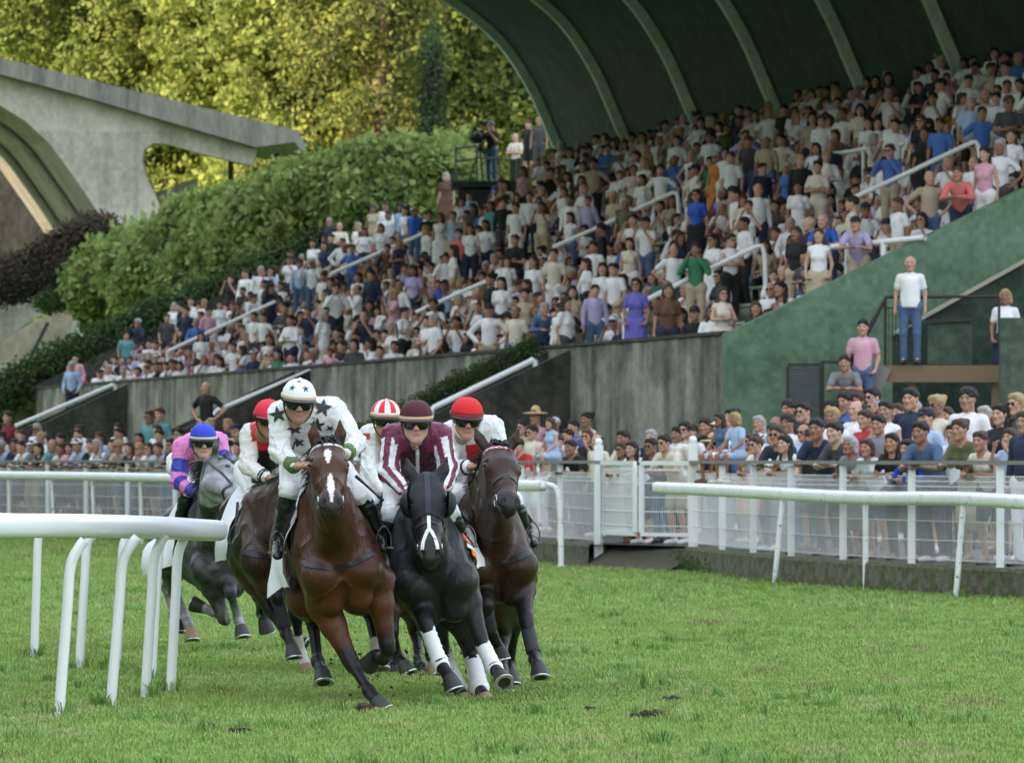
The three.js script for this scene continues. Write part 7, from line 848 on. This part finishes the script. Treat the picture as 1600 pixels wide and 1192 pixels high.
  for (const [px, py, Z, y, pose, o, w] of [[1423, 412, 99.1, 3.02, 'stand', { f: m, hair: 'fringe', hc: 'grey', tc: W, top: 'tee', bottom: 'trousers', bc: 'denim blue', belly: 0.145, skin: 0 }, 'standing on the viewing platform'], [1349, 512, 98.9, 1.98, 'relaxed', { f: m, hair: 'short', hc: 'dark', tc: 'pink', top: 'tee', bottom: 'trousers', bc: 'denim blue' }, 'on the platform stair, upper of two'], [1322, 568, 98.8, 1.35, 'lean', { f: m, hair: 'short', hc: 'dark', tc: 'grey', top: 'tee' }, 'on the platform stair, lower of two'], [1572, 464, 100.2, 3.0, 'relaxed', { f, hair: 'bob', hc: 'blond', tc: W, top: 'tee' }, 'behind the side wall at the right edge']]) { const p = at(px, 718, Z); p.y = y; const hy = EYE + (HY - py) / (F / Z); if (pose === 'relaxed' || w.includes('lower of two')) p.y = hy - (pose === 'lean' ? 1.475 : 1.6); const y2 = p.y; person(p, YAW(-0.15, 1), clamp((hy - y2) / (pose === 'lean' ? 1.475 : 1.6), 0.8, 1.15), look(R, pose, o), w, R, ''); }
  { const p = at(322, 718, 126); p.y = 1.35; person(p, YAW(-0.5, 0.8), (EYE + (HY - 606) / (F / 126) - 1.35) / 1.6, look(R, 'hips', { f: m, hair: 'fringe', hc: 'grey', tc: 'black', top: 'tee' }), 'standing by the stair rail at left', R, ''); }
  { const p = S(16.3, 0.45, FLOOR0 + 0.1); person(p, YAW(0.2, 1), 1.0, look(R, 'lean', { f: m, hair: 'short', hc: 'grey', tc: 'denim blue', top: 'long' }), 'leaning at the top of the stair by the concrete wall', R, ''); }
  { const p = at(112, 718, 172); p.y = EYE + (HY - 600) / (F / 172) - 1.15; person(p, YAW(-0.3, 1), 1.02, look(R, 'relaxed', { f: m, hair: 'cap', hc: 'grey', tc: 'light blue', capc: 'light blue', top: 'long' }), 'standing at the left end of the concrete wall', R, ''); }
}
// --- in the stand: those one can pick out, then the rows
const SEATED = ['sit', 'sit', 'sit', 'sitlean', 'sitphone'], taken = [];
{ const R = rng(402), f = true, m = false; const rowsName = (v) => v < 3 ? 'lower rows' : v < 7.5 ? 'middle rows' : 'upper rows', side = (px) => px < 520 ? 'at the left end' : px < 760 ? 'left of centre' : px < 980 ? 'in the centre' : px < 1200 ? 'right of centre' : px < 1400 ? 'toward the right' : 'near the right edge';
  const put = (px, py, pose, o) => { const hh = pose.startsWith('sit') ? 1.2 : 1.6, q = slopeAt(px, py, hh); if (q.u < 1) { q.u = 1; for (let k = 0; k < 8; k++) { const t = S(1, q.v, 0); q.v += (px - CX - t.x / -t.z * F) / F * -t.z; } } if (q.v < 0.5) { q.v = 0.5; for (let k = 0; k < 12; k++) { const t = S(q.u, 0.5, 0); q.u -= (px - CX - t.x / -t.z * F) / F * -t.z / 0.29; } } const p = S(q.u, q.v, FLOOR0 + SL * q.v); taken.push([q.u, q.v, pose.startsWith('sit') ? 0.3 : 0.42]); person(p, YAW(-0.35 + (R() - .5) * .5, 0.93), 1, look(R, pose, o), (pose.startsWith('sit') ? 'seated' : 'standing') + ' in the ' + rowsName(q.v), R, side(px)); };
  [[515, 347, 'stand', { f: m, hair: 'short', hc: 'grey', tc: 'navy' }], [488, 412, 'point', { f: m, tc: 'white', bc: 'denim blue', bottom: 'trousers' }], [468, 412, 'stand', { f: m, tc: 'light blue' }], [561, 322, 'relaxed', { f: m, tc: 'white', bc: 'beige', bottom: 'trousers' }], [583, 326, 'relaxed', { f, tc: 'beige' }], [602, 322, 'stand', { f: m, tc: 'white', bc: 'denim blue' }], [627, 325, 'stand', { f: m, tc: 'light blue' }], [648, 330, 'stand', { f: m, tc: 'royal blue' }], [671, 270, 'phone', { f: m, tc: 'navy' }], [697, 276, 'stand', { f, hc: 'grey', tc: 'brown', bc: 'brown', bottom: 'skirt' }], [688, 340, 'stand', { f, tc: 'white', bc: 'white', bottom: 'skirt' }], [708, 338, 'phone', { f: m, tc: 'light blue' }], [717, 366, 'stand', { f: m, tc: 'coral pink', bc: 'navy' }], [735, 358, 'stand', { f, tc: 'white' }], [768, 322, 'stand', { f, tc: 'teal', bc: 'teal', bottom: 'skirt' }], [787, 318, 'stand', { f: m, tc: 'black' }], [806, 325, 'stand', { f: m, tc: 'white', bc: 'white', bottom: 'shorts' }], [828, 308, 'stand', { f: m, tc: 'white', bc: 'navy' }], [806, 215, 'crossed', { f: m, tc: 'cream' }], [826, 195, 'stand', { f: m, tc: 'black' }], [842, 190, 'stand', { f: m, tc: 'dark grey', top: 'tank' }], [878, 176, 'stand', { f: m, tc: 'white' }], [912, 182, 'stand', { f, tc: 'beige', top: 'tank' }], [951, 233, 'crossed', { f: m, tc: 'blue' }], [1033, 266, 'hips', { f: m, tc: 'white', bc: 'beige', bottom: 'trousers', hair: 'short', hc: 'dark' }], [1058, 220, 'stand', { f: m, tc: 'white', bc: 'navy' }], [1110, 215, 'stand', { f: m, tc: 'white' }], [1134, 240, 'stand', { f, tc: 'white', bc: 'white', bottom: 'skirt', top: 'tank', hair: 'long', hc: 'dark' }], [1120, 246, 'stand', { f, tc: 'orange', bc: 'orange', bottom: 'skirt', top: 'tank' }], [1170, 222, 'stand', { f: m, tc: 'dark grey', bc: 'denim blue' }], [1198, 222, 'stand', { f: m, tc: 'beige', bc: 'denim blue' }], [1252, 252, 'stand', { f: m, tc: 'black', bc: 'black', bottom: 'trousers', belly: 0.14 }], [1291, 335, 'lean', { f: m, hair: 'fringe', hc: 'grey', tc: 'royal blue' }], [1089, 305, 'stand', { f, tc: 'royal blue' }], [1428, 54, 'phone', { f: m, tc: 'pink', bc: 'denim blue', bottom: 'trousers' }], [1466, 82, 'stand', { f, tc: 'white' }], [1556, 48, 'point', { f: m, tc: 'olive green' }], [1580, 50, 'stand', { f: m, tc: 'teal', hair: 'cap', hc: 'grey', capc: 'white' }], [1518, 162, 'stand', { f: m, hair: 'fringe', hc: 'grey', tc: 'light blue', belly: 0.17 }], [994, 486, 'relaxed', { f, tc: 'violet', bc: 'violet', bottom: 'skirt', hair: 'bob', hc: 'dark' }], [1088, 390, 'phone', { f: m, tc: 'green' }], [1392, 236, 'phone', { f: m, tc: 'blue', bc: 'beige' }], [960, 308, 'stand', { f, tc: 'beige', bc: 'navy', bottom: 'trousers', hair: 'long', hc: 'blond' }], [978, 318, 'relaxed', { f: m, tc: 'olive green', bc: 'beige' }], [866, 398, 'relaxed', { f: m, tc: 'cream', bc: 'white', bottom: 'trousers' }], [1280, 400, 'relaxed', { f, tc: 'white', hair: 'long', hc: 'brown' }], [1245, 365, 'stand', { f, tc: 'black', bc: 'beige', bottom: 'trousers' }], [1340, 340, 'lean', { f: m, tc: 'lilac' }], [1500, 310, 'lean', { f: m, tc: 'coral pink' }], [1540, 270, 'stand', { f, tc: 'pink', top: 'tank' }], [1285, 190, 'stand', { f: m, tc: 'white' }], [1265, 175, 'stand', { f: m, tc: 'light blue' }], [1470, 195, 'stand', { f: m, tc: 'blue' }], [1440, 190, 'stand', { f, tc: 'black', bc: 'black', bottom: 'skirt' }]].forEach((a) => put(...a));
  const AISLES = [[262, 549, 430, 471], [517, 428, 668, 362], [650, 488, 770, 436], [865, 386, 1054, 300], [976, 486, 1188, 383], [1330, 311, 1524, 221]].map(([a, b, c, d]) => { const p = slopeAt(a, b, 1.12), q = slopeAt(c, d, 1.12); return [p.u, p.v, q.u, q.v]; });
  const seats = []; for (let i = 0; i < 15; i++) for (let u = 1.2; u < UEND - 1; u += 0.66) { const v = 0.23 + i * 0.8, uu = u + (R() - .5) * 0.2, px = (() => { const p = S(uu, v, 0); return CX + p.x / -p.z * F; })(); if (px > 1625) continue; const y = FLOOR0 + i * 0.8 * SL; const dens = i < 4 ? 0.76 : i < 9 ? 0.62 : i < 13 ? 0.60 : 0.75; const r = R(), stR = R(), who = R();
      if (uu > 66 && i > 10) continue; if (AISLES.some(([u0, v0, u1, v1]) => { const t = (v - v0) / (v1 - v0); if (t < -0.25 || t > 1.1) return false; const ua = lerp(u0, u1, clamp(t)); return uu < ua + 0.3 && uu > ua - 2.3; })) continue; if (r > dens * (0.5 + 0.85 * smooth(-0.35, 0.35, fbm(uu * 0.35, i * 0.7, 3, 2)))) continue; if (taken.some(([a, b, c]) => Math.abs(a - uu) < c && Math.abs(b - v) < 0.45)) continue;
      const st = stR < (i < 2 ? 0.06 : i < 9 ? 0.24 : i < 13 ? 0.62 : 1); seats.push({ u: uu, v: v + (st ? 0.2 : 0.62), i, px, y, st, r: who }); }
  seats.sort((a, b) => a.u - b.u); const NI = Math.max(0, 297 - PEOPLE.length), rest = {};
  seats.forEach((s, k) => { const pose = s.st ? ['stand', 'stand', 'relaxed', 'crossed', 'phone', 'hips'][Math.floor(R() * 6)] : SEATED[Math.floor(R() * 5)], d = look(R, pose), p = S(s.u, s.v, s.y), yaw = YAW(-0.35 + (R() - .5) * .9, 0.93) + (R() < 0.3 ? (R() - 0.5) * 2.4 : 0), sc = 0.92 + R() * 0.16 - (R() < 0.07 ? 0.25 : 0); p.addScaledVector(VH, (R() - .5) * 0.2);
    if (k < NI) { person(p, yaw, sc, d, (s.st ? 'standing' : 'seated') + ' in the ' + rowsName(s.v), R, side(s.px)); return; }
    d.bottom = d.bottom === 'skirt' ? 'shorts' : d.bottom; const G = figure(pose, d.f, d.top, d.bottom), key = [pose, d.f, d.top, d.bottom].join(); const M4 = new THREE.Matrix4().compose(p, new THREE.Quaternion().setFromEuler(new THREE.Euler(0, yaw, 0)), V(sc, sc, sc)); (rest[key] ??= { G, list: [] }).list.push([M4, d]); });
  // everybody past the first three hundred: one mass
  const crowd = new THREE.Group(); crowd.name = 'distant_crowd'; crowd.userData = { kind: 'stuff', label: 'distant mass of spectators filling the far part of the stand', category: 'crowd' }; scene.add(crowd); const C = new THREE.Color(), SK = [[0.45, 0.255, 0.175], [0.37, 0.195, 0.13], [0.28, 0.14, 0.085], [0.49, 0.29, 0.215]], wm = std([1, 1, 1], 0.9), wv = vcol(0.65), hairL = {};
  const inst = (n, geo, m, list, col) => { if (!list.length) return; const im = new THREE.InstancedMesh(geo, m, list.length); list.forEach(([M4, c], i) => { im.setMatrixAt(i, M4); im.setColorAt(i, C.setRGB(...c)); }); im.name = n; im.castShadow = im.receiveShadow = true; im.userData.kind = 'stuff'; crowd.add(im); };
  for (const k in rest) { const { G, list } = rest[k]; inst('bodies', G.skin, wv, list.map(([M4, d]) => [M4, SK[d.skin]])); inst('shirts', G.top, wm, list.map(([M4, d]) => [M4, TONES[d.tc]])); inst('trousers', G.bottom, wm, list.map(([M4, d]) => [M4, TONES[d.bc]])); list.forEach(([M4, d]) => { const h = d.hair === 'straw' ? 'short' : d.hair, T = M4.clone().multiply(new THREE.Matrix4().makeTranslation(G.head.x, G.head.y, G.head.z)).multiply(new THREE.Matrix4().makeScale(1.05, 1.05, 1.05)); (hairL[h] ??= []).push([T, h === 'cap' ? TONES[d.capc] : HAIRC[d.hc]]); if (h === 'cap') (hairL.short ??= []).push([T, HAIRC[d.hc]]); }); }
  for (const h in hairL) inst('heads_of_hair', HAIRS[h], wm, hairL[h]); console.log('people', PEOPLE.length, 'crowd', seats.length - NI);
}
{ // camera crew on the platform at the far end of the stand
  const Z = 174, R0 = at(757, 718, Z).setY(0), q = (x, y, z = 0) => at(x, y, Z - z).sub(R0), o = thing('camera_platform', 'grey railed camera platform at the far upper end of the stand', 'platform', R0); mesh('deck', boxUV(beam(q(706, 290), q(812, 290), 2.2, 0.16)), M.flank, o); mesh('support_wall', boxUV(beam(q(716, 330), q(806, 330), 1.8, 1.1)), M.dark, o);
  const R = (a, b, r = 0.035) => mesh('railing', boxUV(tube([q(...a), q(...b)], r, 2, 6)), std([0.16, 0.17, 0.15], 0.6), o); for (const y of [228, 248, 268, 286]) R([711, y + 4, 1], [745, y, 1]); for (const x of [712, 745]) R([x, 228, 1], [x, 290, 1]); R([745, 246, 1], [806, 250, 1]); R([806, 250, 1], [806, 290, 1]);
  const cam = thing('television_camera', 'large black television camera on a tripod on the far platform', 'camera', at(752, 287, Z)), k = (x, y) => at(x, y, Z).sub(cam.position); mesh('camera_body', boxUV(beam(k(746, 214).add(V(0, 0, -0.3)), k(746, 214).add(V(0, 0, 0.3)), 0.3, 0.34)), M.iron, cam); mesh('lens', boxUV(limbTube([k(746, 214).add(V(0, 0, 0.3)), k(746, 214).add(V(0, 0, 0.75))], [0.11, 0.14], 12)), MAT.leather, cam); for (const a of [-0.35, 0.05, 0.4]) mesh('tripod_leg', boxUV(limbTube([k(750, 226), k(752, 287).add(V(a, 0, 0.3 * Math.sin(a * 9)))], [0.03, 0.025], 6)), M.iron, cam);
  const RR = rng(9); for (const [x, y, o2, w] of [[768, 200, { f: false, tc: 'black', hair: 'cap', hc: 'dark', capc: 'grey', bc: 'denim blue', bottom: 'trousers', top: 'tee' }, 'operating the television camera on the far platform']]) { const p = at(x, 287, Z); person(p, YAW(-0.6, 0.8), 0.98, look(RR, 'phone', o2), w, RR, ''); }
}
{ // names and labels: the look first, then the place, and an ordinal only among look-alikes in the same place
  const ord = (n) => ['first', 'second', 'third', 'fourth', 'fifth', 'sixth', 'seventh', 'eighth', 'ninth', 'tenth', 'eleventh', 'twelfth'][n] ?? `${n + 1}th`, by = {};
  PEOPLE.forEach((p) => { p.full = `${p.base}, ${p.where}${p.zone ? ' ' + p.zone : ''}`; (by[p.full] ??= []).push(p); });
  PEOPLE.forEach((p) => { p.g.name = numbered('spectator'); scene.add(p.g); const same = by[p.full]; let l = p.full; if (same.length > 1) { same.sort((a, b) => a.px - b.px); l = `${p.full}, ${ord(same.indexOf(p))} such`; } p.l = l; });
  let long = 0; PEOPLE.forEach((p) => { let w = p.l.replace(/ in the (\w+) rows/, ' in $1 rows').replace(' of the gate', ' of gate').split(' '); if (w.length > 16) { p.l = p.l.replace(/, sunglasses/, ''); w = p.l.split(' '); long++; } p.g.userData = { label: w.length > 16 ? w.filter((x) => !['the', 'of'].includes(x)).slice(0, 16).join(' ') : w.join(' '), category: 'person', group: 'spectators watching the race' }; });
  const cnt = {}; PEOPLE.forEach((p) => { cnt[p.g.userData.label] = (cnt[p.g.userData.label] ?? 0) + 1; }); console.log('labels', PEOPLE.length, 'clash', Object.entries(cnt).filter(([, n]) => n > 1).length, 'long', long);
}
renderer.render(scene, camera);
